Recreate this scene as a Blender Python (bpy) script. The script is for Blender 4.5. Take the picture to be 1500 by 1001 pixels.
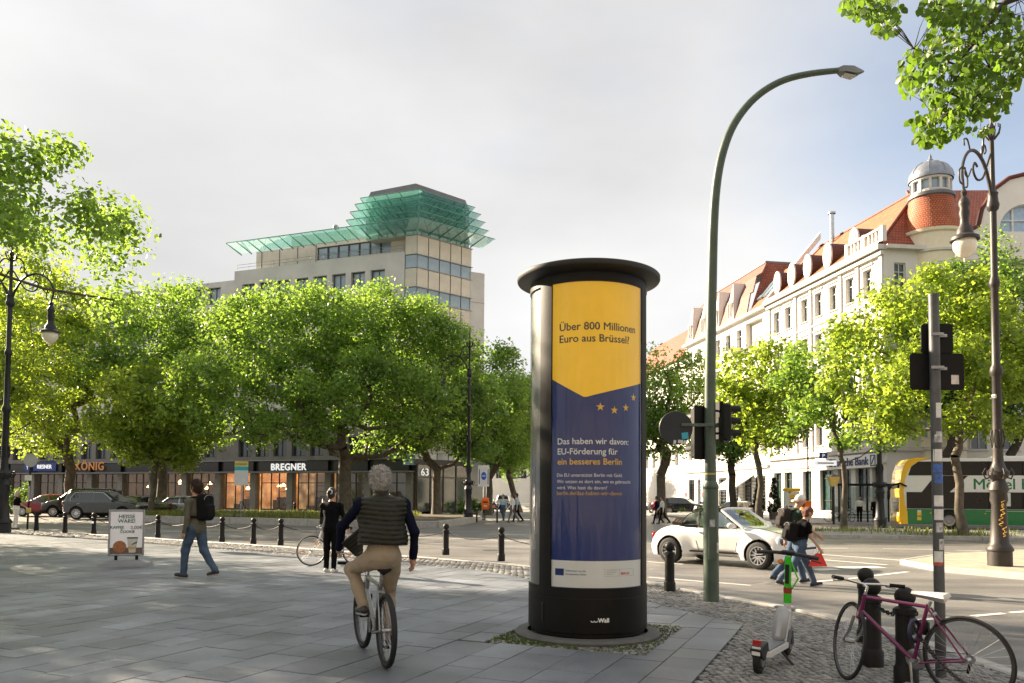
import bpy, bmesh, math, random
import numpy as np
from mathutils import Vector, Matrix, Euler
from math import sin, cos, pi, radians, sqrt, tan
random.seed(7); np.random.seed(7)
for o in list(bpy.data.objects): bpy.data.objects.remove(o)
S = bpy.context.scene
C = S.collection
# ------------------------------------------------------------------ camera
FPX = 1150.0; PITCH = radians(2.5); ROLL = 0.007; CAMH = 1.6
SHIFT = (226.5 - FPX*tan(PITCH))/1500.0
cd = bpy.data.cameras.new('camera'); cam = bpy.data.objects.new('camera', cd); C.objects.link(cam)
cd.sensor_width = 36; cd.sensor_fit = 'HORIZONTAL'; cd.lens = 36*FPX/1500; cd.shift_y = SHIFT
cd.clip_start = 0.1; cd.clip_end = 3000
CR = Matrix.Rotation(radians(90)+PITCH, 3, 'X') @ Matrix.Rotation(ROLL, 3, 'Z')
cam.matrix_world = Matrix.Translation((0, 0, CAMH)) @ CR.to_4x4()
S.camera = cam
S.render.resolution_x = 1024; S.render.resolution_y = 683
# ------------------------------------------------------------------ sun and sky
SUN_EL = radians(24); SUN_AZ = math.atan2(-.82, .57)
SUND = Vector((sin(SUN_AZ)*cos(SUN_EL), cos(SUN_AZ)*cos(SUN_EL), sin(SUN_EL)))
sd = bpy.data.lights.new('sun', 'SUN'); sd.energy = 5.0; sd.angle = radians(.5); sd.color = (1, .82, .60)
so = bpy.data.objects.new('sun', sd); C.objects.link(so); so.rotation_euler = SUND.to_track_quat('Z', 'Y').to_euler(); so.location = (-60, 40, 60)
w = bpy.data.worlds.new('World'); S.world = w; w.use_nodes = True
nt = w.node_tree; N = nt.nodes; L = nt.links
bg = N['Background']; bg.inputs['Strength'].default_value = .05
sky = N.new('ShaderNodeTexSky'); sky.sky_type = 'NISHITA'; sky.sun_disc = False
sky.sun_elevation = SUN_EL; sky.sun_rotation = SUN_AZ; sky.air_density = 1.0; sky.dust_density = .8; sky.ozone_density = 1.5
tc = N.new('ShaderNodeTexCoord')
mp = N.new('ShaderNodeMapping'); mp.inputs['Scale'].default_value = (1.2, 1.2, 3.0); mp.inputs['Rotation'].default_value = (0, .25, .4)
L.new(tc.outputs['Generated'], mp.inputs['Vector'])
nz = N.new('ShaderNodeTexNoise'); nz.inputs['Scale'].default_value = 2.1; nz.inputs['Detail'].default_value = 7; nz.inputs['Roughness'].default_value = .55
L.new(mp.outputs['Vector'], nz.inputs['Vector'])
dt = N.new('ShaderNodeVectorMath'); dt.operation = 'DOT_PRODUCT'; L.new(tc.outputs['Generated'], dt.inputs[0])
cv = (CR @ Vector(((1640-750)/FPX, (677-90)/FPX, -1))).normalized(); dt.inputs[1].default_value = cv
mr = N.new('ShaderNodeMapRange'); mr.interpolation_type = 'SMOOTHSTEP'
mr.inputs['From Min'].default_value = .915; mr.inputs['From Max'].default_value = 1.01; mr.inputs['To Min'].default_value = 1.0; mr.inputs['To Max'].default_value = .28
L.new(dt.outputs['Value'], mr.inputs['Value'])
ad = N.new('ShaderNodeMath'); ad.operation = 'MULTIPLY_ADD'; ad.inputs[1].default_value = .55; ad.inputs[2].default_value = -.27
L.new(nz.outputs['Fac'], ad.inputs[0])
ad2 = N.new('ShaderNodeMath'); ad2.operation = 'ADD'; ad2.use_clamp = True
L.new(ad.outputs[0], ad2.inputs[0]); L.new(mr.outputs['Result'], ad2.inputs[1])
cr = N.new('ShaderNodeMapRange'); cr.inputs['From Min'].default_value = .3; cr.inputs['From Max'].default_value = .62; cr.inputs['To Min'].default_value = 3.0; cr.inputs['To Max'].default_value = 5.0
nz2 = N.new('ShaderNodeTexNoise'); nz2.inputs['Scale'].default_value = .9; nz2.inputs['Detail'].default_value = 6
mp2 = N.new('ShaderNodeMapping'); mp2.inputs['Location'].default_value = (3.1, .7, 1.9); mp2.inputs['Scale'].default_value = (1, 1, 2.2)
L.new(tc.outputs['Generated'], mp2.inputs['Vector']); L.new(mp2.outputs['Vector'], nz2.inputs['Vector']); L.new(nz2.outputs['Fac'], cr.inputs['Value'])
cc = N.new('ShaderNodeCombineColor'); 
for i, k in enumerate((1.0, .995, .99)):
    m_ = N.new('ShaderNodeMath'); m_.operation = 'MULTIPLY'; m_.inputs[1].default_value = k; L.new(cr.outputs['Result'], m_.inputs[0]); L.new(m_.outputs[0], cc.inputs[i])
mx = N.new('ShaderNodeMix'); mx.data_type = 'RGBA'
L.new(ad2.outputs[0], mx.inputs['Factor']); L.new(sky.outputs['Color'], mx.inputs['A']); L.new(cc.outputs['Color'], mx.inputs['B'])
L.new(mx.outputs['Result'], bg.inputs['Color'])
S.view_settings.view_transform = 'Standard'; S.view_settings.look = 'None'; S.view_settings.gamma = 1; S.view_settings.use_curve_mapping = False
S.view_settings.exposure = 2.12
# ------------------------------------------------------------------ placing helpers
def ray(px, py):
    return CR @ Vector(((px-750)/FPX, -(py-(500.5+SHIFT*1500))/FPX, -1))
def G(px, py, z=0.0):
    d = ray(px, py); t = (z-CAMH)/d.z; return Vector((d.x*t, d.y*t, z))
def P(px, py, Y):
    d = ray(px, py); t = Y/d.y; return Vector((d.x*t, Y, CAMH+d.z*t))
ROADZ = -.12
# ------------------------------------------------------------------ materials
MATS = {}
def M(name, col=(.5, .5, .5), rough=.6, metal=0., var=.12, scale=4., bump=0., bscale=60., coat=0., spec=.5, emis=None, alpha=1., trans=0., col2=None, rand=0., ior=1.45, speck=0.):
    if name in MATS: return MATS[name]
    m = bpy.data.materials.new(name); m.use_nodes = True; t = m.node_tree; n = t.nodes; l = t.links
    b = n['Principled BSDF']
    b.inputs['Roughness'].default_value = rough; b.inputs['Metallic'].default_value = metal; b.inputs['IOR'].default_value = ior
    b.inputs['Specular IOR Level'].default_value = spec; b.inputs['Coat Weight'].default_value = coat; b.inputs['Coat Roughness'].default_value = .06
    b.inputs['Transmission Weight'].default_value = trans; b.inputs['Alpha'].default_value = alpha
    co = n.new('ShaderNodeTexCoord'); 
    a = n.new('ShaderNodeTexNoise'); a.inputs['Scale'].default_value = scale; a.inputs['Detail'].default_value = 6; a.inputs['Roughness'].default_value = .6
    l.new(co.outputs['Object'], a.inputs['Vector'])
    rp = n.new('ShaderNodeValToRGB'); c2 = col2 or tuple(min(1, c*(1+var)) for c in col); c1 = col if col2 else tuple(c*(1-var) for c in col)
    rp.color_ramp.elements[0].position = .3; rp.color_ramp.elements[1].position = .7
    rp.color_ramp.elements[0].color = (*c1, 1); rp.color_ramp.elements[1].color = (*c2, 1)
    l.new(a.outputs['Fac'], rp.inputs['Fac']); out = rp.outputs['Color']
    if speck:
        s = n.new('ShaderNodeTexNoise'); s.inputs['Scale'].default_value = bscale*1.7; s.inputs['Detail'].default_value = 2; l.new(co.outputs['Object'], s.inputs['Vector'])
        mr_ = n.new('ShaderNodeMapRange'); mr_.inputs['From Min'].default_value = .35; mr_.inputs['From Max'].default_value = .65; mr_.inputs['To Min'].default_value = 1-speck; mr_.inputs['To Max'].default_value = 1+speck; l.new(s.outputs['Fac'], mr_.inputs['Value'])
        v = n.new('ShaderNodeVectorMath'); v.operation = 'SCALE'; l.new(out, v.inputs[0]); l.new(mr_.outputs[0], v.inputs['Scale']); out = v.outputs[0]
    if rand:
        oi = n.new('ShaderNodeObjectInfo'); mr_ = n.new('ShaderNodeMapRange'); mr_.inputs['To Min'].default_value = 1-rand; mr_.inputs['To Max'].default_value = 1+rand; l.new(oi.outputs['Random'], mr_.inputs['Value'])
        v = n.new('ShaderNodeVectorMath'); v.operation = 'SCALE'; l.new(out, v.inputs[0]); l.new(mr_.outputs[0], v.inputs['Scale']); out = v.outputs[0]
    l.new(out, b.inputs['Base Color'])
    if rough > .15 and metal < .9 and not trans:
        r2 = n.new('ShaderNodeMapRange'); r2.inputs['To Min'].default_value = max(.02, rough-.1); r2.inputs['To Max'].default_value = min(1, rough+.1); l.new(a.outputs['Fac'], r2.inputs['Value']); l.new(r2.outputs[0], b.inputs['Roughness'])
    if bump:
        q = n.new('ShaderNodeTexNoise'); q.inputs['Scale'].default_value = bscale; q.inputs['Detail'].default_value = 5; l.new(co.outputs['Object'], q.inputs['Vector'])
        bm_ = n.new('ShaderNodeBump'); bm_.inputs['Strength'].default_value = bump; bm_.inputs['Distance'].default_value = .02; l.new(q.outputs['Fac'], bm_.inputs['Height']); l.new(bm_.outputs[0], b.inputs['Normal'])
    if emis: b.inputs['Emission Color'].default_value = (*emis[0], 1); b.inputs['Emission Strength'].default_value = emis[1]
    MATS[name] = m; return m
def leafmat(name, col, tcol, tw=.45, var=.35):
    m = bpy.data.materials.new(name); m.use_nodes = True; t = m.node_tree; n = t.nodes; l = t.links; b = n['Principled BSDF']
    b.inputs['Roughness'].default_value = .45; b.inputs['Specular IOR Level'].default_value = .35
    co = n.new('ShaderNodeTexCoord'); a = n.new('ShaderNodeTexNoise'); a.inputs['Scale'].default_value = .7; a.inputs['Detail'].default_value = 8; a.inputs['Roughness'].default_value = .75; l.new(co.outputs['Object'], a.inputs['Vector'])
    mr_ = n.new('ShaderNodeMapRange'); mr_.inputs['From Min'].default_value = .3; mr_.inputs['From Max'].default_value = .7; mr_.inputs['To Min'].default_value = 1-var; mr_.inputs['To Max'].default_value = 1+var; l.new(a.outputs['Fac'], mr_.inputs['Value'])
    ge = n.new('ShaderNodeNewGeometry'); m2 = n.new('ShaderNodeMapRange'); m2.inputs['To Min'].default_value = .7; m2.inputs['To Max'].default_value = 1.3; l.new(ge.outputs['Random Per Island'], m2.inputs['Value'])
    mu = n.new('ShaderNodeMath'); mu.operation = 'MULTIPLY'; l.new(mr_.outputs[0], mu.inputs[0]); l.new(m2.outputs[0], mu.inputs[1])
    def sc(c):
        v = n.new('ShaderNodeVectorMath'); v.operation = 'SCALE'; v.inputs[0].default_value = c; l.new(mu.outputs[0], v.inputs['Scale']); return v.outputs[0]
    l.new(sc(col), b.inputs['Base Color'])
    tr = n.new('ShaderNodeBsdfTranslucent'); l.new(sc(tcol), tr.inputs['Color'])
    mx_ = n.new('ShaderNodeMixShader'); mx_.inputs[0].default_value = tw; l.new(b.outputs[0], mx_.inputs[1]); l.new(tr.outputs[0], mx_.inputs[2]); l.new(mx_.outputs[0], n['Material Output'].inputs['Surface'])
    MATS[name] = m; return m
# ------------------------------------------------------------------ mesh builder
class MB:
    def __init__(s): s.v = []; s.f = []
    def add(s, vs, fs):
        o = len(s.v); s.v += [tuple(v) for v in vs]; s.f += [tuple(i+o for i in f) for f in fs]; return s
    def box(s, c, d, rz=0., rot=None):
        x, y, z = d[0]/2, d[1]/2, d[2]/2
        vs = [Vector((a*x, b*y, e*z)) for a in (-1, 1) for b in (-1, 1) for e in (-1, 1)]
        R = rot if rot is not None else Matrix.Rotation(rz, 3, 'Z')
        vs = [R @ v + Vector(c) for v in vs]
        return s.add(vs, [(0, 1, 3, 2), (4, 6, 7, 5), (0, 4, 5, 1), (2, 3, 7, 6), (0, 2, 6, 4), (1, 5, 7, 3)])
    def rbox(s, c, d, b=.02, rz=0., rot=None, taper=1.):
        x, y, z = d[0]/2, d[1]/2, d[2]/2; R = rot if rot is not None else Matrix.Rotation(rz, 3, 'Z')
        bm = bmesh.new()
        for sx in (-1, 1):
            for sy in (-1, 1):
                for sz in (-1, 1):
                    k = taper if sz > 0 else 1.
                    for q in ((b, 0, 0), (0, b, 0), (0, 0, b)):
                        bm.verts.new((sx*(x*k-b+q[0]), sy*(y*k-b+q[1]), sz*(z-b+q[2])))
        bmesh.ops.convex_hull(bm, input=bm.verts); bmesh.ops.dissolve_limit(bm, angle_limit=.02, verts=bm.verts, edges=bm.edges)
        bm.verts.index_update()
        s.add([R @ v.co + Vector(c) for v in bm.verts], [[v.index for v in f.verts] for f in bm.faces]); bm.free(); return s
    def hull(s, pts):
        bm = bmesh.new()
        for p in pts: bm.verts.new(p)
        bmesh.ops.convex_hull(bm, input=bm.verts)
        loose = [v for v in bm.verts if not v.link_faces]
        for v in loose: bm.verts.remove(v)
        bm.verts.index_update()
        s.add([v.co.copy() for v in bm.verts], [[v.index for v in f.verts] for f in bm.faces]); bm.free(); return s
    def tube(s, path, r, n=8, closed=False, cap=True, squash=None):
        pts = [Vector(p) for p in path]; k = len(pts)
        rs = r if isinstance(r, (list, tuple)) else [r]*k
        tan_ = []
        for i in range(k):
            a = pts[i-1] if (i > 0 or closed) else pts[i]; b = pts[(i+1) % k] if (i < k-1 or closed) else pts[i]
            t = (b-a); tan_.append(t.normalized() if t.length > 1e-9 else Vector((0, 0, 1)))
        up = Vector((0, 0, 1)) if abs(tan_[0].z) < .9 else Vector((1, 0, 0))
        nn = (up - tan_[0]*up.dot(tan_[0])).normalized(); vs = []
        for i in range(k):
            nn = nn - tan_[i]*nn.dot(tan_[i])
            if nn.length < 1e-6: nn = tan_[i].orthogonal()
            nn.normalize(); bb = tan_[i].cross(nn)
            for j in range(n):
                a = 2*pi*j/n; vs.append(pts[i] + (nn*cos(a) + bb*sin(a)*(squash or 1))*rs[i])
        fs = []
        for i in range(k if closed else k-1):
            i2 = (i+1) % k
            for j in range(n):
                j2 = (j+1) % n; fs.append((i*n+j, i*n+j2, i2*n+j2, i2*n+j))
        if cap and not closed: fs.append(tuple(range(n-1, -1, -1))); fs.append(tuple((k-1)*n+j for j in range(n)))
        return s.add(vs, fs)
    def cyl(s, p0, p1, r0, r1=None, n=12): return s.tube([p0, p1], [r0, r0 if r1 is None else r1], n)
    def lathe(s, prof, n=24, c=(0, 0, 0), a0=0., a1=2*pi, axis='z'):
        full = abs(a1-a0-2*pi) < 1e-6; m = n if full else n+1; vs = []; fs = []
        for r, z in prof:
            for j in range(m):
                a = a0+(a1-a0)*j/n
                p = (r*cos(a), r*sin(a), z)
                if axis == 'y': p = (r*cos(a), z, r*sin(a))
                if axis == 'x': p = (z, r*cos(a), r*sin(a))
                vs.append((p[0]+c[0], p[1]+c[1], p[2]+c[2]))
        for i in range(len(prof)-1):
            for j in range(n):
                j2 = (j+1) % m; q = (i*m+j, i*m+j2, (i+1)*m+j2, (i+1)*m+j); fs.append(q[::-1] if axis == 'y' else q)
        return s.add(vs, fs)
    def sphere(s, c, r, n=14, m=9, R=None):
        r = (r, r, r) if not isinstance(r, (tuple, list)) else r; vs = []; fs = []
        for i in range(m+1):
            t = pi*i/m
            for j in range(n):
                a = 2*pi*j/n; p = Vector((r[0]*sin(t)*cos(a), r[1]*sin(t)*sin(a), r[2]*cos(t)))
                if R is not None: p = R @ p
                vs.append(p+Vector(c))
        for i in range(m):
            for j in range(n):
                j2 = (j+1) % n; fs.append((i*n+j, (i+1)*n+j, (i+1)*n+j2, i*n+j2))
        return s.add(vs, fs)
    def torus(s, c, R, r, n=32, m=8, axis='y', sq=1.):
        vs = []; fs = []
        for i in range(n):
            a = 2*pi*i/n
            for j in range(m):
                b = 2*pi*j/m; q = R+r*cos(b); h = r*sin(b)*sq
                p = (q*cos(a), h, q*sin(a)) if axis == 'y' else ((q*cos(a), q*sin(a), h) if axis == 'z' else (h, q*cos(a), q*sin(a)))
                vs.append((p[0]+c[0], p[1]+c[1], p[2]+c[2]))
        for i in range(n):
            for j in range(m):
                i2 = (i+1) % n; j2 = (j+1) % m; fs.append((i*m+j, i2*m+j, i2*m+j2, i*m+j2))
        return s.add(vs, fs)
    def prism(s, poly, y0, y1, plane='xz'):
        n = len(poly)
        def p3(p, y): return (p[0], y, p[1]) if plane == 'xz' else ((p[0], p[1], y) if plane == 'xy' else (y, p[0], p[1]))
        vs = [p3(p, y0) for p in poly]+[p3(p, y1) for p in poly]
        fs = [tuple(range(n)), tuple(range(2*n-1, n-1, -1))]+[(i, i+n, (i+1) % n+n, (i+1) % n) for i in range(n)]
        return s.add(vs, fs)
    def quad(s, *p): return s.add(p, [tuple(range(len(p)))])
    def wall(s, x0, x1, z0, z1, holes, y=0., depth=.3):
        """front sheet facing -y with holes and their reveals"""
        xs = sorted({x0, x1, *[h[0] for h in holes], *[h[1] for h in holes]}); zs = sorted({z0, z1, *[h[2] for h in holes], *[h[3] for h in holes]})
        xs = [x for x in xs if x0 <= x <= x1]; zs = [z for z in zs if z0 <= z <= z1]
        for i in range(len(xs)-1):
            for j in range(len(zs)-1):
                cx, cz = (xs[i]+xs[i+1])/2, (zs[j]+zs[j+1])/2
                if any(h[0] < cx < h[1] and h[2] < cz < h[3] for h in holes): continue
                s.quad((xs[i], y, zs[j]), (xs[i+1], y, zs[j]), (xs[i+1], y, zs[j+1]), (xs[i], y, zs[j+1]))
        for a, b, c, d in holes:
            s.quad((a, y, c), (a, y, d), (a, y+depth, d), (a, y+depth, c)); s.quad((b, y, d), (b, y, c), (b, y+depth, c), (b, y+depth, d))
            s.quad((a, y, d), (b, y, d), (b, y+depth, d), (a, y+depth, d)); s.quad((b, y, c), (a, y, c), (a, y+depth, c), (b, y+depth, c))
        return s
    def mesh(s, name, mat=None, smooth=None, fix=True):
        me = bpy.data.meshes.new(name); me.from_pydata(s.v, [], s.f)
        if fix:
            bm = bmesh.new(); bm.from_mesh(me); bmesh.ops.recalc_face_normals(bm, faces=bm.faces); bm.to_mesh(me); bm.free()
        if smooth is not None: me.shade_smooth(); me.set_sharp_from_angle(angle=radians(smooth))
        if mat: me.materials.append(mat)
        return me
    def build(s, name, mat, parent=None, smooth=None, fix=True): return link(name, s.mesh(name, mat, smooth, fix), parent)
def link(name, me, parent=None):
    o = bpy.data.objects.new(name, me); C.objects.link(o)
    if parent is not None: o.parent = parent
    return o
def thing(name, label, cat, loc=(0, 0, 0), rz=0., group=None):
    o = bpy.data.objects.new(name, None); C.objects.link(o); o.empty_display_size = .2
    o.location = loc; o.rotation_euler = (0, 0, rz); return tag(o, label, cat, group)
def tag(o, label, cat, group=None, kind=None):
    if label: o['label'] = label
    if cat: o['category'] = cat
    if group: o['group'] = group
    if kind: o['kind'] = kind
    return o
def spline(pts, k=5):
    P0 = [Vector(q) for q in pts]; out = []
    for i in range(len(P0)-1):
        a, b, c, d = P0[max(0, i-1)], P0[i], P0[i+1], P0[min(len(P0)-1, i+2)]
        for j in range(k): u = j/k; out.append(.5*((2*b)+(c-a)*u+(2*a-5*b+4*c-d)*u*u+(3*b-a-3*c+d)*u**3))
    return out+[P0[-1]]
def struct(o): o['kind'] = 'structure'; return o
def copy_tree(o, parent=None):
    c = o.copy(); C.objects.link(c); c.parent = parent
    for ch in o.children: copy_tree(ch, c)
    return c
def text_mesh(txt, size, bold=0., depth=.0, align='LEFT', spacing=1., shear=0.):
    cu = bpy.data.curves.new('txt', 'FONT'); cu.body = txt; cu.size = size; cu.extrude = depth; cu.align_x = align; cu.space_character = spacing; cu.shear = shear; cu.resolution_u = 3
    ob = bpy.data.objects.new('txt', cu); C.objects.link(ob); dg = bpy.context.evaluated_depsgraph_get()
    me = bpy.data.meshes.new_from_object(ob.evaluated_get(dg)); bpy.data.objects.remove(ob); bpy.data.curves.remove(cu)
    if bold:                                   # heavier strokes: shifted layers, each a hair prouder than the last
        vs = [v.co.copy() for v in me.vertices]; fs = [tuple(q.vertices) for q in me.polygons]; n_ = len(vs); V = []; F = []
        for i, (dx, dy) in enumerate(((0, 0), (-1, 0), (1, 0), (0, 1), (0, -1))):
            V += [(v.x+dx*bold*size, v.y+dy*bold*size*.8, v.z+i*.0004*(1 if v.z >= 0 else -1)) for v in vs]; F += [tuple(j+i*n_ for j in q) for q in fs]
        me = bpy.data.meshes.new('txt'); me.from_pydata(V, [], F)
    return me
def lettering(txt, size, mat, parent, loc, face='-y', name='lettering', rz=None, **kw):
    """flat letters standing upright, read from -y (local)"""
    me = text_mesh(txt, size, **kw); me.materials.clear(); me.materials.append(mat)
    R = Matrix.Rotation(pi/2, 4, 'X')
    if rz: R = Matrix.Rotation(rz, 4, 'Z') @ R
    me.transform(Matrix.Translation(loc) @ R); return link(name, me, parent)
# ------------------------------------------------------------------ implicit surfaces
def surface_nets(F, org, h):
    s = F < 0; nx, ny, nz_ = F.shape
    off = [(i, j, k) for i in (0, 1) for j in (0, 1) for k in (0, 1)]
    cnt = sum(s[i:nx-1+i, j:ny-1+j, k:nz_-1+k].astype(np.int8) for i, j, k in off)
    act = (cnt > 0) & (cnt < 8); idx = np.argwhere(act); cid = -np.ones(act.shape, np.int64); cid[act] = np.arange(len(idx))
    val = {o: F[idx[:, 0]+o[0], idx[:, 1]+o[1], idx[:, 2]+o[2]] for o in off}
    acc = np.zeros((len(idx), 3)); num = np.zeros(len(idx))
    for a in off:
        for ax in range(3):
            if a[ax] == 0:
                b = list(a); b[ax] = 1; b = tuple(b); va, vb = val[a], val[b]; m = (va < 0) != (vb < 0)
                t = np.where(m, va/np.where(np.abs(va-vb) < 1e-9, 1, va-vb), 0); p = np.repeat(np.array([a], float), len(idx), 0); p[:, ax] += t
                acc += p*m[:, None]; num += m
    V = (idx+acc/num[:, None])*h+np.array(org); Q = []
    for ax in range(3):
        sl0 = [slice(None)]*3; sl1 = [slice(None)]*3; sl0[ax] = slice(0, -1); sl1[ax] = slice(1, None)
        a = s[tuple(sl0)]; b = s[tuple(sl1)]; e = np.argwhere(a != b); u, v = [(1, 2), (2, 0), (0, 1)][ax]
        ok = (e[:, u] > 0) & (e[:, v] > 0) & (e[:, u] < F.shape[u]-1) & (e[:, v] < F.shape[v]-1); e = e[ok]
        def c(du, dv):
            q = e.copy(); q[:, u] += du; q[:, v] += dv; return cid[q[:, 0], q[:, 1], q[:, 2]]
        quad = np.stack([c(-1, -1), c(0, -1), c(0, 0), c(-1, 0)], 1); fl = ~a[e[:, 0], e[:, 1], e[:, 2]]
        quad[fl] = quad[fl][:, ::-1]; Q.append(quad)
    return V, np.concatenate(Q)
def grid(lo, hi, h):
    ax = [np.arange(lo[i]-2*h, hi[i]+2.5*h, h) for i in range(3)]
    return np.meshgrid(*ax, indexing='ij', sparse=True), [a[0] for a in ax], ax
def d_cone(p, a, b, ra, rb):
    a = np.array(a, float); b = np.array(b, float); ba = b-a; L2 = ba.dot(ba)+1e-12
    q = [p[i]-a[i] for i in range(3)]; t = np.clip((q[0]*ba[0]+q[1]*ba[1]+q[2]*ba[2])/L2, 0, 1)
    return np.sqrt((q[0]-t*ba[0])**2+(q[1]-t*ba[1])**2+(q[2]-t*ba[2])**2)-(ra+(rb-ra)*t)
def d_ell(p, c, r, R=None):
    q = [p[i]-c[i] for i in range(3)]
    if R is not None:
        Rt = np.array(R).T; q = [Rt[i][0]*q[0]+Rt[i][1]*q[1]+Rt[i][2]*q[2] for i in range(3)]
    k0 = np.sqrt(sum((q[i]/r[i])**2 for i in range(3))); k1 = np.sqrt(sum((q[i]/r[i]**2)**2 for i in range(3)))+1e-9
    return k0*(k0-1)/k1
def d_box(p, c, hs, r, R=None):
    q = [p[i]-c[i] for i in range(3)]
    if R is not None:
        Rt = np.array(R).T; q = [Rt[i][0]*q[0]+Rt[i][1]*q[1]+Rt[i][2]*q[2] for i in range(3)]
    d = [np.abs(q[i])-(hs[i]-r) for i in range(3)]
    return np.sqrt(sum(np.maximum(x, 0)**2 for x in d))+np.minimum(np.maximum(np.maximum(d[0], d[1]), d[2]), 0)-r
def smin(a, b, k): h = np.maximum(k-np.abs(a-b), 0)/k; return np.minimum(a, b)-h*h*k*.25
def smax(a, b, k): return -smin(-a, -b, k)
def d_poly(x, z, poly):
    """signed distance to a polygon in a plane"""
    x, z = np.broadcast_arrays(x, z); d = np.full(x.shape, 1e9); sg = np.ones(x.shape); n = len(poly)
    for i in range(n):
        ax, az = poly[i]; bx, bz = poly[i-1]; ex, ez = bx-ax, bz-az; wx, wz = x-ax, z-az
        t = np.clip((wx*ex+wz*ez)/(ex*ex+ez*ez+1e-12), 0, 1); d = np.minimum(d, (wx-ex*t)**2+(wz-ez*t)**2)
        c1 = z >= az; c2 = z < bz; c3 = ex*wz > ez*wx; sg = np.where((c1 & c2 & c3) | (~c1 & ~c2 & ~c3), -sg, sg)
    return sg*np.sqrt(d)
def np_mesh(name, V, Q, mats, mi=None, smooth=True, sharp=None):
    me = bpy.data.meshes.new(name); nv, nf, k = len(V), len(Q), Q.shape[1]
    me.vertices.add(nv); me.vertices.foreach_set('co', np.ascontiguousarray(V, np.float32).ravel())
    me.loops.add(nf*k); me.loops.foreach_set('vertex_index', np.ascontiguousarray(Q, np.int32).ravel())
    me.polygons.add(nf); me.polygons.foreach_set('loop_start', np.arange(0, nf*k, k, dtype=np.int32))
    for m in mats: me.materials.append(m)
    if mi is not None: me.polygons.foreach_set('material_index', np.ascontiguousarray(mi, np.int32))
    me.update(calc_edges=True); me.validate()
    if smooth: me.shade_smooth()
    if sharp: me.set_sharp_from_angle(angle=radians(sharp))
    return me
def split_mesh(V, Q, sel):
    q = Q[sel]; u, inv = np.unique(q, return_inverse=True); return V[u], inv.reshape(q.shape)
def face_cn(V, Q):
    p = V[Q]; c = p.mean(1); n = np.cross(p[:, 2]-p[:, 0], p[:, 3]-p[:, 1]); n /= np.linalg.norm(n, axis=1)[:, None]+1e-12; return c, n
def wob(p, s, seed=0):
    a = seed*1.7
    return (np.sin(p[0]*s+a+1.3*np.sin(p[2]*s*.7+a))+np.sin(p[1]*s*1.1+2.1+a+1.1*np.sin(p[0]*s*.8))+np.sin(p[2]*s*1.3+4+a+np.sin(p[1]*s*.9+1)))/3
# ================================================================== ground
def thinglass(name, tint=(.9, .95, .95), refl=.12, rough=.02, opac=0., ocol=(.02, .03, .03), streak=0.):
    m = bpy.data.materials.new(name); m.use_nodes = True; t = m.node_tree; n = t.nodes; l = t.links
    n.remove(n['Principled BSDF']); tr = n.new('ShaderNodeBsdfTransparent'); tr.inputs[0].default_value = (*tint, 1)
    gl = n.new('ShaderNodeBsdfGlossy'); gl.inputs['Roughness'].default_value = rough; gl.inputs['Color'].default_value = (.95, .97, 1, 1)
    nz_ = n.new('ShaderNodeTexNoise'); nz_.inputs['Scale'].default_value = 1.3; co = n.new('ShaderNodeTexCoord'); mp_ = n.new('ShaderNodeMapping'); mp_.inputs['Scale'].default_value = (9, 9, .22) if streak else (1, 1, 1); l.new(co.outputs['Object'], mp_.inputs[0]); l.new(mp_.outputs[0], nz_.inputs['Vector'])
    bp = n.new('ShaderNodeBump'); bp.inputs['Strength'].default_value = streak or .08; bp.inputs['Distance'].default_value = .1; l.new(nz_.outputs['Fac'], bp.inputs['Height']); l.new(bp.outputs[0], gl.inputs['Normal'])
    fr = n.new('ShaderNodeLayerWeight'); pw_ = n.new('ShaderNodeMath'); pw_.operation = 'POWER'; pw_.inputs[1].default_value = 4.5; l.new(fr.outputs['Facing'], pw_.inputs[0]); ma = n.new('ShaderNodeMath'); ma.operation = 'MULTIPLY_ADD'; ma.use_clamp = True; ma.inputs[1].default_value = .9; ma.inputs[2].default_value = refl+.04; l.new(pw_.outputs[0], ma.inputs[0])
    base = tr
    if opac:
        df = n.new('ShaderNodeBsdfTranslucent'); df.inputs[0].default_value = (*ocol, 1); m0 = n.new('ShaderNodeMixShader'); m0.inputs[0].default_value = opac; l.new(tr.outputs[0], m0.inputs[1]); l.new(df.outputs[0], m0.inputs[2]); base = m0
    mx_ = n.new('ShaderNodeMixShader'); l.new(ma.outputs[0], mx_.inputs[0]); l.new(base.outputs[0], mx_.inputs[1]); l.new(gl.outputs[0], mx_.inputs[2]); l.new(mx_.outputs[0], n['Material Output'].inputs['Surface'])
    MATS[name] = m; return m
def slabmat(name, island):
    m = M(name, (.172, .186, .208), .43, var=.22, scale=.9, bump=.35, bscale=130, speck=.38, spec=.5, rand=0 if island else .2)
    if island:
        n = m.node_tree.nodes; l = m.node_tree.links; b = n['Principled BSDF']; src = b.inputs['Base Color'].links[0].from_socket
        ge = n.new('ShaderNodeNewGeometry'); mr_ = n.new('ShaderNodeMapRange'); mr_.inputs['To Min'].default_value = .83; mr_.inputs['To Max'].default_value = 1.17; l.new(ge.outputs['Random Per Island'], mr_.inputs['Value'])
        v = n.new('ShaderNodeVectorMath'); v.operation = 'SCALE'; l.new(src, v.inputs[0]); l.new(mr_.outputs[0], v.inputs['Scale']); l.new(v.outputs[0], b.inputs['Base Color'])
    return m
m_slab = slabmat('granite_slab', False); m_slab2 = slabmat('granite_slab_far', True)
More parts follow.
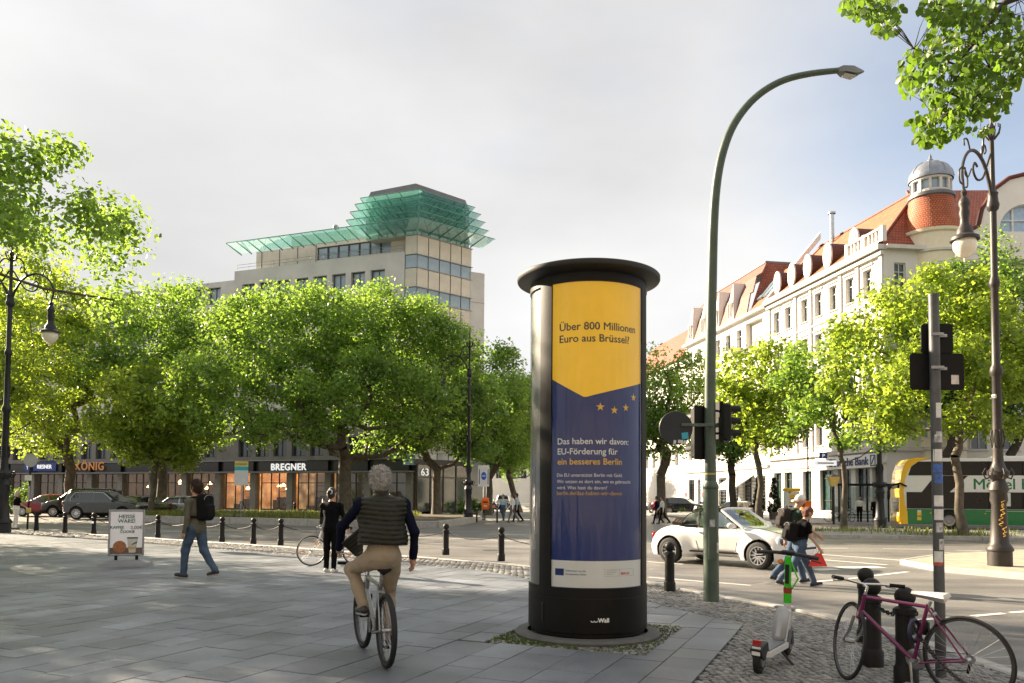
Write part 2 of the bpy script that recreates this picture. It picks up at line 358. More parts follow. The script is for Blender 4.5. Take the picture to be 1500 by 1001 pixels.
for m in (m_slab, m_slab2):        # trodden gum spots and broad stains
    n = m.node_tree.nodes; l = m.node_tree.links; b = n['Principled BSDF']; src = b.inputs['Base Color'].links[0].from_socket; co = n.new('ShaderNodeTexCoord')
    vo = n.new('ShaderNodeTexVoronoi'); vo.inputs['Scale'].default_value = 2.3; l.new(co.outputs['Object'], vo.inputs['Vector']); a_ = n.new('ShaderNodeSeparateColor'); l.new(vo.outputs['Color'], a_.inputs[0])
    th = n.new('ShaderNodeMath'); th.operation = 'MULTIPLY'; th.inputs[1].default_value = .075; l.new(a_.outputs[0], th.inputs[0]); ls = n.new('ShaderNodeMath'); ls.operation = 'LESS_THAN'; l.new(vo.outputs['Distance'], ls.inputs[0]); l.new(th.outputs[0], ls.inputs[1])
    st_n = n.new('ShaderNodeTexNoise'); st_n.inputs['Scale'].default_value = .45; st_n.inputs['Detail'].default_value = 7; l.new(co.outputs['Object'], st_n.inputs['Vector']); mr_ = n.new('ShaderNodeMapRange'); mr_.inputs['From Min'].default_value = .35; mr_.inputs['From Max'].default_value = .65; mr_.inputs['To Min'].default_value = .74; mr_.inputs['To Max'].default_value = 1.1; l.new(st_n.outputs['Fac'], mr_.inputs['Value'])
    k_ = n.new('ShaderNodeMath'); k_.operation = 'MULTIPLY_ADD'; k_.inputs[1].default_value = -.45; l.new(ls.outputs[0], k_.inputs[0]); l.new(mr_.outputs[0], k_.inputs[2])
    v = n.new('ShaderNodeVectorMath'); v.operation = 'SCALE'; l.new(src, v.inputs[0]); l.new(k_.outputs[0], v.inputs['Scale']); l.new(v.outputs[0], b.inputs['Base Color'])
m_asph = M('asphalt', (.165, .158, .15), .5, var=.25, scale=.35, bump=.5, bscale=90, speck=.3)
n = m_asph.node_tree.nodes; l = m_asph.node_tree.links; b = n['Principled BSDF']; src = b.inputs['Base Color'].links[0].from_socket; co = n.new('ShaderNodeTexCoord'); mp_ = n.new('ShaderNodeMapping'); mp_.inputs['Rotation'].default_value = (0, 0, radians(44)); mp_.inputs['Scale'].default_value = (.12, 2.2, 1); l.new(co.outputs['Object'], mp_.inputs[0])
nz_ = n.new('ShaderNodeTexNoise'); nz_.inputs['Scale'].default_value = .8; nz_.inputs['Detail'].default_value = 5; l.new(mp_.outputs[0], nz_.inputs['Vector']); mr_ = n.new('ShaderNodeMapRange'); mr_.inputs['From Min'].default_value = .3; mr_.inputs['From Max'].default_value = .7; mr_.inputs['To Min'].default_value = .68; mr_.inputs['To Max'].default_value = 1.2; l.new(nz_.outputs['Fac'], mr_.inputs['Value'])
v = n.new('ShaderNodeVectorMath'); v.operation = 'SCALE'; l.new(src, v.inputs[0]); l.new(mr_.outputs[0], v.inputs['Scale']); l.new(v.outputs[0], b.inputs['Base Color'])
m_bed = M('paving_sand', (.10, .095, .08), .9, var=.3, scale=6, bump=.5, bscale=50)
m_kerb = M('kerb_granite', (.34, .33, .31), .6, var=.2, scale=5, bump=.4, bscale=60, speck=.25, rand=.1)
m_paint = M('road_paint', (.62, .61, .57), .6, var=.22, scale=9, bump=.2)
m_conc = M('pavement_concrete', (.25, .25, .24), .7, var=.2, scale=1.5, bump=.3, bscale=30)
m_cob = M('cobble_granite', (.17, .165, .155), .5, var=.2, scale=2, bump=.4, bscale=80, speck=.3)
def islandvar(m, lo, hi):
    n = m.node_tree.nodes; l = m.node_tree.links; b = n['Principled BSDF']; src = b.inputs['Base Color'].links[0].from_socket
    ge = n.new('ShaderNodeNewGeometry'); mr_ = n.new('ShaderNodeMapRange'); mr_.inputs['To Min'].default_value = lo; mr_.inputs['To Max'].default_value = hi; l.new(ge.outputs['Random Per Island'], mr_.inputs['Value'])
    v = n.new('ShaderNodeVectorMath'); v.operation = 'SCALE'; l.new(src, v.inputs[0]); l.new(mr_.outputs[0], v.inputs['Scale']); l.new(v.outputs[0], b.inputs['Base Color'])
islandvar(m_cob, .6, 1.45)
m_grass = leafmat('grass_blades', (.16, .19, .05), (.34, .36, .08), .4)
m_moss = leafmat('moss', (.07, .12, .02), (.12, .16, .02), .15)
m_soil = M('soil', (.09, .075, .05), .9, var=.3, scale=4, bump=.6, bscale=25)

struct(MB().quad((-900, -300, ROADZ), (900, -300, ROADZ), (900, 1500, ROADZ), (-900, 1500, ROADZ)).build('road', m_asph))
KERB = [Vector((-62, 64, 0)), G(0, 774), G(400, 800), G(560, 812), G(740, 826), G(850, 838), G(950, 852), G(1060, 874), G(1160, 890), G(1248, 910), Vector((4.66, 8.6, 0)), Vector((4.7, 5, 0)), Vector((4.7, -12, 0))]
plaza = struct(MB().add([(p.x, p.y, -.03) for p in KERB]+[(-62, -12, -.03)], [tuple(range(len(KERB)+1))]).build('plaza', m_bed, fix=False))
def seg_norm(a, b): d = (b-a); return Vector((d.y, -d.x, 0)).normalized()          # points away from the plaza
def clip_hp(poly, pt, n):
    out = []
    for i in range(len(poly)):
        a, b = poly[i-1], poly[i]; da = (a[0]-pt[0])*n[0]+(a[1]-pt[1])*n[1]; db = (b[0]-pt[0])*n[0]+(b[1]-pt[1])*n[1]
        if (da <= 0) != (db <= 0):
            t = da/(da-db); out.append((a[0]+(b[0]-a[0])*t, a[1]+(b[1]-a[1])*t))
        if db <= 0: out.append(b)
    return out
NK = []
for a, b in zip(KERB[:-1], KERB[1:]):
    n_ = seg_norm(a, b)
    if n_.x < 0 and n_.y < 0: n_ = -n_
    if n_.y < -.2 or n_.x < -.2: n_ = -n_
    NK.append((a, n_))
U = Vector((.4, .917, 0)).normalized(); Vv = Vector((U.y, -U.x, 0))
COL = Vector((.894, 9.26, 0))
HU, HV = COL.dot(U), COL.dot(Vv); HOLE = (HU-.97, HU+.97, HV-.86, HV+.92)
rs = random.Random(3); slabs = []
v = HV+1.12+.46
while v > -45:
    wv = rs.choice((.35, .42, .5, .5)); v0, v1 = v-wv, v; v = v0
    u = -4-rs.random()
    while u < 62:
        lu = rs.choice((.42, .5, .6, .7, .75)); u0, u1 = u, u+lu; u = u1; parts = [(u0, u1, v0, v1)]
        if u1 > HOLE[0] and u0 < HOLE[1] and v1 > HOLE[2] and v0 < HOLE[3]:
            parts = []
            if u0 < HOLE[0]: parts.append((u0, HOLE[0], v0, v1))
            if u1 > HOLE[1]: parts.append((HOLE[1], u1, v0, v1))
            a, b = max(u0, HOLE[0]), min(u1, HOLE[1])
            if v0 < HOLE[2]: parts.append((a, b, v0, HOLE[2]))
            if v1 > HOLE[3]: parts.append((a, b, HOLE[3], v1))
        for q in parts:
            if q[1]-q[0] < .08 or q[3]-q[2] < .08: continue
            g = .005
            pl = [(U*a+Vv*b) for a, b in ((q[0]+g, q[2]+g), (q[1]-g, q[2]+g), (q[1]-g, q[3]-g), (q[0]+g, q[3]-g))]; pl = [(p.x, p.y) for p in pl]
            for pt, n_ in NK:
                if pl: pl = clip_hp(pl, pt-n_*1.5, n_)
            if len(pl) < 3: continue
            cx = sum(p[0] for p in pl)/len(pl); cy = sum(p[1] for p in pl)/len(pl)
            if cy < 3.5 or abs(cx) > cy*.75+3 or cy > 45: continue
            slabs.append((cx, cy, pl))
def slab_geo(mb, cx, cy, pl):
    n = len(pl); z = rs.uniform(-.0025, .0025); tx, ty = rs.uniform(-.004, .004), rs.uniform(-.004, .004)
    def pz(p): return z+(p[0]-cx)*tx+(p[1]-cy)*ty
    k = .993
    top = [(cx+(p[0]-cx)*k, cy+(p[1]-cy)*k, pz(p)) for p in pl]; mid = [(p[0], p[1], pz(p)-.005) for p in pl]; bot = [(p[0], p[1], -.028) for p in pl]
    mb.add(top+mid+bot, [tuple(range(n))]+[(i, i+n, (i+1) % n+n, (i+1) % n) for i in range(n)]+[(i+n, i+2*n, (i+1) % n+2*n, (i+1) % n+n) for i in range(n)])
slabs.sort(key=lambda s: (0 if (5.9 < s[1] and abs(s[0]) < s[1]*.68) else 1, s[1]))
far = MB()
for i, s_ in enumerate(slabs):
    if i < 300:
        b_ = MB(); slab_geo(b_, *s_); b_.build('paving_slab', m_slab, plaza)
    else: slab_geo(far, *s_)
tag(far.build('paving_slabs', m_slab2, plaza), None, None, kind='stuff')
# kerb stones
kerb = struct(MB().add([(p.x+n_[1].x*.02, p.y+n_[1].y*.02, z) for p, n_ in zip(KERB, NK+[NK[-1]]) for z in (-.2, -.05)], [(2*i, 2*i+2, 2*i+3, 2*i+1) for i in range(len(KERB)-1)]).build('kerb', m_kerb, fix=False))
for i, (a, b) in enumerate(zip(KERB[:-1], KERB[1:])):
    L_ = (b-a).length; k = max(1, round(L_)); ang = math.atan2((b-a).y, (b-a).x)
    for j in range(k):
        c = a+(b-a)*((j+.5)/k)
        if c.y < 4: continue
        if c.y > 45: continue
        MB().rbox((c.x, c.y, -.075+rs.uniform(-.004, .004)), (L_/k-.012, .17, .17), .015, rz=ang+rs.uniform(-.006, .006)).build('kerb_stone', m_kerb, kerb)
# small cobbles between the slabs and the kerb, and round the column
cob = MB()
def inside(x, y, off):
    return all((x-p.x)*n_.x+(y-p.y)*n_.y < -off for p, n_ in NK)
slab_edge = HV+1.12+.46
def cobble(x, y, sz):
    a = rs.uniform(-.35, .35)+.4; ca, sa = cos(a), sin(a); h = .004+rs.uniform(-.006, .006); k = rs.uniform(.62, .75)
    hx, hy = sz*rs.uniform(.42, .5), sz*rs.uniform(.4, .5)
    def q(px_, py_, z): return (x+px_*ca-py_*sa, y+px_*sa+py_*ca, z)
    b_ = [q(sx*hx, sy*hy, -.03) for sx, sy in ((-1, -1), (1, -1), (1, 1), (-1, 1))]; m_ = [q(sx*hx, sy*hy, h-.008) for sx, sy in ((-1, -1), (1, -1), (1, 1), (-1, 1))]; t_ = [q(sx*hx*k, sy*hy*k, h) for sx, sy in ((-1, -1), (1, -1), (1, 1), (-1, 1))]
    cob.add(b_+m_+t_, [(8, 9, 10, 11)]+[(i+4, (i+1) % 4+4, (i+1) % 4+8, i+8) for i in range(4)]+[(i, (i+1) % 4, (i+1) % 4+4, i+4) for i in range(4)])
sz = .066
for iy in range(int(24/sz)):
    for ix in range(int(26/sz)):
        x = -20+ix*sz*1.0; y = 5+iy*sz
        big = y > 15
        if big and (ix % 2 or iy % 2): continue
        x += rs.uniform(-.011, .011); y += rs.uniform(-.011, .011)
        if abs(x) > y*.72 or not inside(x, y, .12): continue
        p = Vector((x, y, 0)); vu, vv = p.dot(U), p.dot(Vv)
        if inside(x, y, 1.5) and vv < slab_edge+.02:
            if not (HOLE[0] < vu < HOLE[1] and HOLE[2] < vv < HOLE[3]): continue
            if (p-COL).length < .78: continue
        cobble(x, y, sz*(1.95 if big else 1))
for i in range(900):                                  # remaining strip far left, larger setts
    t = rs.random(); a = KERB[1]+(KERB[2]-KERB[1])*t; n_ = NK[1][1]; o_ = rs.uniform(.15, 1.45); cobble(a.x-n_.x*o_, a.y-n_.y*o_, .14)
tag(cob.build('cobblestones', m_cob, plaza, fix=False), None, None, kind='stuff')
def blades(name, n, place, hmin, hmax, mat, wd=.012, parent=None, lean=.5):
    rr = np.random.RandomState(5); V = []; 
    pts = [place(rr) for _ in range(n)]; pts = np.array([p for p in pts if p is not None]); k = len(pts)
    a = rr.uniform(0, 2*pi, k); h_ = rr.uniform(hmin, hmax, k); le = rr.uniform(0, lean, k)*h_; b = rr.uniform(0, 2*pi, k)
    d = np.stack([np.cos(a), np.sin(a), 0*a], 1)*(wd*.5); ln = np.stack([np.cos(b)*le, np.sin(b)*le, h_], 1)
    p0 = pts-d; p1 = pts+d; p2 = pts+ln*.6+d*.6; p3 = pts+ln*np.array([1.2, 1.2, 1])
    V = np.stack([p0, p1, p2, p3], 1).reshape(-1, 3); Q = np.arange(4*k).reshape(k, 4)
    return link(name, np_mesh(name, V, Q, [mat], smooth=False), parent)
def moss_at(rr):
    for _ in range(30):
        u_ = rr.uniform(HOLE[0], HOLE[1]); v_ = rr.uniform(HOLE[2], HOLE[3]); p = U*u_+Vv*v_; dd = (p-COL).length
        side = (p.x-COL.x)
        dens = .55 if side < -.2 else (.22 if side > .5 else .16)
        if dd > .79 and rr.rand() < dens*(.6+.6*np.sin(p.x*9)*np.sin(p.y*11)+.3): return (p.x, p.y, .0)
    return None
tag(blades('moss_and_weeds', 2600, moss_at, .008, .03, m_moss, .02, lean=1.2), 'green moss and weeds in the cobbles round the column foot', 'moss', kind='stuff')
# islands and pavements
def area(name, pts, z, mat, edge=m_kerb, ew=.18, zb=ROADZ-.02):
    n = len(pts); P3 = [Vector((p[0], p[1], z)) for p in pts]
    mb = MB().add([(p.x, p.y, z) for p in P3]+[(p.x, p.y, zb) for p in P3], [tuple(range(n))]+[(i, i+n, (i+1) % n+n, (i+1) % n) for i in range(n)])
    o = struct(mb.build(name, mat)); 
    for i in range(n):
        a, b = P3[i], P3[(i+1) % n]; d = b-a
        if d.length < .5: continue
        ang = math.atan2(d.y, d.x); c = (a+b)/2
        if c.y > 75: continue
        k = min(40, max(1, int(d.length/1.5)))
        for j in range(k):
            c = a+d*((j+.5)/k); MB().rbox((c.x, c.y, (z+.012+zb)/2), (d.length/k-.015, ew, z+.012-zb), .015, rz=ang).build('kerb_stone', m_kerb, o)
    return o
isl = [G(207, 764, ROADZ), G(300, 766.5, ROADZ), G(420, 769, ROADZ), G(560, 774, ROADZ), G(640, 774, ROADZ), G(702, 764.5, ROADZ), Vector((-3.2, 58, 0)), Vector((-24, 58, 0)), Vector((-25.5, 53, 0))]
area('grass_island', [(p.x, p.y) for p in isl], .24, m_soil, ew=.3)
def in_poly(x, y, poly):
    c = False
    for i in range(len(poly)):
        a, b = poly[i-1], poly[i]
        if (a[1] > y) != (b[1] > y) and x < (b[0]-a[0])*(y-a[1])/(b[1]-a[1])+a[0]: c = not c
    return c
ISP = [(p.x, p.y) for p in isl]
def grass_at(rr):
    for _ in range(12):
        x = rr.uniform(-25, -6.2); y = rr.uniform(45.2, 54)
        if in_poly(x, y, ISP) and in_poly(x+.3, y-.35, ISP): return (x, y, .24)
    return None
tag(blades('long_grass', 15000, grass_at, .08, .42, m_grass, .035), 'long dry grass covering the raised traffic island', 'grass', kind='stuff')
med = [G(1085, 780, ROADZ), G(1200, 788, ROADZ), G(1500, 793, ROADZ), Vector((60, 30, 0)), Vector((60, 40, 0)), Vector((13, 40.5, 0))]
area('median_strip', [(p.x, p.y) for p in med], .03, m_conc)
MEDP = [(p.x, p.y) for p in med]
def mg(rr):
    for _ in range(12):
        cx, cy, sp = [(19.6, 34.6, 1.3), (19.8, 41, 1.5), (17, 38, 3), (28, 36, 4)][rr.randint(4)]
        x = cx+rr.normal()*sp; y = cy+rr.normal()*.6
        if in_poly(x, y, MEDP): return (x, y, .03)
    return None
tag(blades('weeds', 1500, mg, .05, .3, m_grass, .05), 'sparse weeds growing along the median strip by the trees', 'weeds', kind='stuff')
li = [G(1322, 827, ROADZ), G(1380, 838, ROADZ), G(1530, 852, ROADZ), Vector((30, 17, 0)), Vector((30, 21.5, 0)), G(1500, 811, ROADZ), G(1390, 816, ROADZ)]
m_dust = M('dusty_paving', (.34, .30, .23), .75, var=.25, scale=2.5, bump=.5, bscale=40)
area('lamp_island', [(p.x, p.y) for p in li], .0, m_dust, ew=.14)
area('corner_pavement', [(15.5, 51.5), (60, 50.5), (60, 60), (24, 62), (14, 135), (7, 135), (13.5, 70)], .0, m_conc)
area('avenue_pavement', [(-2.6, 50.8), (2.4, 51.2), (2.0, 130), (-6.5, 130), (-6.5, 70), (-10, 60)], .0, m_conc)
area('shop_pavement', [(-9, 62), (-10, 72.1), (-75, 97), (-120, 112), (-120, 88), (-40, 66)], .0, m_conc)
# painted markings
def mark(a, b, wd=.12):
    a = G(*a, ROADZ); b = G(*b, ROADZ); d = (b-a).normalized(); n_ = Vector((-d.y, d.x, 0))*(wd/2); z = Vector((0, 0, .005)); k = max(1, int((b-a).length/.6)); mb = MB(); vs = []
    for i in range(k+1):
        p = a+(b-a)*(i/k); j = rs.uniform(.82, 1.06); vs += [p+n_*j+z, p-n_*j+z]
    mb.add(vs, [(2*i, 2*i+1, 2*i+3, 2*i+2) for i in range(k)]); struct(mb.build('road_marking', m_paint))
for a, b, wd in [((575, 786.5), (690, 790), .14), ((705, 791), (772, 793.5), .14), ((948, 823), (1000, 827), .14), ((430, 781), (520, 785), .14), ((230, 778), (330, 782), .14), ((110, 772), (190, 776), .14), ((950, 797), (968, 798), .14),
                 ((1190, 803.5), (1242, 803.5), .14), ((1293, 804), (1380, 806), .14), ((1400, 806.5), (1500, 809), .14), ((1235, 796.5), (1330, 796.5), .12), ((1195, 812), (1330, 822), .16), ((1200, 820), (1300, 828), .16), ((1228, 832), (1290, 831), .5), ((1190, 835), (1225, 834), .45),
                 ((1190, 853), (1262, 846.5), .12), ((1270, 845), (1330, 838), .12), ((1340, 909), (1395, 905), .12), ((1425, 903), (1470, 899), .12), ((1480, 898), (1540, 893), .12), ((950, 846), (1100, 858), .1)]:
    mark(a, b, wd)
# repaired strips in the asphalt
m_patch = M('asphalt_patch', (.10, .098, .095), .6, var=.25, scale=.8, speck=.3, bscale=90)
for (px, py), (lx, ly), a in [((1010, 846), (3.2, .5), -.75), ((1300, 868), (4.5, .6), -.72), ((680, 800), (6, .7), -.6), ((520, 784), (5, 1.0), -.55), ((900, 812), (4, .8), -.7)]:
    c = G(px, py, ROADZ); R_ = Matrix.Rotation(a, 3, 'Z'); struct(MB().add([tuple(R_ @ Vector((sx*lx/2+rs.uniform(-.1, .1), sy*ly/2+rs.uniform(-.05, .05), 0))+Vector((c.x, c.y, ROADZ+.0025))) for sx, sy in ((-1, -1), (1, -1), (1, 1), (-1, 1))], [(0, 1, 2, 3)]).build('road_patch', m_patch, fix=False))
# utility cover
b_ = MB(); b_.lathe([(.001, ROADZ+.008), (.3, ROADZ+.008), (.31, ROADZ+.004)], 20, tuple(G(720, 801, 0))); struct(b_.build('manhole_cover', M('cast_iron', (.06, .058, .055), .55, .3, var=.3, bump=.4)))

# ================================================================== advertising column
m_col = M('column_paint', (.0085, .0083, .0078), .45, .0, var=.3, scale=3, spec=.22, bump=.03, bscale=25)
m_cold = M('column_paint_dark', (.005, .005, .005), .5, var=.2)
TOW = Vector((-COL.x, -COL.y, 0)).normalized(); RGT = Vector((-TOW.y, TOW.x, 0))
if RGT.x < 0: RGT = -RGT
A0 = math.atan2(TOW.y, TOW.x)                       # angle of phi = 0, phi grows to the right
col = thing('advertising_column', 'tall dark round advertising column with blue and yellow poster', 'column', COL)
def cp(phi, r, z): q = TOW*cos(phi)*r+RGT*sin(phi)*r; return Vector((q.x, q.y, z))
def colang(px):
    best = 0; e = 1e9
    for i in range(-900, 901, 2):
        p = COL+cp(radians(i/10), .684, 2); q = 750+FPX*p.x/p.y
        if abs(q-px) < e: e = abs(q-px); best = radians(i/10)
    return best
def colz(phi, py, px, r=.684):
    p = COL+cp(phi, r, 0); return P(px, py, p.y).z
MB().lathe([(.0, .0), (.84, .0), (.845, .03), (.82, .055), (.70, .06), (.70, .05)], 56).build('plinth', M('plinth_concrete', (.10, .10, .095), .8, var=.25, scale=6, bump=.4), col, 30)
base = MB().lathe([(.66, .058), (.66, .10), (.688, .11), (.69, .13), (.69, .482)], 72).build('base', m_col, col, 30)
MB().lathe([(.683, .478), (.683, .494)], 72).build('seam', m_cold, base)
fr = MB().lathe([(.69, .492), (.69, .60), (.672, .605)], 72).lathe([(.672, 3.985), (.69, 3.99), (.69, 4.09), (.60, 4.09)], 72)
ph0, ph1 = colang(807.5), colang(940); gapw = radians(15); span = ph1-ph0
secs = [(ph0, ph1), (ph0-gapw-span, ph0-gapw), (ph1+gapw, ph0-gapw-span-gapw+2*pi-0)]
posts = [(ph0-gapw, ph0), (ph1, ph1+gapw), (ph0-gapw-span-gapw, ph0-gapw-span)]
fr.build('frame_ring', m_col, col, 30)
for a, b in posts:
    k = 8; vs = []; fs = []
    for i in range(k+1):
        f_ = a+(b-a)*i/k
        for r_, z in ((.668, .6), (.69, .6), (.69, 3.99), (.668, 3.99)): vs.append(cp(f_, r_, z))
    for i in range(k):
        for j in range(3): fs.append((4*i+j, 4*i+4+j, 4*i+5+j, 4*i+1+j))
    fs += [(0, 1, 2, 3), (4*k+3, 4*k+2, 4*k+1, 4*k)]
    MB().add(vs, fs).build('frame_post', m_col, col, 30)
def sector(a, b, r, z0, z1, k=40, kz=1):
    mb = MB(); vs = [cp(a+(b-a)*i/k, r, z0+(z1-z0)*j/kz) for i in range(k+1) for j in range(kz+1)]
    mb.add(vs, [(i*(kz+1)+j, (i+1)*(kz+1)+j, (i+1)*(kz+1)+j+1, i*(kz+1)+j+1) for i in range(k) for j in range(kz)]); return mb
m_glass = thinglass('display_glass', (.97, .98, .98), -.005, .03, streak=.45)
m_yel = M('poster_yellow', (.72, .42, .012), .5, var=.08, scale=2, emis=((.80, .45, .010), .06)); m_blu = M('poster_blue', (.005, .012, .055), .5, var=.2, scale=2, emis=((.002, .013, .095), .08))
m_wht = M('print_white', (.66, .67, .64), .5, var=.03); m_dkp = M('print_dark', (.05, .045, .03), .5); m_gold = M('print_gold', (.72, .42, .03), .5, var=.05)
m_post = []
r_p = .668
poster = sector(ph0, ph1, r_p, .605, 3.985).build('poster', m_blu, col, 30)
zl, zm, zr = colz(ph0, 556, 807.5), colz(colang(856), 582, 856), colz(ph1, 562, 940); pm = colang(856)
mb = MB(); k = 40; vs = []
for i in range(k+1):
    f_ = ph0+(ph1-ph0)*i/k; zb = zl+(zm-zl)*(f_-ph0)/(pm-ph0) if f_ < pm else zm+(zr-zm)*(f_-pm)/(ph1-pm)
    vs += [cp(f_, r_p+.0012, zb), cp(f_, r_p+.0012, 3.984)]
mb.add(vs, [(2*i, 2*i+2, 2*i+3, 2*i+1) for i in range(k)]); mb.build('yellow_field', m_yel, poster, 30)
sector(ph0, ph1, r_p+.0012, .606, colz(.2, 822.5, 875)).build('white_footer', m_wht, poster, 30)
def bent(txt, x0, x1, y, mat, bold=.0, hscale=1., name='lettering', r=None, parent=None):
    me = text_mesh(txt, 1., bold); co = np.empty(len(me.vertices)*3); me.vertices.foreach_get('co', co); co = co.reshape(-1, 3)
    w0, w1 = co[:, 0].min(), co[:, 0].max(); f0, f1 = colang(x0), colang(x1); rr_ = r or r_p+.0026; sc_ = (f1-f0)*rr_/(w1-w0); xm = (x0+x1)/2; zb = colz(colang(xm), y, xm)
    out = np.array([cp(f0+(c[0]-w0)*sc_/rr_, rr_, zb+c[1]*sc_*hscale) for c in co]); me.vertices.foreach_set('co', out.ravel()); me.materials.clear(); me.materials.append(mat); me.update()
    return link(name, me, parent or poster)
for t_, x0, x1, y, mt, bo in [('Über 800 Millionen', 818, 932, 482.5, m_dkp, .022), ('Euro aus Brüssel?', 818, 923, 500, m_dkp, .022), ('Das haben wir davon:', 816, 922, 650.5, m_wht, .018), ('EU-Förderung für', 816, 906, 665.5, m_wht, .018), ('ein besseres Berlin', 816, 912, 680.5, m_gold, .018),
                           ('Die EU unterstützt Berlin mit Geld.', 815, 913, 698.5, m_wht, 0), ('Wir setzen es dort ein, wo es gebraucht', 815, 925, 708, m_wht, 0), ('wird. Was hast du davon?', 815, 890, 717, m_wht, 0), ('berlin.de/das-haben-wir-davon', 815, 912, 725.5, m_gold, .005)]:
    bent(t_, x0, x1, y, mt, bo)
bent('Kofinanziert von der', 828.5, 859, 838, m_blu, .01); bent('Europäischen Union', 828.5, 859, 843, m_blu, .01); bent('BERLIN', 911, 923, 842, M('print_red', (.6, .04, .03), .5), .03)
def patch(x0, x1, y0, y1, mat, name, r=r_p+.0026):
    a, b = colang(x0), colang(x1); sector(a, b, r, colz((a+b)/2, y1, (x0+x1)/2), colz((a+b)/2, y0, (x0+x1)/2), 8).build(name, mat, poster, 30)
patch(813, 826, 833, 843, m_blu, 'flag_emblem')
m_thin = M('print_grey', (.4, .4, .4), .5)
for x0, x1, y0, y1 in ((886, 929.5, 834, 834.4), (886, 929.5, 844, 844.4), (886, 886.5, 834, 844), (908.5, 909, 834, 844.6), (929, 929.6, 834, 844), (889, 905, 836.5, 837.2), (889, 904, 839, 839.7), (889, 899, 841.5, 842.2)): patch(x0, x1, y0, y1, m_thin, 'logo_frame')
for sx, sy, sr in ((880, 596, .05), (901, 601, .048), (918, 597.5, .047), (929.5, 582.5, .046)):
    f_ = colang(sx); z = colz(f_, sy, sx); pts = []
    for i in range(10):
        a = pi/2+i*pi/5; q = sr if i % 2 == 0 else sr*.4; pts.append(cp(f_+q*cos(a)/r_p, r_p+.003, z+q*sin(a)))
    pts.append(cp(f_, r_p+.003, z)); MB().add(pts, [(i, (i+1) % 10, 10) for i in range(10)]).build('star', m_gold, poster)
for i_ in range(12):
    f_ = colang(819.5)+.045*cos(i_*pi/6)/r_p*.8
m_left = M('poster_side', (.10, .085, .07), .45, var=.8, scale=1.1, col2=(.03, .05, .08))
for a, b in secs[1:]: sector(a, b, r_p, .605, 3.985).build('poster', m_left, col, 30)
for a, b in secs: sector(a, b, .682, .603, 3.987).build('glass_pane', m_glass, col, 30)
MB().lathe([(.0, 4.10), (.66, 4.085), (.70, 4.095), (.80, 4.128), (.838, 4.135), (.846, 4.15), (.846, 4.185), (.835, 4.196), (.6, 4.26), (0, 4.33)], 84).build('cap', M('cap_paint', (.02, .021, .022), .45, .1, var=.15), col, 40)
f_ = colang(796.5); z = colz(f_, 909, 796.5)
for a in (0,):
    mb = MB(); mb.rbox((0, 0, 0), (.03, .022, .2), .008); hd = mb.build('door_handle', M('black_plastic', (.012, .012, .012), .35), base)
    q = cp(f_, .692, z+.1); hd.location = q; hd.rotation_euler = (0, 0, math.atan2(q.y, q.x)+pi/2)
f0 = ph0-gapw*.62; mb = MB()
for (za, zb) in ((.11, .482), (.49, .6)): 
    vs = [cp(f0, .6925, za), cp(f0+.008, .6925, za), cp(f0+.008, .6925, zb), cp(f0, .6925, zb)]; mb.quad(*vs)
mb.build('door_seam', m_cold, base)
m_logo = M('logo_white', (.75, .75, .73), .5)
bent('Wall', 876, 892.5, 912, m_logo, .05, name='logo', r=.6925, parent=base)
mb = MB(); f_ = colang(871); z = colz(f_, 909.5, 871)
for dx in (-.018, .018):
    pts = [cp(f_+(dx+.018*cos(a))/.69, .693, z+.016*sin(a)) for a in [pi+pi*i/8 for i in range(9)]]; mb.tube(pts, .0045, 5)
mb.build('logo_wave', m_logo, base)
tag(MB().sphere(tuple(G(889, 944)+Vector((0, 0, .02))), (.05, .04, .035), 8, 6).build('loose_stone', M('stone', (.25, .22, .19), .8, var=.3, scale=20, bump=.6), None, 40), 'small loose brown stone lying at the column foot', 'stone')
# ================================================================== trees
m_bark = M('plane_bark', (.10, .083, .062), .85, var=.45, scale=3.5, bump=.6, bscale=14)
m_barkd = M('linden_bark', (.05, .04, .03), .9, var=.35, scale=4, bump=.8, bscale=18)
m_lf = leafmat('leaves_plane', (.115, .20, .05), (.31, .48, .055), .52)
m_lfb = leafmat('leaves_bright', (.135, .20, .035), (.40, .52, .05), .58)
m_lfd = leafmat('leaves_deep', (.09, .165, .045), (.23, .38, .05), .48)
m_lfl = leafmat('leaves_linden', (.06, .115, .016), (.19, .33, .02), .45)
def leaf_cloud(rr, cents, rads, per, size, flat=.55):
    """leaf-sized folded faces spread on the shells of clumps"""
    n = len(cents)*per; c = np.repeat(cents, per, 0); r = np.repeat(rads, per)
    d = rr.normal(size=(n, 3)); d /= np.linalg.norm(d, axis=1)[:, None]; d[:, 2] *= .75
    t = rr.rand(n)**.5*1.1; p = c+d*(r*t)[:, None]
    nrm = d*.6+rr.normal(size=(n, 3))*.6+np.array([0, 0, flat]); nrm /= np.linalg.norm(nrm, axis=1)[:, None]
    a = rr.normal(size=(n, 3)); a -= nrm*(a*nrm).sum(1)[:, None]; a /= np.linalg.norm(a, axis=1)[:, None]; b = np.cross(nrm, a)
    s = size*rr.uniform(.6, 1.25, n)[:, None]
    v0 = p-a*s*.5; v2 = p+a*s*.55-nrm*s*.12; v1 = p+b*s*.45+nrm*s*.06; v3 = p-b*s*.45+nrm*s*.06
    return np.stack([v0, v1, v2, v3], 1).reshape(-1, 3), np.arange(4*n).reshape(n, 4)
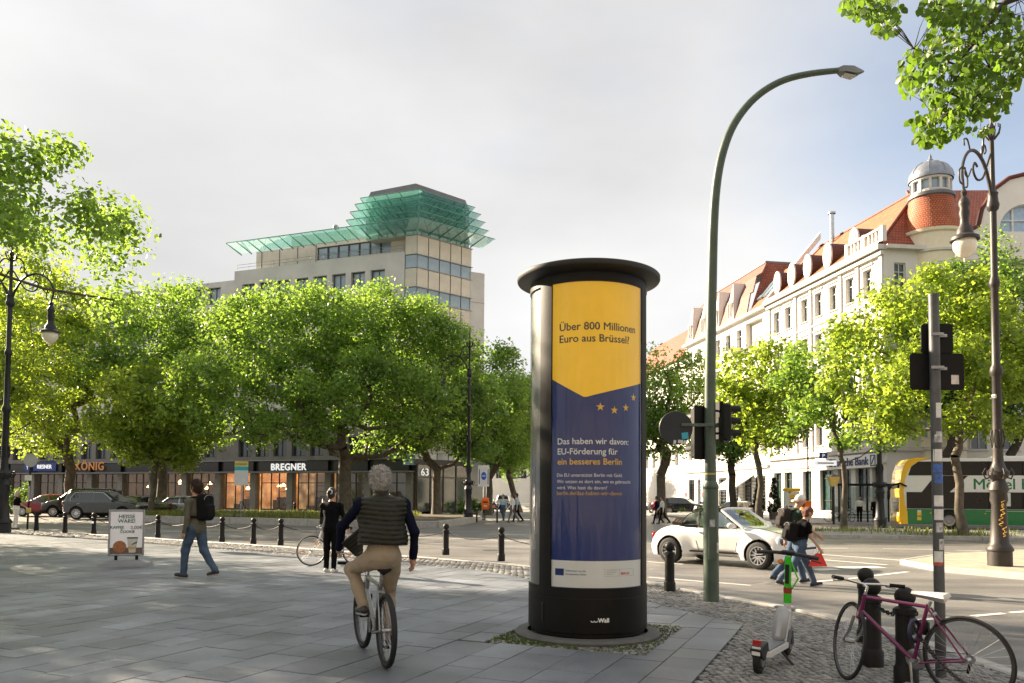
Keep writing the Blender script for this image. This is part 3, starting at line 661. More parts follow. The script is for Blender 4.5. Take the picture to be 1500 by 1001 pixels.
def make_tree(name, label, loc, trunk_h, trunk_r, crown_c, crown_r, clumps, per, size, seed, lmat, bmat=m_bark, clump_r=1.2, group='plane trees', lean=(0, 0), cut=None):
    zmin = trunk_h*.97; trunk_h *= .74; trunk_r *= .85; per = int(per*1.3); size *= .82
    """crown_c, crown_r: centre above base and radii of the crown"""
    rr = np.random.RandomState(seed); t = thing(name, label, 'tree', loc, 0, group)
    cc_ = np.array(crown_c, float); cr_ = np.array(crown_r, float); pts = []
    lob = rr.normal(size=(7, 3)); lob /= np.linalg.norm(lob, axis=1)[:, None]; la = rr.uniform(-.22, .22, 7)
    while len(pts) < clumps:
        d = rr.normal(size=3); d /= np.linalg.norm(d); k = 1+sum(a*max(0, d.dot(l_))**2*1.5 for a, l_ in zip(la, lob))
        p = cc_+d*cr_*k*rr.rand()**.33
        if p[2] < zmin+.25*abs(p[0]/cr_[0])*0: continue
        if cut and not cut(p+np.array(loc)): continue
        pts.append(p)
    pts = np.array(pts); rads = clump_r*rr.uniform(.65, 1.25, clumps)
    V, Q = leaf_cloud(rr, pts, rads, per, size)
    # skeleton: greedy joining of every clump to the nearest inner node
    fork = np.array([lean[0], lean[1], trunk_h]); nodes = [np.zeros(3), fork*.33+rr.normal(size=3)*.06*np.array([1, 1, 0]), fork*.66+rr.normal(size=3)*.08*np.array([1, 1, 0]), fork]; par = [-1, 0, 1, 2]
    order = np.argsort(np.linalg.norm((pts-fork)/cr_, axis=1))[:min(clumps, 110)]
    for i in order:
        p = pts[i]; A = np.array(nodes[3:]); dd = np.linalg.norm(A-p, axis=1)+.35*np.linalg.norm(A-fork, axis=1)*.5+np.where(A[:, 2] > p[2]+.6, 3, 0); j = int(np.argmin(dd))+3
        q = nodes[j]; mid = (q+p)/2+np.array([0, 0, -.12*np.linalg.norm(p-q)])+rr.normal(size=3)*.06*np.linalg.norm(p-q)
        nodes.append(mid); par.append(j); nodes.append(p); par.append(len(nodes)-2)
    nn_ = len(nodes); cnt = np.ones(nn_)
    for i in range(nn_-1, 0, -1): cnt[par[i]] += cnt[i]
    rad = trunk_r*(cnt/cnt[3])**.48; rad = np.clip(rad, .012, trunk_r*1.0); rad[0] = trunk_r*1.45; rad[1] = trunk_r*1.08; rad[2] = trunk_r
    tr = MB(); tr.tube([(0, 0, -.15), tuple(nodes[0]+np.array([0, 0, .12])), tuple(nodes[1]), tuple(nodes[2]), tuple(nodes[3])], [rad[0]*1.25, rad[0], rad[1], rad[2], rad[3]], 12, cap=False)
    for i in range(4, nn_):
        a, b = nodes[par[i]], nodes[i]; tr.tube([tuple(a), tuple(b)], [max(rad[i]*1.12, .012), rad[i]], 6, cap=False)
    tr.build('trunk', bmat, t, 60, fix=False)
    link('crown', np_mesh('crown', V, Q, [lmat], smooth=False), t); return t
def at_px(px, Y): return P(px, 740, Y).x
# trees of the island and square, left and middle of the picture
make_tree('plane_tree', 'largest plane tree with broad crown in front of the lit furniture shop', (at_px(505, 52), 52, .2), 5.2, .5, (-.3, 0, 10.0), (8.6, 7.0, 6.3), 260, 210, .26, 11, m_lf, clump_r=1.3, group='plane trees on the traffic island')
make_tree('plane_tree', 'plane tree between the big crown and the bright left one, dark limbs showing', (at_px(236, 58), 58, .0), 5.2, .4, (.4, 0, 10.9), (6.4, 5, 6.3), 140, 140, .30, 12, m_lf, clump_r=1.3, group='plane trees on the traffic island')
make_tree('plane_tree', 'small bright green plane tree behind the silver car, lower than its neighbours', (at_px(222, 51), 51, .2), 3.4, .2, (-.2, 0, 6.5), (4.2, 3.2, 4.2), 100, 125, .28, 13, m_lfb, clump_r=1.0, group='plane trees on the traffic island')
make_tree('plane_tree', 'dark trunked plane tree standing over the red car', (at_px(103, 60), 60, -.1), 4.8, .42, (-1.8, 0, 12.6), (5.8, 4.4, 8.4), 170, 115, .30, 14, m_lfb, clump_r=1.3, group='plane trees on the traffic island')
make_tree('plane_tree', 'plane tree at the left edge behind the woman in white trousers', (at_px(-40, 50), 50, -.1), 5.0, .4, (-1, 0, 10.2), (6.0, 4.5, 6.6), 130, 120, .30, 15, m_lfb, clump_r=1.3, group='plane trees on the traffic island')
make_tree('plane_tree', 'plane tree at right end of the traffic island beside the ornate lamp', (at_px(640, 57), 57, .2), 4.5, .34, (0, 0, 7.6), (4.8, 4.2, 4.8), 110, 180, .28, 16, m_lfd, clump_r=1.2, group='plane trees on the traffic island')
make_tree('plane_tree', 'avenue tree behind the white and blue parking sign', (at_px(716, 66), 66, 0), 4.2, .3, (.2, 0, 8.4), (4.3, 4.5, 5.2), 110, 170, .28, 17, m_lf, clump_r=1.2, group='avenue trees beyond the crossing')
make_tree('plane_tree', 'leaning avenue tree just left of the advertising column', (at_px(760, 78), 78, 0), 4.5, .33, (.3, 0, 8.6), (4.6, 4.5, 5.2), 100, 160, .30, 18, m_lf, clump_r=1.25, lean=(-.9, 0), group='avenue trees beyond the crossing')
make_tree('plane_tree', 'farthest avenue tree closing the street beside the column', (at_px(800, 112), 112, 0), 4.5, .33, (0, 0, 8), (6, 5, 5.2), 90, 150, .38, 19, m_lfd, clump_r=1.5, group='avenue trees beyond the crossing')
# left foreground tree whose trunk stands outside the frame
def lt_cut(p):
    q = CR.inverted() @ Vector((p[0], p[1], p[2]-CAMH)); px = 750-FPX*q.x/q.z; py = 500.5+SHIFT*1500+FPX*q.y/q.z
    return not (py > 350 and -70 < px < 108) and not (py > 440 and px >= 108)
lt = make_tree('plane_tree', 'tall plane tree whose crown enters the frame at upper left', (-17.0, 22.2, 0), 4.0, .33, (0, .3, 8.2), (5.2, 5.2, 4.6), 190, 190, .19, 21, m_lf, clump_r=1.0, group='plane trees round the square', cut=lt_cut)
lt2 = make_tree('plane_tree', 'plane tree left of the square, outside the frame, nearest the column side', (-25.5, 17.0, 0), 4.0, .33, (0, .3, 8.0), (5.4, 5.4, 4.7), 170, 130, .22, 22, m_lf, clump_r=1.05, group='plane trees round the square')
for i, (x, y, rz, sc_, tx) in enumerate([(-29.5, 28, 2.6, 1.0, 'plane tree left of the square standing behind the tall one'), (-30.5, 8.5, 3.9, .98, 'plane tree left of the square level with the camera'), (-20.5, 7.5, 5.1, .85, 'smaller plane tree left of the square close to the camera')]):
    c_ = copy_tree(lt2); c_.location = (x, y, 0); c_.rotation_euler = (0, 0, rz); c_.scale = (sc_,)*3; c_['label'] = tx
# right side
make_tree('plane_tree', 'plane tree with a low bent limb behind the round sign', (at_px(968, 64), 64, 0), 4.6, .42, (.2, 0, 9.0), (4.2, 4.2, 5.2), 95, 120, .28, 31, m_lf, clump_r=1.15, group='trees along the white apartment facade')
make_tree('plane_tree', 'dark plane tree right behind the green lamp pole', (at_px(1073, 58), 58, 0), 4.4, .3, (.1, 0, 7.0), (2.4, 2.4, 2.6), 50, 150, .26, 32, m_lfd, m_barkd, clump_r=1.0, group='trees along the white apartment facade')
make_tree('plane_tree', 'bright yellow green tree right of the green lamp pole', (at_px(1112, 48), 48, 0), 4.8, .21, (.2, 0, 7.9), (3.2, 3.0, 3.4), 80, 125, .27, 33, m_lfb, clump_r=.9, group='trees along the white apartment facade')
make_tree('plane_tree', 'slim tree in front of the bank beside the ticket machine', (at_px(1236, 41), 41, .03), 4.6, .15, (-.3, 0, 7.0), (2.5, 2.3, 3.1), 56, 110, .25, 34, m_lf, clump_r=.85, group='trees along the white apartment facade')
make_tree('plane_tree', 'brightest tree on the median in front of the bus', (at_px(1410, 34.5), 34.5, .03), 4.6, .2, (-.2, 0, 7.6), (4.3, 3.5, 3.9), 125, 150, .24, 35, m_lfb, clump_r=.95, group='trees along the white apartment facade', lean=(-.3, 0))
make_tree('linden_tree', 'tall dark tree behind the bus left of the gabled house', (at_px(1385, 52.5), 52.5, 0), 6, .3, (0, 0, 11.2), (3.6, 3, 5.6), 100, 160, .26, 36, m_lfd, m_barkd, clump_r=1.1, group='tall trees behind the bus')
make_tree('linden_tree', 'tall dark tree behind the bus at the right edge', (at_px(1480, 51.5), 51.5, 0), 6, .3, (0, 0, 11.8), (3.6, 3, 6.2), 110, 160, .26, 37, m_lf, m_barkd, clump_r=1.1, group='tall trees behind the bus')
# overhanging linden with leaf-shaped leaves, trunk right of the frame
def linden():
    rr = np.random.RandomState(4); t = thing('linden_tree', 'linden branches with heart shaped leaves hanging in at the upper right corner', 'tree', (11.6, 10.8, 0), 0, None)
    o = np.array([11.6, 10.8, 0.]); tips = []
    def pxp(px, py, Y): q = P(px, py, Y); return np.array(q)
    limbs = [[(11.6, 10.8, 5.2), (10.2, 10.6, 7.2), pxp(1590, -40, 10.2), pxp(1470, 5, 10.0), pxp(1430, 60, 9.8), pxp(1400, 95, 9.7), pxp(1388, 135, 9.6)], [(11.6, 10.8, 5.5), (10.4, 11, 8.2), pxp(1500, -60, 10.4), pxp(1360, -30, 10.2), pxp(1290, 5, 10), pxp(1290, 40, 10)], [pxp(1430, 60, 9.8), pxp(1450, 100, 9.9), pxp(1480, 120, 10)], [pxp(1400, 95, 9.7), pxp(1360, 80, 9.6), pxp(1335, 70, 9.6)], [pxp(1388, 135, 9.6), pxp(1370, 165, 9.6), pxp(1362, 195, 9.6)], [pxp(1388, 135, 9.6), pxp(1420, 150, 9.7), pxp(1440, 165, 9.8)], [pxp(1470, 5, 10), pxp(1400, 10, 9.8), pxp(1365, 5, 9.7)]]
    tr = MB(); tr.tube([(0, 0, -.1), (0, 0, 2.5), (.1, 0, 5.6), (-.1, .1, 9)], [.26, .2, .17, .1], 10)
    for lb in limbs:
        pts = [np.array(p)-o for p in lb]; k = len(pts); r0 = .07 if k > 5 else .014; tr.tube([tuple(p) for p in pts], [max(.006, r0*(1-i/(k-.6))) for i in range(k)], 6)
    hv = np.array([(0, 0), (.38, .12), (.5, .45), (.3, .8), (0, 1.05), (-.3, .8), (-.5, .45), (-.38, .12)]); V = []; Q = []
    blobs = [((1345, 95), (26, 30), 120), ((1400, 60), (46, 46), 260), ((1462, 95), (40, 44), 240), ((1395, 130), (52, 38), 300), ((1372, 180), (40, 26), 200), ((1440, 150), (40, 24), 150), ((1480, 60), (26, 40), 120), ((1392, 12), (46, 20), 170), ((1450, 18), (34, 20), 110), ((1278, 12), (46, 16), 150), ((1295, 32), (24, 18), 90), ((1250, 6), (20, 12), 50), ((1362, 205), (22, 10), 46), ((1330, 118), (12, 26), 45), ((1430, 190), (20, 8), 18), ((1560, 20), (60, 60), 260), ((1560, -60), (90, 60), 320)]
    tw = []
    for (cx, cy), (rx, ry), n_ in blobs:
        for _ in range(int(n_*1.15)):
            a = rr.rand()*2*pi; q = rr.rand()**.5; p = pxp(cx+rx*q*cos(a), cy+ry*q*sin(a), 9.75+rr.normal()*.45)-o
            s = rr.uniform(.06, .10); dn = np.array([rr.normal()*.5, rr.normal()*.5, -1+rr.normal()*.35]); dn /= np.linalg.norm(dn); sd_ = np.cross(dn, rr.normal(size=3)); sd_ /= np.linalg.norm(sd_); nr = np.cross(dn, sd_)
            b0 = len(V)
            for x, y in hv: V.append(p+sd_*x*s+dn*y*s-nr*abs(x)*s*.25)
            Q += [(b0, b0+1, b0+2, b0+3), (b0, b0+3, b0+4, b0+5), (b0, b0+5, b0+6, b0+7)]
            if rr.rand() < .10: tw.append(p)
    fine = [np.array(a)+(np.array(b)-np.array(a))*k/6-o for lb in limbs for a, b in zip(lb[1:-1], lb[2:]) for k in range(6)]
    for p in tw:
        q = min(fine, key=lambda z: np.linalg.norm(z-p)); m_ = (p+q)/2+np.array([0, 0, .05]); tr.tube([tuple(q), tuple(m_), tuple(p)], [.006, .004, .002], 4)
    tr.build('trunk', m_barkd, t, 60); link('crown', np_mesh('crown', np.array(V), np.array(Q), [m_lfl], smooth=False), t)
linden()
# ================================================================== buildings
def xf(mb, m4): mb.v = [tuple(m4 @ Vector(v)) for v in mb.v]; return mb
def frame_m(ox, oy, dx, dy): d = Vector((dx, dy)).normalized(); return Matrix(((d.x, -d.y, 0, ox), (d.y, d.x, 0, oy), (0, 0, 1, 0), (0, 0, 0, 1)))
m_pane = M('window_glass', (.035, .045, .055), .06, var=.3, scale=.5, spec=.9)
m_pane2 = M('window_glass_blue', (.22, .30, .36), .08, var=.25, scale=.4, spec=1.)
m_wfr = M('window_frame_white', (.6, .6, .57), .5); m_wfd = M('window_frame_dark', (.05, .05, .052), .45, .2)
m_cwall = M('concrete_panels', (.47, .465, .45), .75, var=.12, scale=.5, bump=.15, bscale=8)
m_beige = M('beige_panels', (.50, .47, .40), .6, var=.12, scale=.9)
m_plast = M('white_plaster', (.64, .61, .565), .8, var=.07, scale=.6, bump=.1, bscale=14)
m_trim = M('stone_trim', (.56, .53, .48), .75, var=.1, scale=2)
m_slate = M('roof_sheet_grey', (.13, .135, .14), .5, .3, var=.2, scale=1)
m_shop = M('shop_fascia_dark', (.02, .02, .02), .4, var=.2)
m_metal = M('grey_steel', (.25, .26, .27), .4, .7)
m_shopglass = thinglass('shop_glass', (.8, .85, .85), .03, .02)
def tilemat(name, c1, c2, sx=.24, sz=.3):
    m = bpy.data.materials.new(name); m.use_nodes = True; n = m.node_tree.nodes; l = m.node_tree.links; b = n['Principled BSDF']; b.inputs['Roughness'].default_value = .65
    uv = n.new('ShaderNodeUVMap'); br = n.new('ShaderNodeTexBrick'); br.inputs['Scale'].default_value = 1; br.inputs['Brick Width'].default_value = sx; br.inputs['Row Height'].default_value = sz; br.inputs['Mortar Size'].default_value = .03; br.inputs['Mortar Smooth'].default_value = .6
    br.inputs['Color1'].default_value = (*c1, 1); br.inputs['Color2'].default_value = (*c2, 1); br.inputs['Mortar'].default_value = (c1[0]*.35, c1[1]*.3, c1[2]*.3, 1); l.new(uv.outputs[0], br.inputs['Vector'])
    nz_ = n.new('ShaderNodeTexNoise'); nz_.inputs['Scale'].default_value = 1.2; nz_.inputs['Detail'].default_value = 5; co = n.new('ShaderNodeTexCoord'); l.new(co.outputs['Object'], nz_.inputs['Vector']); mr_ = n.new('ShaderNodeMapRange'); mr_.inputs['To Min'].default_value = .6; mr_.inputs['To Max'].default_value = 1.4; l.new(nz_.outputs['Fac'], mr_.inputs['Value'])
    v = n.new('ShaderNodeVectorMath'); v.operation = 'SCALE'; l.new(br.outputs['Color'], v.inputs[0]); l.new(mr_.outputs[0], v.inputs['Scale']); l.new(v.outputs[0], b.inputs['Base Color'])
    bp = n.new('ShaderNodeBump'); bp.inputs['Strength'].default_value = .6; bp.inputs['Distance'].default_value = .05; l.new(br.outputs['Fac'], bp.inputs['Height']); bp.invert = True; l.new(bp.outputs[0], b.inputs['Normal'])
    MATS[name] = m; return m
m_tile = tilemat('roof_tiles_orange', (.30, .105, .04), (.37, .145, .058)); m_tiled = tilemat('roof_tiles_dark', (.22, .075, .05), (.27, .10, .065)); m_tiler = tilemat('roof_tiles_red', (.27, .062, .03), (.33, .085, .038))
def roof_face(name, mat, parent, pts, m4=None, th=.12):
    """thick tiled sheet: pts wind as eave-left, eave-right, ridge-right, ridge-left; UVs in metres"""
    p = [Vector(q) for q in pts]
    if m4 is not None: p = [m4 @ q for q in p]
    nrm = (p[1]-p[0]).cross(p[-1]-p[0]).normalized()
    if nrm.z < 0: nrm = -nrm
    n = len(p); vs = p+[q-nrm*th for q in p]; fs = [tuple(range(n)), tuple(range(2*n-1, n-1, -1))]+[(i, (i+1) % n, (i+1) % n+n, i+n) for i in range(n)]
    me = bpy.data.meshes.new(name); me.from_pydata([tuple(v) for v in vs], [], fs); me.materials.append(mat)
    ex = (p[1]-p[0]).normalized(); ey = nrm.cross(ex); uv = me.uv_layers.new()
    for lp in me.loops: q = Vector(me.vertices[lp.vertex_index].co)-p[0]; uv.data[lp.index].uv = (q.dot(ex), q.dot(ey))
    bm = bmesh.new(); bm.from_mesh(me); bmesh.ops.recalc_face_normals(bm, faces=bm.faces); bm.to_mesh(me); bm.free()
    return link(name, me, parent)
WM = {}
def win_meshes(w_, h_, fm, mull, trans, key, fw=.07):
    k = (round(w_, 2), round(h_, 2), key)
    if k not in WM:
        b_ = MB(); 
        for x in (-w_/2+fw/2, w_/2-fw/2): b_.box((x, 0, h_/2), (fw, .08, h_))
        for z in (fw/2, h_-fw/2): b_.box((0, 0, z), (w_-2*fw, .078, fw))
        for x in mull: b_.box((x*w_, .002, h_/2), (fw*.8, .07, h_-2*fw))
        for z in trans: b_.box((0, .004, z*h_), (w_-2*fw, .064, fw*.8))
        p_ = MB().quad((-w_/2, .03, 0), (w_/2, .03, 0), (w_/2, .03, h_), (-w_/2, .03, h_))
        WM[k] = (b_.mesh('window', fm), p_)
    return WM[k], k
PM = {}
def window(parent, m4, x, z, w_, h_, fm=None, pm=None, mull=(0,), trans=(.7,), y=.2, name='window', sill=None):
    (fme, pmb), k = win_meshes(w_, h_, fm or m_wfr, mull, trans, (fm or m_wfr).name+str(mull)+str(trans))
    pm = pm or m_pane; kk = (k, pm.name)
    if kk not in PM: PM[kk] = pmb.mesh('pane', pm, fix=False)
    o = link(name, fme, parent); o.matrix_basis = m4 @ Matrix.Translation((x, y, z)); link('pane', PM[kk], o)
    if sill:
        ks = ('sill', round(w_, 2), sill.name)
        if ks not in PM: PM[ks] = MB().rbox((0, -y-.02, -.05), (w_+.2, .2, .09), .015).mesh('sill', sill)
        link('sill', PM[ks], o)
    return o
SH = {}
def shared(key, fn):
    if key not in SH: SH[key] = fn()
    return SH[key]
# ---------------- glass topped office building
ob = thing('office_building', 'grey office building with stepped green glass canopies round its corner tower', 'building', (-8.95, 72, 0))
ML = frame_m(0, 0, .934, -.358); MR = frame_m(0, 0, .748, .664)
ST = 3.3
holes = []; wins = []
for k in range(6):
    z = 5.0+k*3.24+(.35 if k == 0 else 0)
    x = -63.
    while x < -3.2:
        if not (-22.6 < x < -20.4): holes.append((x, x+1.55, z, z+1.75)); wins.append((x+.775, z))
        x += 2.15
shops = [(-4.4*i-4.2, -4.4*i-.8) for i in range(15)]
wl = MB().wall(-66, -21, 8.0, 23.5, [h for h in holes if h[0] < -21.5 and h[2] > 8], 0, .4).wall(-21, -1.3, 8.0, 24.4, [h for h in holes if h[0] > -21 and h[2] > 8], 0, .4)
xf(MB().wall(-66, -1.3, 4.95, 7.98, [h for h in holes if h[2] < 8], -.02, .42), ML).build('shaded_lower_wall', M('wall_shade_tone', (.13, .125, .115), .6, var=.2, scale=.8), ob)  # lower storey coloured dark: tree shade put into the wall colour
wl.box((-43.5, 6, 23.4), (45, 11.9, .2)); wl.quad((-66, 0, 0), (-66, 0, 23.5), (-66, 14, 23.5), (-66, 14, 0)); wl.box((-11, 3.9, 24.3), (19.6, 7.6, .2)); wl.quad((-21, 0, 23.4), (-21, 0, 24.4), (-21, 9, 24.4), (-21, 9, 23.4)); wl.quad((-1.3, 0, 4.95), (-1.3, 0, 24.4), (-1.3, 1.5, 24.4), (-1.3, 1.5, 4.95))
xf(wl, ML).build('wall', m_cwall, ob)
for x, z in wins: window(ob, ML, x, z, 1.55, 1.75, m_wfd, m_pane2 if z > 18 else m_pane, (0,), (), .34)
for k in range(1, 6):     # panel joints
    xf(MB().box((-43.6, -.012, 4.95+k*3.25), (44.5, .03, .03)), ML).build('joint', m_slate, ob)
# piers, canopy and fascia of the shop floor
for i in range(16):
    xf(MB().rbox((-.5-4.4*i, .25, 1.84), (.7, .7, 3.7), .03), ML).build('pier', M('pier_concrete', (.2, .19, .17), .7, var=.2), ob)
xf(MB().box((-33, -.45, 3.78), (66, 1.3, .14)), ML).build('canopy_slab', m_slate, ob)
xf(MB().box((-33.1, .62, 4.35), (66, .2, 1.24)), ML).build('fascia_back', m_shop, ob)
xf(MB().box((-33.1, 3.35, 2.2), (66, .1, 4.4)), ML).build('rear_partition', m_shop, ob)
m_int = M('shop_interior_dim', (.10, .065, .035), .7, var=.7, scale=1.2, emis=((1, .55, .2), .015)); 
def lit(name, c, st, scale):
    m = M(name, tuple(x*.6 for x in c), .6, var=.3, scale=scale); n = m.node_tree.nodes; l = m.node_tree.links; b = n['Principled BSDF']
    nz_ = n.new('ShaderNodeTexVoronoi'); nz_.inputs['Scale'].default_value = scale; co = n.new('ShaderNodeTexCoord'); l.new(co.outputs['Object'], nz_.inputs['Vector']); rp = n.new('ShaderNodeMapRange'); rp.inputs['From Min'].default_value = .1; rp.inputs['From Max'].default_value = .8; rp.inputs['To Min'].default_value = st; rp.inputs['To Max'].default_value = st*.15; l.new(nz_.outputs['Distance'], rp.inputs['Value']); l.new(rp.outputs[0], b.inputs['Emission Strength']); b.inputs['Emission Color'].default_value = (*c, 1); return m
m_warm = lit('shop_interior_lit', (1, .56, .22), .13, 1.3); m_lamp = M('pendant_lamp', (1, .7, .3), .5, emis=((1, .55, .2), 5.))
for i, (a, b) in enumerate(shops):
    fz = MB().box(((a+b)/2, .3, 4.4), (b-a+.3, .3, .98)); xf(fz, ML).build('fascia', m_shop, ob)
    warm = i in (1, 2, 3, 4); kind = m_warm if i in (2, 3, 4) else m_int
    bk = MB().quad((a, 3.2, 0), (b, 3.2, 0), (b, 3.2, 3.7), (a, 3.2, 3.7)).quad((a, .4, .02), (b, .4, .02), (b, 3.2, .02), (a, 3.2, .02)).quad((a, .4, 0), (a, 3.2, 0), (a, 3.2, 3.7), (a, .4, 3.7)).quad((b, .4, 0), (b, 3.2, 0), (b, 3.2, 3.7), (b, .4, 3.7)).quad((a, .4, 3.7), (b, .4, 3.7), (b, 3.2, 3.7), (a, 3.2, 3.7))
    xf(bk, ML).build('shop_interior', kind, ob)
    fr_ = MB(); 
    for x in (a+.05, a+(b-a)*.36, a+(b-a)*.64, b-.05): fr_.box((x, .38, 1.86), (.09, .1, 3.7))
    fr_.box(((a+b)/2, .38, 2.75), (b-a-.2, .08, .08)); fr_.box(((a+b)/2, .38, .1), (b-a-.2, .08, .18))
    sf = xf(fr_, ML).build('shop_front', m_wfd, ob)
    for u0, u1 in ((.02, .35), (.37, .63), (.65, .98)): xf(MB().quad(*[(a+(b-a)*u, .385, z) for u, z in ((u0, .2), (u1, .2), (u1, 3.68), (u0, 3.68))]), ML).build('pane', m_shopglass, sf)
    sh = MB(); rq = random.Random(i)
    for _ in range(9):
        x = rq.uniform(a+.3, b-.3); h_ = rq.uniform(.5, 1.5); sh.box((x, rq.uniform(.9, 2.6), h_/2), (rq.uniform(.25, .7), .4, h_))
    for z in (1.3, 1.9, 2.5): sh.box(((a+b)/2, 3.0, z), (b-a-.6, .3, .05))
    xf(sh, ML).build('shop_furniture', M('dark_wood', (.05, .03, .018), .5, var=.4), ob)
    if i in (3, 4, 5, 6, 7):
        for _ in range(3):
            x = rq.uniform(a+.4, b-.4); lp = MB().lathe([(.02, .28), (.2, .05), (.22, 0), (.001, -.02)], 10, (x, rq.uniform(.9, 2), rq.uniform(2.0, 2.9))); xf(lp, ML).build('pendant_lamp', m_lamp, ob)
# shop signs standing on the fascia (their own things)
m_sgw = M('sign_white', (.85, .85, .83), .5, emis=((1, 1, 1), .12)); m_sgo = M('sign_gold', (.42, .17, .05), .4, emis=((1, .4, .1), .03))
def sign_thing(name, label, px, py, m4, xloc, z, txt, size, mat, bold=.03, sp=1.05, backing=None):
    p = ob.matrix_basis @ m4 @ Vector((xloc, -.02, z)) if False else (Vector((-8.95, 72, 0))+(m4 @ Vector((xloc, -.02, z))))
    t = thing(name, label, 'sign', p, math.atan2(m4[1][0], m4[0][0]))
    if backing: MB().rbox((0, .03, backing[1]*.25), (backing[0], .06, backing[1]), .02).build('backing', backing[2], t)
    lettering(txt, size, mat, t, (0, -.01, 0), align='CENTER', bold=bold, depth=.02, spacing=sp); return t
t = sign_thing('shop_sign', 'white capital letters BREGNER above the lit furniture shop', 0, 0, ML, -13.9, 4.0, 'BREGNER', .92, m_sgw, .035, 1.08)
t = sign_thing('shop_sign', 'copper coloured letters KÖNIG above the shop behind the grey car', 0, 0, ML, -40.2, 4.15, 'KÖNIG', 1.25, m_sgo, .02, 1.1)
m_sgb = M('sign_blue', (.02, .045, .20), .5); t = sign_thing('shop_sign', 'blue shop sign with white letters at far left facade', 0, 0, ML, -47.1, 4.35, 'RIESNER', .62, m_sgw, .02, 1.0, (3.6, 1.25, m_sgb))
rs_ = xf(MB().box((0, 0, 0), (.01, .01, .01)), Matrix.Identity(4))
t2 = thing('shop_sign', 'small blue diamond sign beside the blue shop sign', 'sign', Vector((-8.95, 72, 0))+(ML @ Vector((-49.7, -.05, 4.5))), math.atan2(ML[1][0], ML[0][0])); MB().prism([(-.75, 0), (0, -.75), (.75, 0), (0, .75)], -.04, .04).build('panel', m_sgb, t2)
lettering('Y', .7, m_sgw, t2, (0, -.05, -.25), align='CENTER')
# penthouse behind the parapet
pw = MB().wall(-19.2, -.9, 24.35, 26.55, [(-11.8, -3.4, 24.9, 26.2)], 1.1, .25); pw.box((-10, 4.6, 26.5), (18, 6.8, .16)); xf(pw, ML).build('penthouse_wall', m_beige, ob)
for i in range(7): window(ob, ML, -11.2+1.2*i, 24.9, 1.17, 1.3, m_wfd, m_pane2, (), (), 1.28)
for i in range(4): xf(MB().box((-18.5+2.2*i, 1.075, 25.45), (.06, .05, 2.1)), ML).build('joint', m_slate, ob)
rl = MB(); 
for z in (24.75, 25.05): rl.tube([(-20.8, .12, z), (-1.4, .12, z)], .022, 5)
for i in range(14): rl.cyl((-20.8+1.49*i, .12, 24.4), (-20.8+1.49*i, .12, 25.06), .02, n=5)
xf(rl, ML).build('railing', m_metal, ob)
xf(MB().box((-11.5, 3.5, 27.1), (7, 4.5, 1.2)), ML).build('plant_room', m_slate, ob)
an = MB().cyl((-10.3, 2.6, 27.7), (-10.3, 2.6, 28.6), .05, n=6).sphere((-10.6, 2.5, 28.55), .3, 10, 6); xf(an, ML).build('antenna', m_metal, ob)
# banded corner bay: beige panels and window strips
bands = []; z = 25.85
while z > 5.2: bands.append((z-1.82, z, 'b')); bands.append((z-3.07, z-1.82, 'g')); z -= 3.07
xf(MB().box((3.27, .16, 15.4), (6.5, .1, 21)), MR).build('bay_core', m_wfd, ob); xf(MB().box((-.65, .16, 15.4), (1.3, .1, 21)), ML).build('bay_core', m_wfd, ob)
for z0, z1, kd in bands:
    for m4, xs in ((MR, [(.06+1.3*i, 1.27+1.3*i) for i in range(5)]), (ML, [(-1.24, -.06)])):
        for a, b in xs:
            me = shared(('bay', kd, round(z1-z0, 2), round(b-a, 2)), lambda: MB().rbox((0, 0, 0), (b-a, .07 if kd == 'b' else .03, z1-z0-.07), .012).mesh('panel', m_beige if kd == 'b' else m_pane2))
            o = link('panel' if kd == 'b' else 'window', me, ob); o.matrix_basis = m4 @ Matrix.Translation(((a+b)/2, .05 if kd == 'b' else .08, (z0+z1)/2))
ln = MB()
for z0, z1, kd in bands: ln.box((3.27, -.02, z1), (6.6, .12, .07))
xf(ln, MR).build('band_rail', m_metal, ob)
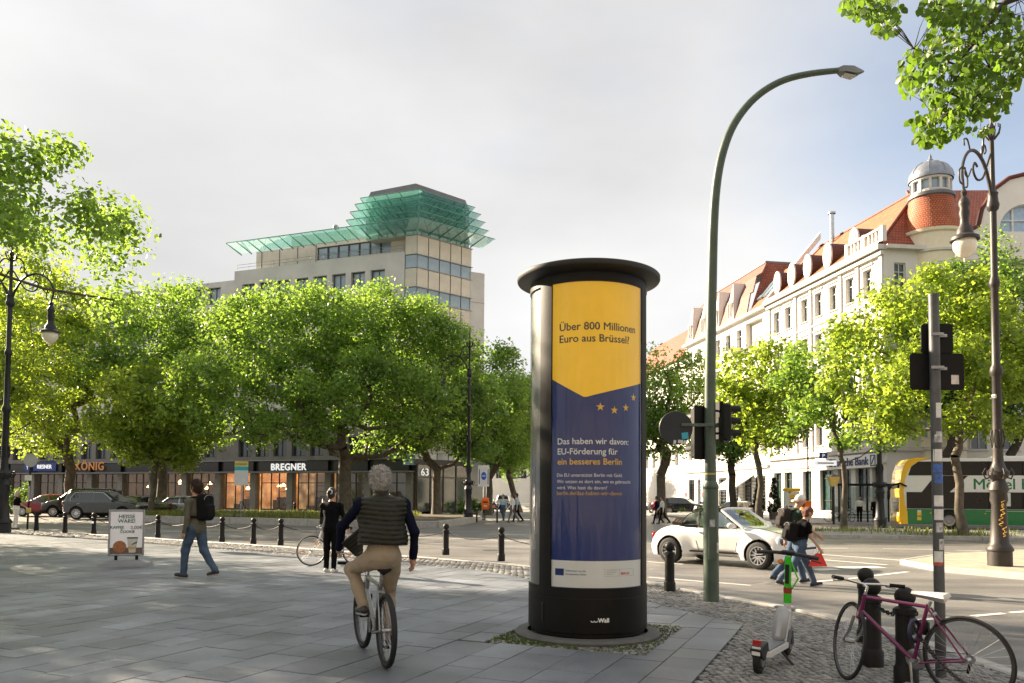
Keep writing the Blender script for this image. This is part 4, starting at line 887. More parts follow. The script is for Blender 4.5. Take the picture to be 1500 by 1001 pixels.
# green glass canopies
m_gg = thinglass('green_glass', (.76, .92, .88), .14, .03, .28, (.20, .42, .38)); m_gf = M('canopy_fin', (.10, .24, .20), .4, .3)
LAY = [(26.15, 2.1, 20.3, 7.7), (27.0, 1.6, 6.7, 7.3), (27.8, 1.45, 6.4, 7.0), (28.55, 1.25, 6.0, 6.6), (29.2, .95, 5.6, 6.1)]
for z, o_, la_, lb_ in LAY:
    for m4, x0, x1, sgn in ((ML, -la_, 0, -1), (MR, 0, lb_, 1)):
        n_ = max(2, round((x1-x0)/1.3)); dx = (x1-x0)/n_
        for i in range(n_):
            a, b = x0+dx*i, x0+dx*(i+1); e0 = a; e1 = b
            if m4 is ML and i == n_-1: e1 = b+.608*o_
            if m4 is MR and i == 0: e0 = a-.608*o_
            g_ = .025
            def panel(y0, y1, zz0, zz1, ea, eb, a_=a, b_=b): return MB().hull([(a_+g_, y0, zz0), (b_-g_, y0, zz0), (eb-g_, y1, zz1), (ea+g_, y1, zz1), (a_+g_, y0, zz0+.03), (b_-g_, y0, zz0+.03), (eb-g_, y1, zz1+.03), (ea+g_, y1, zz1+.03)])
            xf(panel(-.05, -o_, z, z+.45, e0, e1), m4).build('glass_panel', m_gg, ob)
            xf(MB().hull([(a-.02, .2, z-.16), (a+.02, .2, z-.16), (a-.02, .2, z-.03), (a+.02, .2, z-.03), (e0-.02, -o_, z+.40), (e0+.02, -o_, z+.40), (e0-.02, -o_, z+.44), (e0+.02, -o_, z+.44)]), m4).build('canopy_fin', m_gf, ob)
        xf(MB().tube([(x0-(0 if m4 is ML else .608*o_), -o_, z+.47), (x1+(.608*o_ if m4 is ML else 0), -o_, z+.47)], .04, 5), m4).build('canopy_edge', m_gf, ob)
    # end panels closing the stepped tower at its sides
tw = MB()
for m4, x0, x1 in ((ML, -5.6, 0), (MR, 0, 6.2)):
    xf(MB().wall(x0, x1, 25.9, 29.7, [], .1, .2), m4).build('tower_glazing', M('tower_glass', (.24, .40, .33), .15, var=.4, scale=.6, spec=.8), ob)
    for i in range(6): xf(MB().box((x0+(x1-x0)*(i+.5)/6, .06, 27.8), (.07, .06, 3.7)), m4).build('mullion', m_metal, ob)
cl_ = ML @ Vector((-5.6, .1, 0)); cr_ = MR @ Vector((6.2, .1, 0)); bk_ = (cl_+cr_)+Vector((0, 3, 0)); b0 = ML @ Vector((-.1, -.3, 0))
def up(p, z): return (p.x, p.y, z)
MB().hull([up(q, z) for q in (cl_, b0, cr_, bk_) for z in (29.75, 29.95)]).build('tower_roof', m_slate, ob)
ct = (cl_+cr_+b0+bk_)/4
MB().hull([up(ct+(q-ct)*.98, 29.95) for q in (cl_, b0, cr_, bk_)]+[up(ct+(q-ct)*.92, 30.7) for q in (cl_, b0, cr_, bk_)]).build('tower_cap', m_slate, ob)
MB().hull([up(ct+(q-ct)*.97, z) for q in (cl_, b0+Vector((0, .5, 0)), cr_, bk_) for z in (25.9, 29.75)]).build('tower_core', m_cwall, ob)
# stair tower and flank on the avenue side
sx = [Vector((4.75, 4.2, 0)), Vector((6.1, 4.9, 0)), Vector((2, 14, 0)), Vector((-3, 12, 0))]
MB().hull([up(q, z) for q in sx for z in (0, 23.6)]).build('stair_tower', m_cwall, ob)
MB().hull([up(q, z) for q in (Vector((-1, 3, 0)), Vector((4, 4.5, 0)), Vector((-2, 12, 0)), Vector((-12, 8, 0))) for z in (0, 25.8)]).build('core', m_cwall, ob)
for i in range(1, 8): MB().hull([up(q, z) for q in (sx[0]+Vector((.02, -.02, 0)), sx[1]+Vector((.02, -.012, 0)), sx[1]+Vector((0, .05, 0)), sx[0]+Vector((0, .05, 0))) for z in (23.6-3*i, 23.63-3*i)]).build('joint', m_slate, ob)
# entrance with house number under the corner
en = MB(); 
for i in range(5): en.box((.3+1.5*i, -.02, 2.3), (.1, .12, 4.6))
en.box((3.2, -.02, 3.3), (6.2, .1, .1)); en.box((3.2, -.02, 4.7), (6.4, .3, .5)); xf(en, MR).build('entrance_frame', m_wfd, ob)
for i in range(4):
    for z0, z1 in ((.1, 3.25), (3.35, 4.45)): xf(MB().quad((.36+1.5*i, 0, z0), (1.74+1.5*i, 0, z0), (1.74+1.5*i, 0, z1), (.36+1.5*i, 0, z1)), MR).build('pane', M('entrance_glass', (.05, .07, .07), .08, var=.4, scale=.7, spec=.9), ob)
t = thing('house_number', 'white number 63 on the corner entrance glass', 'sign', Vector((-8.95, 72, 0))+(MR @ Vector((1.1, -.12, 3.45))), math.atan2(MR[1][0], MR[0][0])); lettering('63', .95, m_sgw, t, (0, 0, 0), depth=.02, align='CENTER', name='digits')

# ---------------- white apartment block on the right
FA = (26.6, 57.8); MA = frame_m(0, 0, .157, -.988)
wa = thing('apartment_house', 'white apartment house with orange tiled roof, oval dormers and a domed corner turret', 'building', (FA[0], FA[1], 0))
X0, X1 = -15.8, 1.6
hw = []; ws = []
rows = [(5.95, 2.3), (9.6, 2.2), (13.2, 2.1), (16.75, 2.0)]
cxs = [-14.3, -12.2, -9.4, -7.2, -5.0, -2.7, -.4]
for z, h_ in rows:
    for x in cxs: hw.append((x-.55, x+.55, z, z+h_)); ws.append((x, z, h_))
gh = [(-15.0, -13.6, .6, 3.9), (-13.1, -11.7, .6, 3.9), (-9.9, -8.5, .6, 3.9), (-7.2, -5.2, .6, 3.9), (-4.6, -2.8, .6, 3.9), (-2.2, -.4, .6, 3.9), (-.1, 1.2, .6, 3.9)]
wl = MB().wall(X0, X1, 0, 20, hw+gh, 0, .45); xf(wl, MA).build('wall', m_plast, wa)
for x, z, h_ in ws: window(wa, MA, x, z, 1.1, h_, m_wfr, m_pane, (0,), (.68,), .3, sill=m_trim)
for a, b, c, d in gh:
    window(wa, MA, (a+b)/2, c, b-a, d-c, m_wfd, M('bank_window', (.03, .065, .06), .07, var=.3, spec=.9), (0,), (.25, .8), .3)
for z, o_, h_ in ((5.2, .28, .3), (8.9, .1, .16), (12.5, .1, .16), (16.1, .1, .16), (4.25, .12, .14), (19.85, .55, .35), (19.45, .3, .3)):
    xf(MB().box(((X0+X1)/2, -o_/2, z), (X1-X0+o_*.5, o_, h_)), MA).build('cornice', m_trim, wa)
for x in (-15.6, -10.8, -8.3, -3.85, -1.55, 1.35):
    xf(MB().box((x, -.07, 12.5), (.34, .139, 14.0)), MA).build('pilaster', m_plast, wa)
for x in cxs:
    for z, h_ in rows[1:]: xf(MB().box((x, -.05, z+h_+.28), (1.5, .11, .13)), MA).build('lintel', m_trim, wa); 
roof_face('roof', m_tile, wa, [(X0, -.35, 20.03), (X1, -.35, 20.03), (X1-3.2, 5.2, 25.6), (X0, 5.2, 25.6)], MA)
roof_face('roof', m_tiler, wa, [(X1, -.35, 20.03), (X1, 10.7, 20.03), (X1-3.2, 5.2, 25.6)], MA)
xf(MB().tube([(X0, 5.2, 25.65), (X1-3.2, 5.2, 25.65), (X1, -.3, 20.1)], .12, 6), MA).build('ridge', m_tiler, wa)
roof_face('roof', m_tile, wa, [(X0, 10.7, 20.), (X1, 10.7, 20.), (X1-3.2, 5.2, 25.6), (X0, 5.2, 25.6)], MA)
xf(MB().tube([(X0, -.45, 20.08), (X1, -.45, 20.08)], .09, 6), MA).build('gutter', m_metal, wa)
for x in (-14.3, -11.7, -9.0, -5.9, -2.2):
    dz = 20.45; n_ = 18; el = [(x+.62*cos(2*pi*i/n_), dz+1.05+1.08*sin(2*pi*i/n_)) for i in range(n_)]
    d_ = xf(MB().prism(el, .05, .2), MA).build('dormer', m_plast, wa)
    xf(MB().prism([(x+(p[0]-x)*.93, dz+1.05+(p[1]-dz-1.05)*.95) for p in el], .19, 2.6), MA).build('dormer_roof', m_tiled, d_)
    window(d_, MA, x, dz+.55, .62, 1.0, m_wfr, m_pane, (0,), (), .03)
fl = MB().cyl((-12.4, 4.5, 24.5), (-12.4, 4.5, 27.6), .2, n=10).lathe([(.34, 27.6), (.34, 27.75), (0, 27.85)], 10, (-12.4, 4.5, 0)); xf(fl, MA).build('flue', M('bright_flue', (.5, .5, .5), .3, .9), wa, 40)
bl = MB(); 
for i in range(10): bl.box((-2.6+.44*i, -.1, 20.75), (.16, .14, .8))
bl.box((-.5, -.1, 21.25), (4.4, .3, .16)); bl.box((-.5, -.1, 20.3), (4.4, .3, .14)); 
for x in (-2.7, -.5, 1.7): bl.box((x, -.1, 20.8), (.34, .34, 1.15))
xf(bl, MA).build('balustrade', m_plast, wa)
# return wall and round corner turret
c1 = MA @ Vector((1.6, 0, 0)); tc_ = Vector((31.15-FA[0], 57.7-FA[1], 0))
rt = frame_m(c1.x, c1.y, 1, .12)
xf(MB().wall(0, 3.2, 0, 20, [(.8, 1.7, 9.6, 11.8), (.8, 1.7, 13.2, 15.3), (.8, 1.7, 16.75, 18.75), (.6, 1.9, .6, 3.9), (.8, 1.7, 5.95, 8.2)], 0, .3), rt).build('wall', m_plast, wa)
for z, h_ in ((9.6, 2.2), (13.2, 2.1), (16.75, 2.), (5.95, 2.25)): window(wa, rt, 1.25, z, .9, h_, m_wfr, m_pane, (0,), (.68,), .2)
window(wa, rt, 1.25, .6, 1.3, 3.3, m_wfd, m_pane, (0,), (.8,), .2)
for z, o_ in ((5.2, .28), (12.5, .1), (19.8, .5), (8.9, .1), (16.1, .1)): xf(MB().box((1.6, -o_/2, z), (3.2, o_, .28)), rt).build('cornice', m_trim, wa)
ty = tuple(tc_)
MB().lathe([(2.02, 0), (2.02, 20.9), (2.2, 21.0), (2.25, 21.2), (2.05, 21.25)], 40, ty).build('turret_wall', M('cream_plaster', (.74, .66, .50), .8, var=.06), wa, 30)
for z in (5.2, 12.5, 16.2, 19.6): MB().lathe([(2.03, z-.12), (2.15, z-.08), (2.15, z+.08), (2.03, z+.12)], 40, ty).build('cornice', m_trim, wa, 30)
for k in range(-2, 3):
    a = radians(-98+k*30)
    for z, h_ in ((13.2, 2.1), (16.75, 2.0), (9.6, 2.1), (5.95, 2.1)):
        m4 = Matrix.Translation(tc_) @ Matrix.Rotation(a+pi/2, 4, 'Z') @ Matrix.Translation((0, -2.0, 0)); window(wa, m4, 0, z, .72, h_, m_wfr, m_pane2, (), (.68,), -.04)
# turret roof with UVs
def lathe_roof(name, mat, prof, c, n, parent):
    mb = MB().lathe(prof, n, c); me = mb.mesh(name, mat, 35, fix=False); uv = me.uv_layers.new(); cx, cy = c[0], c[1]
    for p in me.polygons:
        m_ = Vector(p.center); am = math.atan2(m_.y-cy, m_.x-cx)
        for li_ in p.loop_indices:
            q = me.vertices[me.loops[li_].vertex_index].co; a = math.atan2(q.y-cy, q.x-cx); 
            while a-am > pi: a -= 2*pi
            while a-am < -pi: a += 2*pi
            uv.data[li_].uv = (a*1.8, q.z*1.2)
    return link(name, me, parent)
lathe_roof('turret_roof', tilemat('turret_tiles', (.38, .085, .024), (.45, .12, .034), .22, .2), [(2.12, 21.25), (1.95, 21.75), (1.75, 22.4), (1.6, 23.1), (1.5, 23.85)], ty, 40, wa)
MB().lathe([(1.5, 23.8), (1.62, 23.9), (1.62, 24.1), (1.45, 24.2)], 32, ty).build('lantern_base', m_slate, wa, 30)
MB().lathe([(1.2, 24.1), (1.2, 25.2)], 24, ty).build('lantern_drum', m_pane2, wa)
mb = MB()
for i in range(12): a = 2*pi*i/12; mb.box((ty[0]+1.32*cos(a), ty[1]+1.32*sin(a), 24.65), (.16, .2, 1.0), a)
mb.lathe([(1.28, 25.1), (1.42, 25.15), (1.42, 25.3), (1.3, 25.32)], 32, ty).lathe([(1.3, 24.15), (1.38, 24.2), (1.38, 24.35), (1.3, 24.4)], 32, ty); mb.build('lantern_posts', m_trim, wa)
m_zinc = M('zinc_dome', (.24, .26, .29), .4, .6, var=.2, scale=3)
dm = MB().lathe([(1.52, 25.3), (1.55, 25.42), (1.44, 25.9), (1.15, 26.35), (.7, 26.66), (.25, 26.8), (.2, 26.95), (.08, 27.0), (.12, 27.15), (.02, 27.4)], 32, ty)
dm.build('dome', m_zinc, wa, 30)
for i in range(8):
    a = 2*pi*i/8+.2; MB().tube([(ty[0]+r_*cos(a), ty[1]+r_*sin(a), z+.02) for r_, z in ((1.55, 25.42), (1.44, 25.9), (1.15, 26.35), (.7, 26.66), (.25, 26.8))], .035, 4).build('dome_rib', m_zinc, wa)
roof_face('roof', m_tiler, wa, [(4.6, .2, 21.2), (9.5, 1.0, 21.2), (9.5, 5.8, 26.6), (5.2, 4.8, 26.6)])
# ---------------- gabled house at the right edge
gd = thing('gabled_house', 'cream house with curved gable and arched window at the right edge', 'building', (32.4, 57.2, 0))
MG = frame_m(0, 0, 1, -.03); m_cream = M('cream_render', (.72, .69, .62), .8, var=.06, scale=.7, bump=.1)
prof = [(0, 0), (0, 19.3), (.5, 19.9), (.4, 20.6), (1.0, 21.3), (1.9, 21.7), (2.2, 23.0), (3.0, 24.4), (4.2, 25.3), (5.4, 25.6), (6.6, 25.3), (7.8, 24.4), (8.6, 23), (8.9, 21.7), (9.8, 21.3), (10.4, 20.6), (10.3, 19.9), (10.8, 19.3), (24, 19.3), (24, 0)]
aw = [(3.4+2.0*(1-cos(pi*i/14)), 21.3+2.1*sin(pi*i/14)) for i in range(15)]
gw = MB(); n_ = len(prof)
from mathutils.geometry import tessellate_polygon
outer = [Vector((p[0], p[1], 0)) for p in prof]; tri = tessellate_polygon([outer, [Vector((p[0], p[1], 0)) for p in reversed(aw)]]); allp = prof+list(reversed(aw))
gw.add([(p[0], 0, p[1]) for p in allp], tri)
for lp_ in (prof, aw):
    for i in range(len(lp_)): a, b = lp_[i-1], lp_[i]; gw.quad((a[0], 0, a[1]), (b[0], 0, b[1]), (b[0], .5, b[1]), (a[0], .5, a[1]))
xf(gw, MG).build('wall', m_cream, gd)
awf = MB(); awf.tube([(p[0], .3, p[1]) for p in aw], .09, 6); awf.box((5.4, .3, 21.36), (4, .1, .14)); awf.box((5.4, .3, 22.25), (3.9, .1, .1))
for x in (4.55, 6.2): awf.box((x, .3, 22.2), (.14, .12, 1.8))
fo = xf(awf, MG).build('arched_window', m_wfr, gd); xf(MB().add([(p[0], .36, p[1]) for p in aw], [tuple(range(15))]), MG).build('pane', M('sky_glass', (.30, .42, .55), .05, var=.15, spec=1.), fo)
for i in range(14):
    a, b = prof[4+i if i < 0 else 0], prof[0]
cop = MB().tube([(p[0], -.04, p[1]+.06) for p in prof[1:18]], .16, 6); xf(cop, MG).build('coping', m_tiler, gd)
for z in (16.0, 12.4, 8.8, 5.2):
    for x in (1.6, 3.9, 6.4, 8.8, 12, 15): window(gd, MG, x, z, 1.25, 2.0, m_wfr, m_pane, (0,), (.68,), -.05, sill=m_trim)
for z in (18.9, 19.15, 4.6): xf(MB().box((12, -.1, z), (24, .24, .16)), MG).build('cornice', m_trim, gd)
roof_face('roof', m_tiler, gd, [(-.3, .5, 20.2), (24, .5, 19.3), (24, 7, 27.2), (0, 7, 27.2)], MG)
xf(MB().box((12, -.06, 3.2), (24, .14, 2.2)), MG).build('shop_band', M('shop_band_grey', (.3, .3, .3), .6), gd)
# ---------------- mansard house farther along the avenue
mh = thing('mansard_house', 'pale apartment house with steep red brown mansard roof beyond the white one', 'building', (FA[0], FA[1], 0))
X0, X1 = -36.6, -15.82; hw = []; ws = []
for z, h_ in rows:
    for i in range(8):
        x = -35.2+2.62*i
        if z > 16 and i in (6, 7): continue
        hw.append((x-.6, x+.6, z, z+h_)); ws.append((x, z, h_))
hw.append((-20.6, -17.0, 16.3, 19.0)); gh = [(-36+2.9*i, -34+2.9*i, .3, 3.7) for i in range(7)]
m_plast2 = M('pale_plaster', (.72, .70, .66), .8, var=.09, scale=.5)
xf(MB().wall(X0, X1, 0, 19.8, hw+gh, 0, .5), MA).build('wall', m_plast2, mh)
for x, z, h_ in ws: window(mh, MA, x, z, 1.2, h_, m_wfr, m_pane, (0,), (.68,), .3, sill=m_trim)
for a, b, c, d in gh: window(mh, MA, (a+b)/2, c, b-a, d-c, m_wfd, m_pane, (0,), (.75,), .3)
xf(MB().quad((-20.6, .5, 16.3), (-17, .5, 16.3), (-17, .5, 19), (-20.6, .5, 19)), MA).build('loggia_back', m_beige, mh)
for z, o_ in ((4.6, .25), (8.9, .12), (12.5, .12), (16.1, .12), (19.7, .5)): xf(MB().box(((X0+X1)/2, -o_/2, z), (X1-X0-.02, o_, .26)), MA).build('cornice', m_trim, mh)
for z in range(1, 14): xf(MB().box(((X0+X1)/2, -.01, 1+z*.32), (X1-X0-.05, .04, .03)), MA).build('rustication_joint', m_slate, mh)
for i, x in enumerate((-29.9, -22.1)):
    for z in (9.3, 12.9, 16.5):
        b_ = xf(MB().rbox((x, -.6, z), (3.0, 1.2, .18), .03), MA).build('balcony', m_trim, mh); r_ = MB()
        for j in range(13): r_.cyl((x-1.4+2.8*j/12, -1.15, z+.05), (x-1.4+2.8*j/12, -1.15, z+.95), .02, n=4)
        r_.tube([(x-1.45, -.02, z+.95), (x-1.45, -1.15, z+.95), (x+1.45, -1.15, z+.95), (x+1.45, -.02, z+.95)], .03, 5); xf(r_, MA).build('railing', m_wfd, b_)
for k, (y0, z0, y1, z1) in enumerate([(-.2, 19.85, .5, 22.2), (.5, 22.2, 1.5, 24.2), (1.5, 24.2, 2.9, 25.8)]):
    roof_face('mansard_roof', m_tiled, mh, [(X0, y0, z0), (X1-4.2, y0, z0), (X1-4.2-.6*(k+1), y1, z1), (X0, y1, z1)], MA)
roof_face('roof', m_tiler, mh, [(X1-4.3, .2, 19.9), (X1-4.3, 6, 19.9), (X1-6.0, 5.5, 25.8), (X1-6.0, 2.9, 25.8)], MA)
roof_face('roof', m_tile, mh, [(X1-4.3, -.2, 19.85), (X1, -.2, 19.85), (X1, 4, 24.6), (X1-4.3, 4, 24.6)], MA)
xf(MB().box(((X0+X1)/2-3, 4.2, 25.9), (X1-X0-6.1, 2.8, .18)), MA).build('roof_deck', m_slate, mh)
for i in range(3):
    x = X1-3.6+1.2*i; c = MA @ Vector((x, 1.75, 22.3)); Rr = MA.to_3x3() @ Matrix.Rotation(radians(48.5), 3, 'X'); MB().box(tuple(c), (.9, 2.6, .16), rot=Rr).build('skylight', m_pane2, mh)
for x in (-34.5, -30.9, -27.2, -23.6):
    d_ = xf(MB().hull([(x-.7, -.25, 19.95), (x+.7, -.25, 19.95), (x-.55, -.2, 21.8), (x+.55, -.2, 21.8), (x, .1, 24.0), (x-.7, 1, 19.95), (x+.7, 1, 19.95), (x, 1.5, 24.0)]), MA).build('dormer', m_plast, mh)
    window(d_, MA, x, 20.2, .8, 1.7, m_wfr, m_pane, (0,), (), -.31)
dv = frame_m(0, 0, .157, -.988); xf(MB().hull([(X1, -.3, 19.9), (X1+.35, -.3, 19.9), (X1, 5.2, 26.3), (X1+.35, 5.2, 26.3), (X1, -.3, 20.4), (X1+.35, -.3, 20.4), (X1, 5.2, 27), (X1+.35, 5.2, 27)]), MA).build('fire_wall', m_plast2, mh)
# ---------------- farther houses closing the avenue
fh = thing('far_house', 'distant red roofed house at the end of the right row', 'building', (FA[0], FA[1], 0)); hw = []; ws = []
for z in (5.5, 9, 12.5, 15.8):
    for i in range(8): x = -60+2.8*i; hw.append((x, x+1.2, z, z+1.9)); ws.append((x+.6, z))
xf(MB().wall(-62, -36.7, 0, 18.5, hw, 0, .4), MA).build('wall', m_plast2, fh)
for x, z in ws: window(fh, MA, x, z, 1.2, 1.9, m_wfr, m_pane, (0,), (), .3)
roof_face('roof', m_tiler, fh, [(-62, -.3, 18.5), (-36.7, -.3, 18.5), (-40, 5, 24.5), (-62, 5, 24.5)], MA)
roof_face('roof', m_tiler, fh, [(-36.7, -.3, 18.5), (-36.7, 10, 18.5), (-40, 5, 24.5)], MA)
for j, (x, y, w_, h_, tx, mt) in enumerate([(-34, 150, 22, 19, 'far pale house closing the avenue left of the column', m_plast2), (-10, 175, 26, 20, 'farthest house at the end of the avenue', m_cream)]):
    eh = thing('far_house', tx, 'building', (x, y, 0)); hw = []; ws = []
    for z in (5.5, 9, 12.5, 15.8):
        if z+2 > h_: continue
        for i in range(int(w_/2.8)): hw.append((.8+2.8*i, 2.1+2.8*i, z, z+1.9)); ws.append((1.45+2.8*i, z))
    I4 = Matrix.Identity(4); MB().wall(0, w_, 0, h_, hw, 0, .4).build('wall', mt, eh)
    for xx, z in ws: window(eh, I4, xx, z, 1.3, 1.9, m_wfr, m_pane, (0,), (), .3)
    roof_face('roof', m_tiled, eh, [(-.3, -.4, h_), (w_+.3, -.4, h_), (w_-2, 6, h_+5), (2, 6, h_+5)])
# bank sign, awning, wall posters on the right block
def on_a(x, y, z): return Vector((FA[0], FA[1], 0))+(MA @ Vector((x, y, z)))
az = math.atan2(MA[1][0], MA[0][0]); m_nav = M('sign_navy', (.02, .03, .12), .5)
t = thing('bank_sign', 'white fascia with dark blue Deutsche Bank lettering', 'sign', on_a(-3.3, -.31, 3.95), az); MB().rbox((0, .08, .45), (8.2, .12, 1.0), .02).build('backing', M('sign_panel_white', (.75, .75, .76), .4), t); lettering('Deutsche Bank', .85, m_nav, t, (.6, -.01, .17), align='CENTER', bold=.02, depth=.01); lg = MB()
for a, b in (((3.45, .05), (4.05, .12)), ((3.45, .78), (4.05, .85)), ((3.45, .05), (3.52, .85)), ((3.98, .05), (4.05, .85))): lg.box(((a[0]+b[0])/2, -.006, (a[1]+b[1])/2), (b[0]-a[0], .02, b[1]-a[1]))
lg.tube([(3.6, 0, .2), (3.9, 0, .7)], .035, 4); lg.build('logo', m_nav, t)
aw_ = thing('awning', 'pale grey fabric awning over the cafe terrace', 'awning', on_a(-21.4, 0, 2.6), az); MB().hull([(-2.4, -.02, 1.25), (2.4, -.02, 1.25), (-2.4, -2.0, 0), (2.4, -2.0, 0), (-2.4, -.02, 1.2), (2.4, -.02, 1.2), (-2.4, -2, -.22), (2.4, -2, -.22)]).build('canvas', M('awning_canvas', (.55, .54, .5), .8), aw_); MB().tube([(-2.4, -.02, .6), (-2.4, -2, -.1)], .03, 5).tube([(2.4, -.02, .6), (2.4, -2, -.1)], .03, 5).build('arm', m_metal, aw_)
for i, (x, z, w_, h_, c, tx) in enumerate([(-30.5, 1.1, 1.6, 2.6, (.1, .4, .5), 'turquoise poster on the pale wall left of the green lamp pole'), (-35.6, 1.2, 1.5, 2.4, (.6, .6, .62), 'white poster with red print on the pale wall behind the tree')]):
    t = thing('wall_poster', tx, 'poster', on_a(x, -.35, z), az); MB().rbox((0, 0, h_/2), (w_, .06, h_), .02).build('panel', M('poster_print%d' % i, c, .5, var=.6, scale=1.6, col2=(.75, .72, .7)), t); MB().box((0, -.045, h_*.3), (w_*.6, .02, h_*.22)).build('print', M('poster_red', (.5, .05, .06), .5), t)
# houses behind the camera, seen only in reflections
bh = thing('house_row', 'row of pale houses on the near side of the square, behind the viewer', 'building', (-45, -20, 0), 0)
RB = Matrix.Rotation(pi, 4, 'Z') @ Matrix.Translation((-100, 0, 0)); hw = []; ws = []
for z in (5.5, 9, 12.5, 15.8):
    for i in range(32): hw.append((1+3.1*i, 2.4+3.1*i, z, z+2)); ws.append((1.7+3.1*i, z))
xf(MB().wall(0, 100, 0, 20, hw, 0, .4), RB).build('wall', M('brown_render', (.22, .20, .18), .8, var=.15), bh)
for x, z in ws: window(bh, RB, x, z, 1.4, 2.0, m_wfr, m_pane, (0,), (), .3)
roof_face('roof', m_tiled, bh, [(0, -.4, 20), (100, -.4, 20), (100, 6, 25), (0, 6, 25)], RB)
# ================================================================== street furniture
m_lampp = M('lamp_post_paint', (.036, .031, .028), .5, .2, var=.3, scale=3, bump=.15, bscale=30)
m_lampd = M('lamp_post_dark', (.02, .021, .025), .45, .3, var=.3, scale=3, bump=.1)
m_globe = M('opal_globe', (.78, .72, .58), .25, var=.05, trans=.0, coat=.5)
m_iron = M('bollard_iron', (.012, .0118, .0118), .5, .0, var=.35, scale=7, spec=.25, bump=.2, bscale=40)
m_green = M('green_pole_paint', (.07, .10, .075), .45, .1, var=.2, scale=5, bump=.05)
m_blk = M('black_housing', (.006, .0065, .0065), .5, spec=.25); m_steel = M('galvanised_steel', (.30, .31, .32), .45, .8, var=.25, scale=8)
PROF = [(.37, -.02), (.37, .36), (.41, .39), (.41, .44), (.36, .5), (.29, .58), (.25, 1.0), (.22, 1.55), (.27, 1.66), (.25, 1.84), (.31, 1.92), (.27, 2.05), (.2, 2.17), (.33, 2.3), (.33, 2.38), (.24, 2.46), (.17, 2.62), (.155, 2.9), (.17, 2.98), (.155, 3.05), (.135, 4.8), (.18, 4.86), (.2, 4.95), (.18, 5.05), (.13, 5.12), (.115, 7.1), (.15, 7.15), (.17, 7.24), (.14, 7.34), (.11, 7.4), (.105, 9.1), (.17, 9.16), (.2, 9.27), (.17, 9.36), (.15, 9.5), (.17, 9.58), (.09, 9.66), (.08, 10.0), (.07, 11.2), (.11, 11.25), (.09, 11.35), (.03, 11.45), (.07, 11.6), (.02, 12.1), (.001, 12.2)]
def ornate_lamp(label, loc, rz, mat, arms=(0,), graffiti=None):
    t = thing('ornate_street_lamp', label, 'street lamp', loc, rz, 'ornate cast iron street lamps')
    MB().lathe([(r_*.85, z_) for r_, z_ in PROF], 24).build('post', mat, t, 40)
    for i in range(8):
        a = 2*pi*i/8; MB().tube([(.2*cos(a), .2*sin(a), 2.25), (.33*cos(a), .33*sin(a), 2.2), (.40*cos(a), .40*sin(a), 2.34), (.33*cos(a), .33*sin(a), 2.46), (.29*cos(a), .29*sin(a), 2.4)], .022, 5).build('scroll', mat, t, 50)
        MB().tube([(.15*cos(a), .15*sin(a), 3.0), (.19*cos(a), .19*sin(a), 3.2), (.15*cos(a), .15*sin(a), 3.45)], .02, 5).build('leaf_ornament', mat, t, 50); MB().tube([(.08*cos(a), .08*sin(a), 11.0), (.2*cos(a), .2*sin(a), 11.15), (.24*cos(a), .24*sin(a), 11.32), (.17*cos(a), .17*sin(a), 11.36)], .02, 5).build('scroll', mat, t, 50)
    for k in arms:
        R = Matrix.Rotation(k, 4, 'Z'); ar = MB()
        def A_(pts, r):
            P0 = [Vector((s, 0, z)) for s, z in pts]; rl_ = r if isinstance(r, list) else [r]*len(P0); out = []; ro = []
            for i in range(len(P0)-1):
                a, b_, c_, d_ = P0[max(0, i-1)], P0[i], P0[i+1], P0[min(len(P0)-1, i+2)]
                for k in range(4):
                    u = k/4; out.append(.5*((2*b_)+(c_-a)*u+(2*a-5*b_+4*c_-d_)*u*u+(3*b_-a-3*c_+d_)*u**3)); ro.append(rl_[i]+(rl_[i+1]-rl_[i])*u)
            out.append(P0[-1]); ro.append(rl_[-1]); ar.tube([tuple(R @ q) for q in out], ro, 7)
        A_([(.08, 9.5), (.22, 9.85), (.5, 10.25), (.9, 10.45), (1.3, 10.4), (1.62, 10.15), (1.78, 9.8), (1.74, 9.5), (1.7, 9.3)], [.05, .05, .048, .045, .042, .04, .04, .035, .03])
        A_([(.08, 10.6), (.35, 10.2), (.6, 9.85), (.95, 9.75), (1.15, 9.95), (1.05, 10.15), (.9, 10.08)], .03); A_([(.06, 11.0), (.3, 11.1), (.5, 10.9), (.55, 10.55), (.75, 10.4)], .03); A_([(.6, 10.3), (.62, 10.6), (.45, 10.75), (.36, 10.62), (.45, 10.52)], .022); A_([(1.3, 10.4), (1.45, 10.65), (1.65, 10.6), (1.62, 10.45)], .022); A_([(1.25, 9.95), (1.45, 9.7), (1.62, 9.75), (1.6, 9.9)], .02)
        A_([(1.74, 9.9), (1.95, 9.75), (1.92, 9.5), (1.78, 9.45)], .022); A_([(1.66, 9.9), (1.5, 9.7), (1.5, 9.45), (1.62, 9.4)], .022)
        arm = ar.build('arm', mat, t, 50)
        c = R @ Vector((1.7, 0, 0)); MB().lathe([(.03, 9.35), (.09, 9.25), (.06, 9.15), (.13, 9.05), (.15, 8.95), (.11, 8.85), (.14, 8.72), (.11, 8.6), (.12, 8.45), (.2, 8.32), (.22, 8.2), (.36, 8.12), (.37, 8.05), (.26, 8.06)], 24, (c.x, c.y, 0)).build('lamp_hood', mat, arm, 40)
        MB().lathe([(.27, 8.07), (.3, 7.98), (.29, 7.85), (.2, 7.7), (.1, 7.63), (.04, 7.62), (.03, 7.52), (.001, 7.5)], 20, (c.x, c.y, 0)).build('lamp_globe', m_globe, arm, 50)
    return t
lp = G(1465, 829); lamp_r = ornate_lamp('nearest ornate street lamp, red brown with graffiti, on the sunlit island', (lp.x, lp.y, 0), radians(215), m_lampp, (0,))
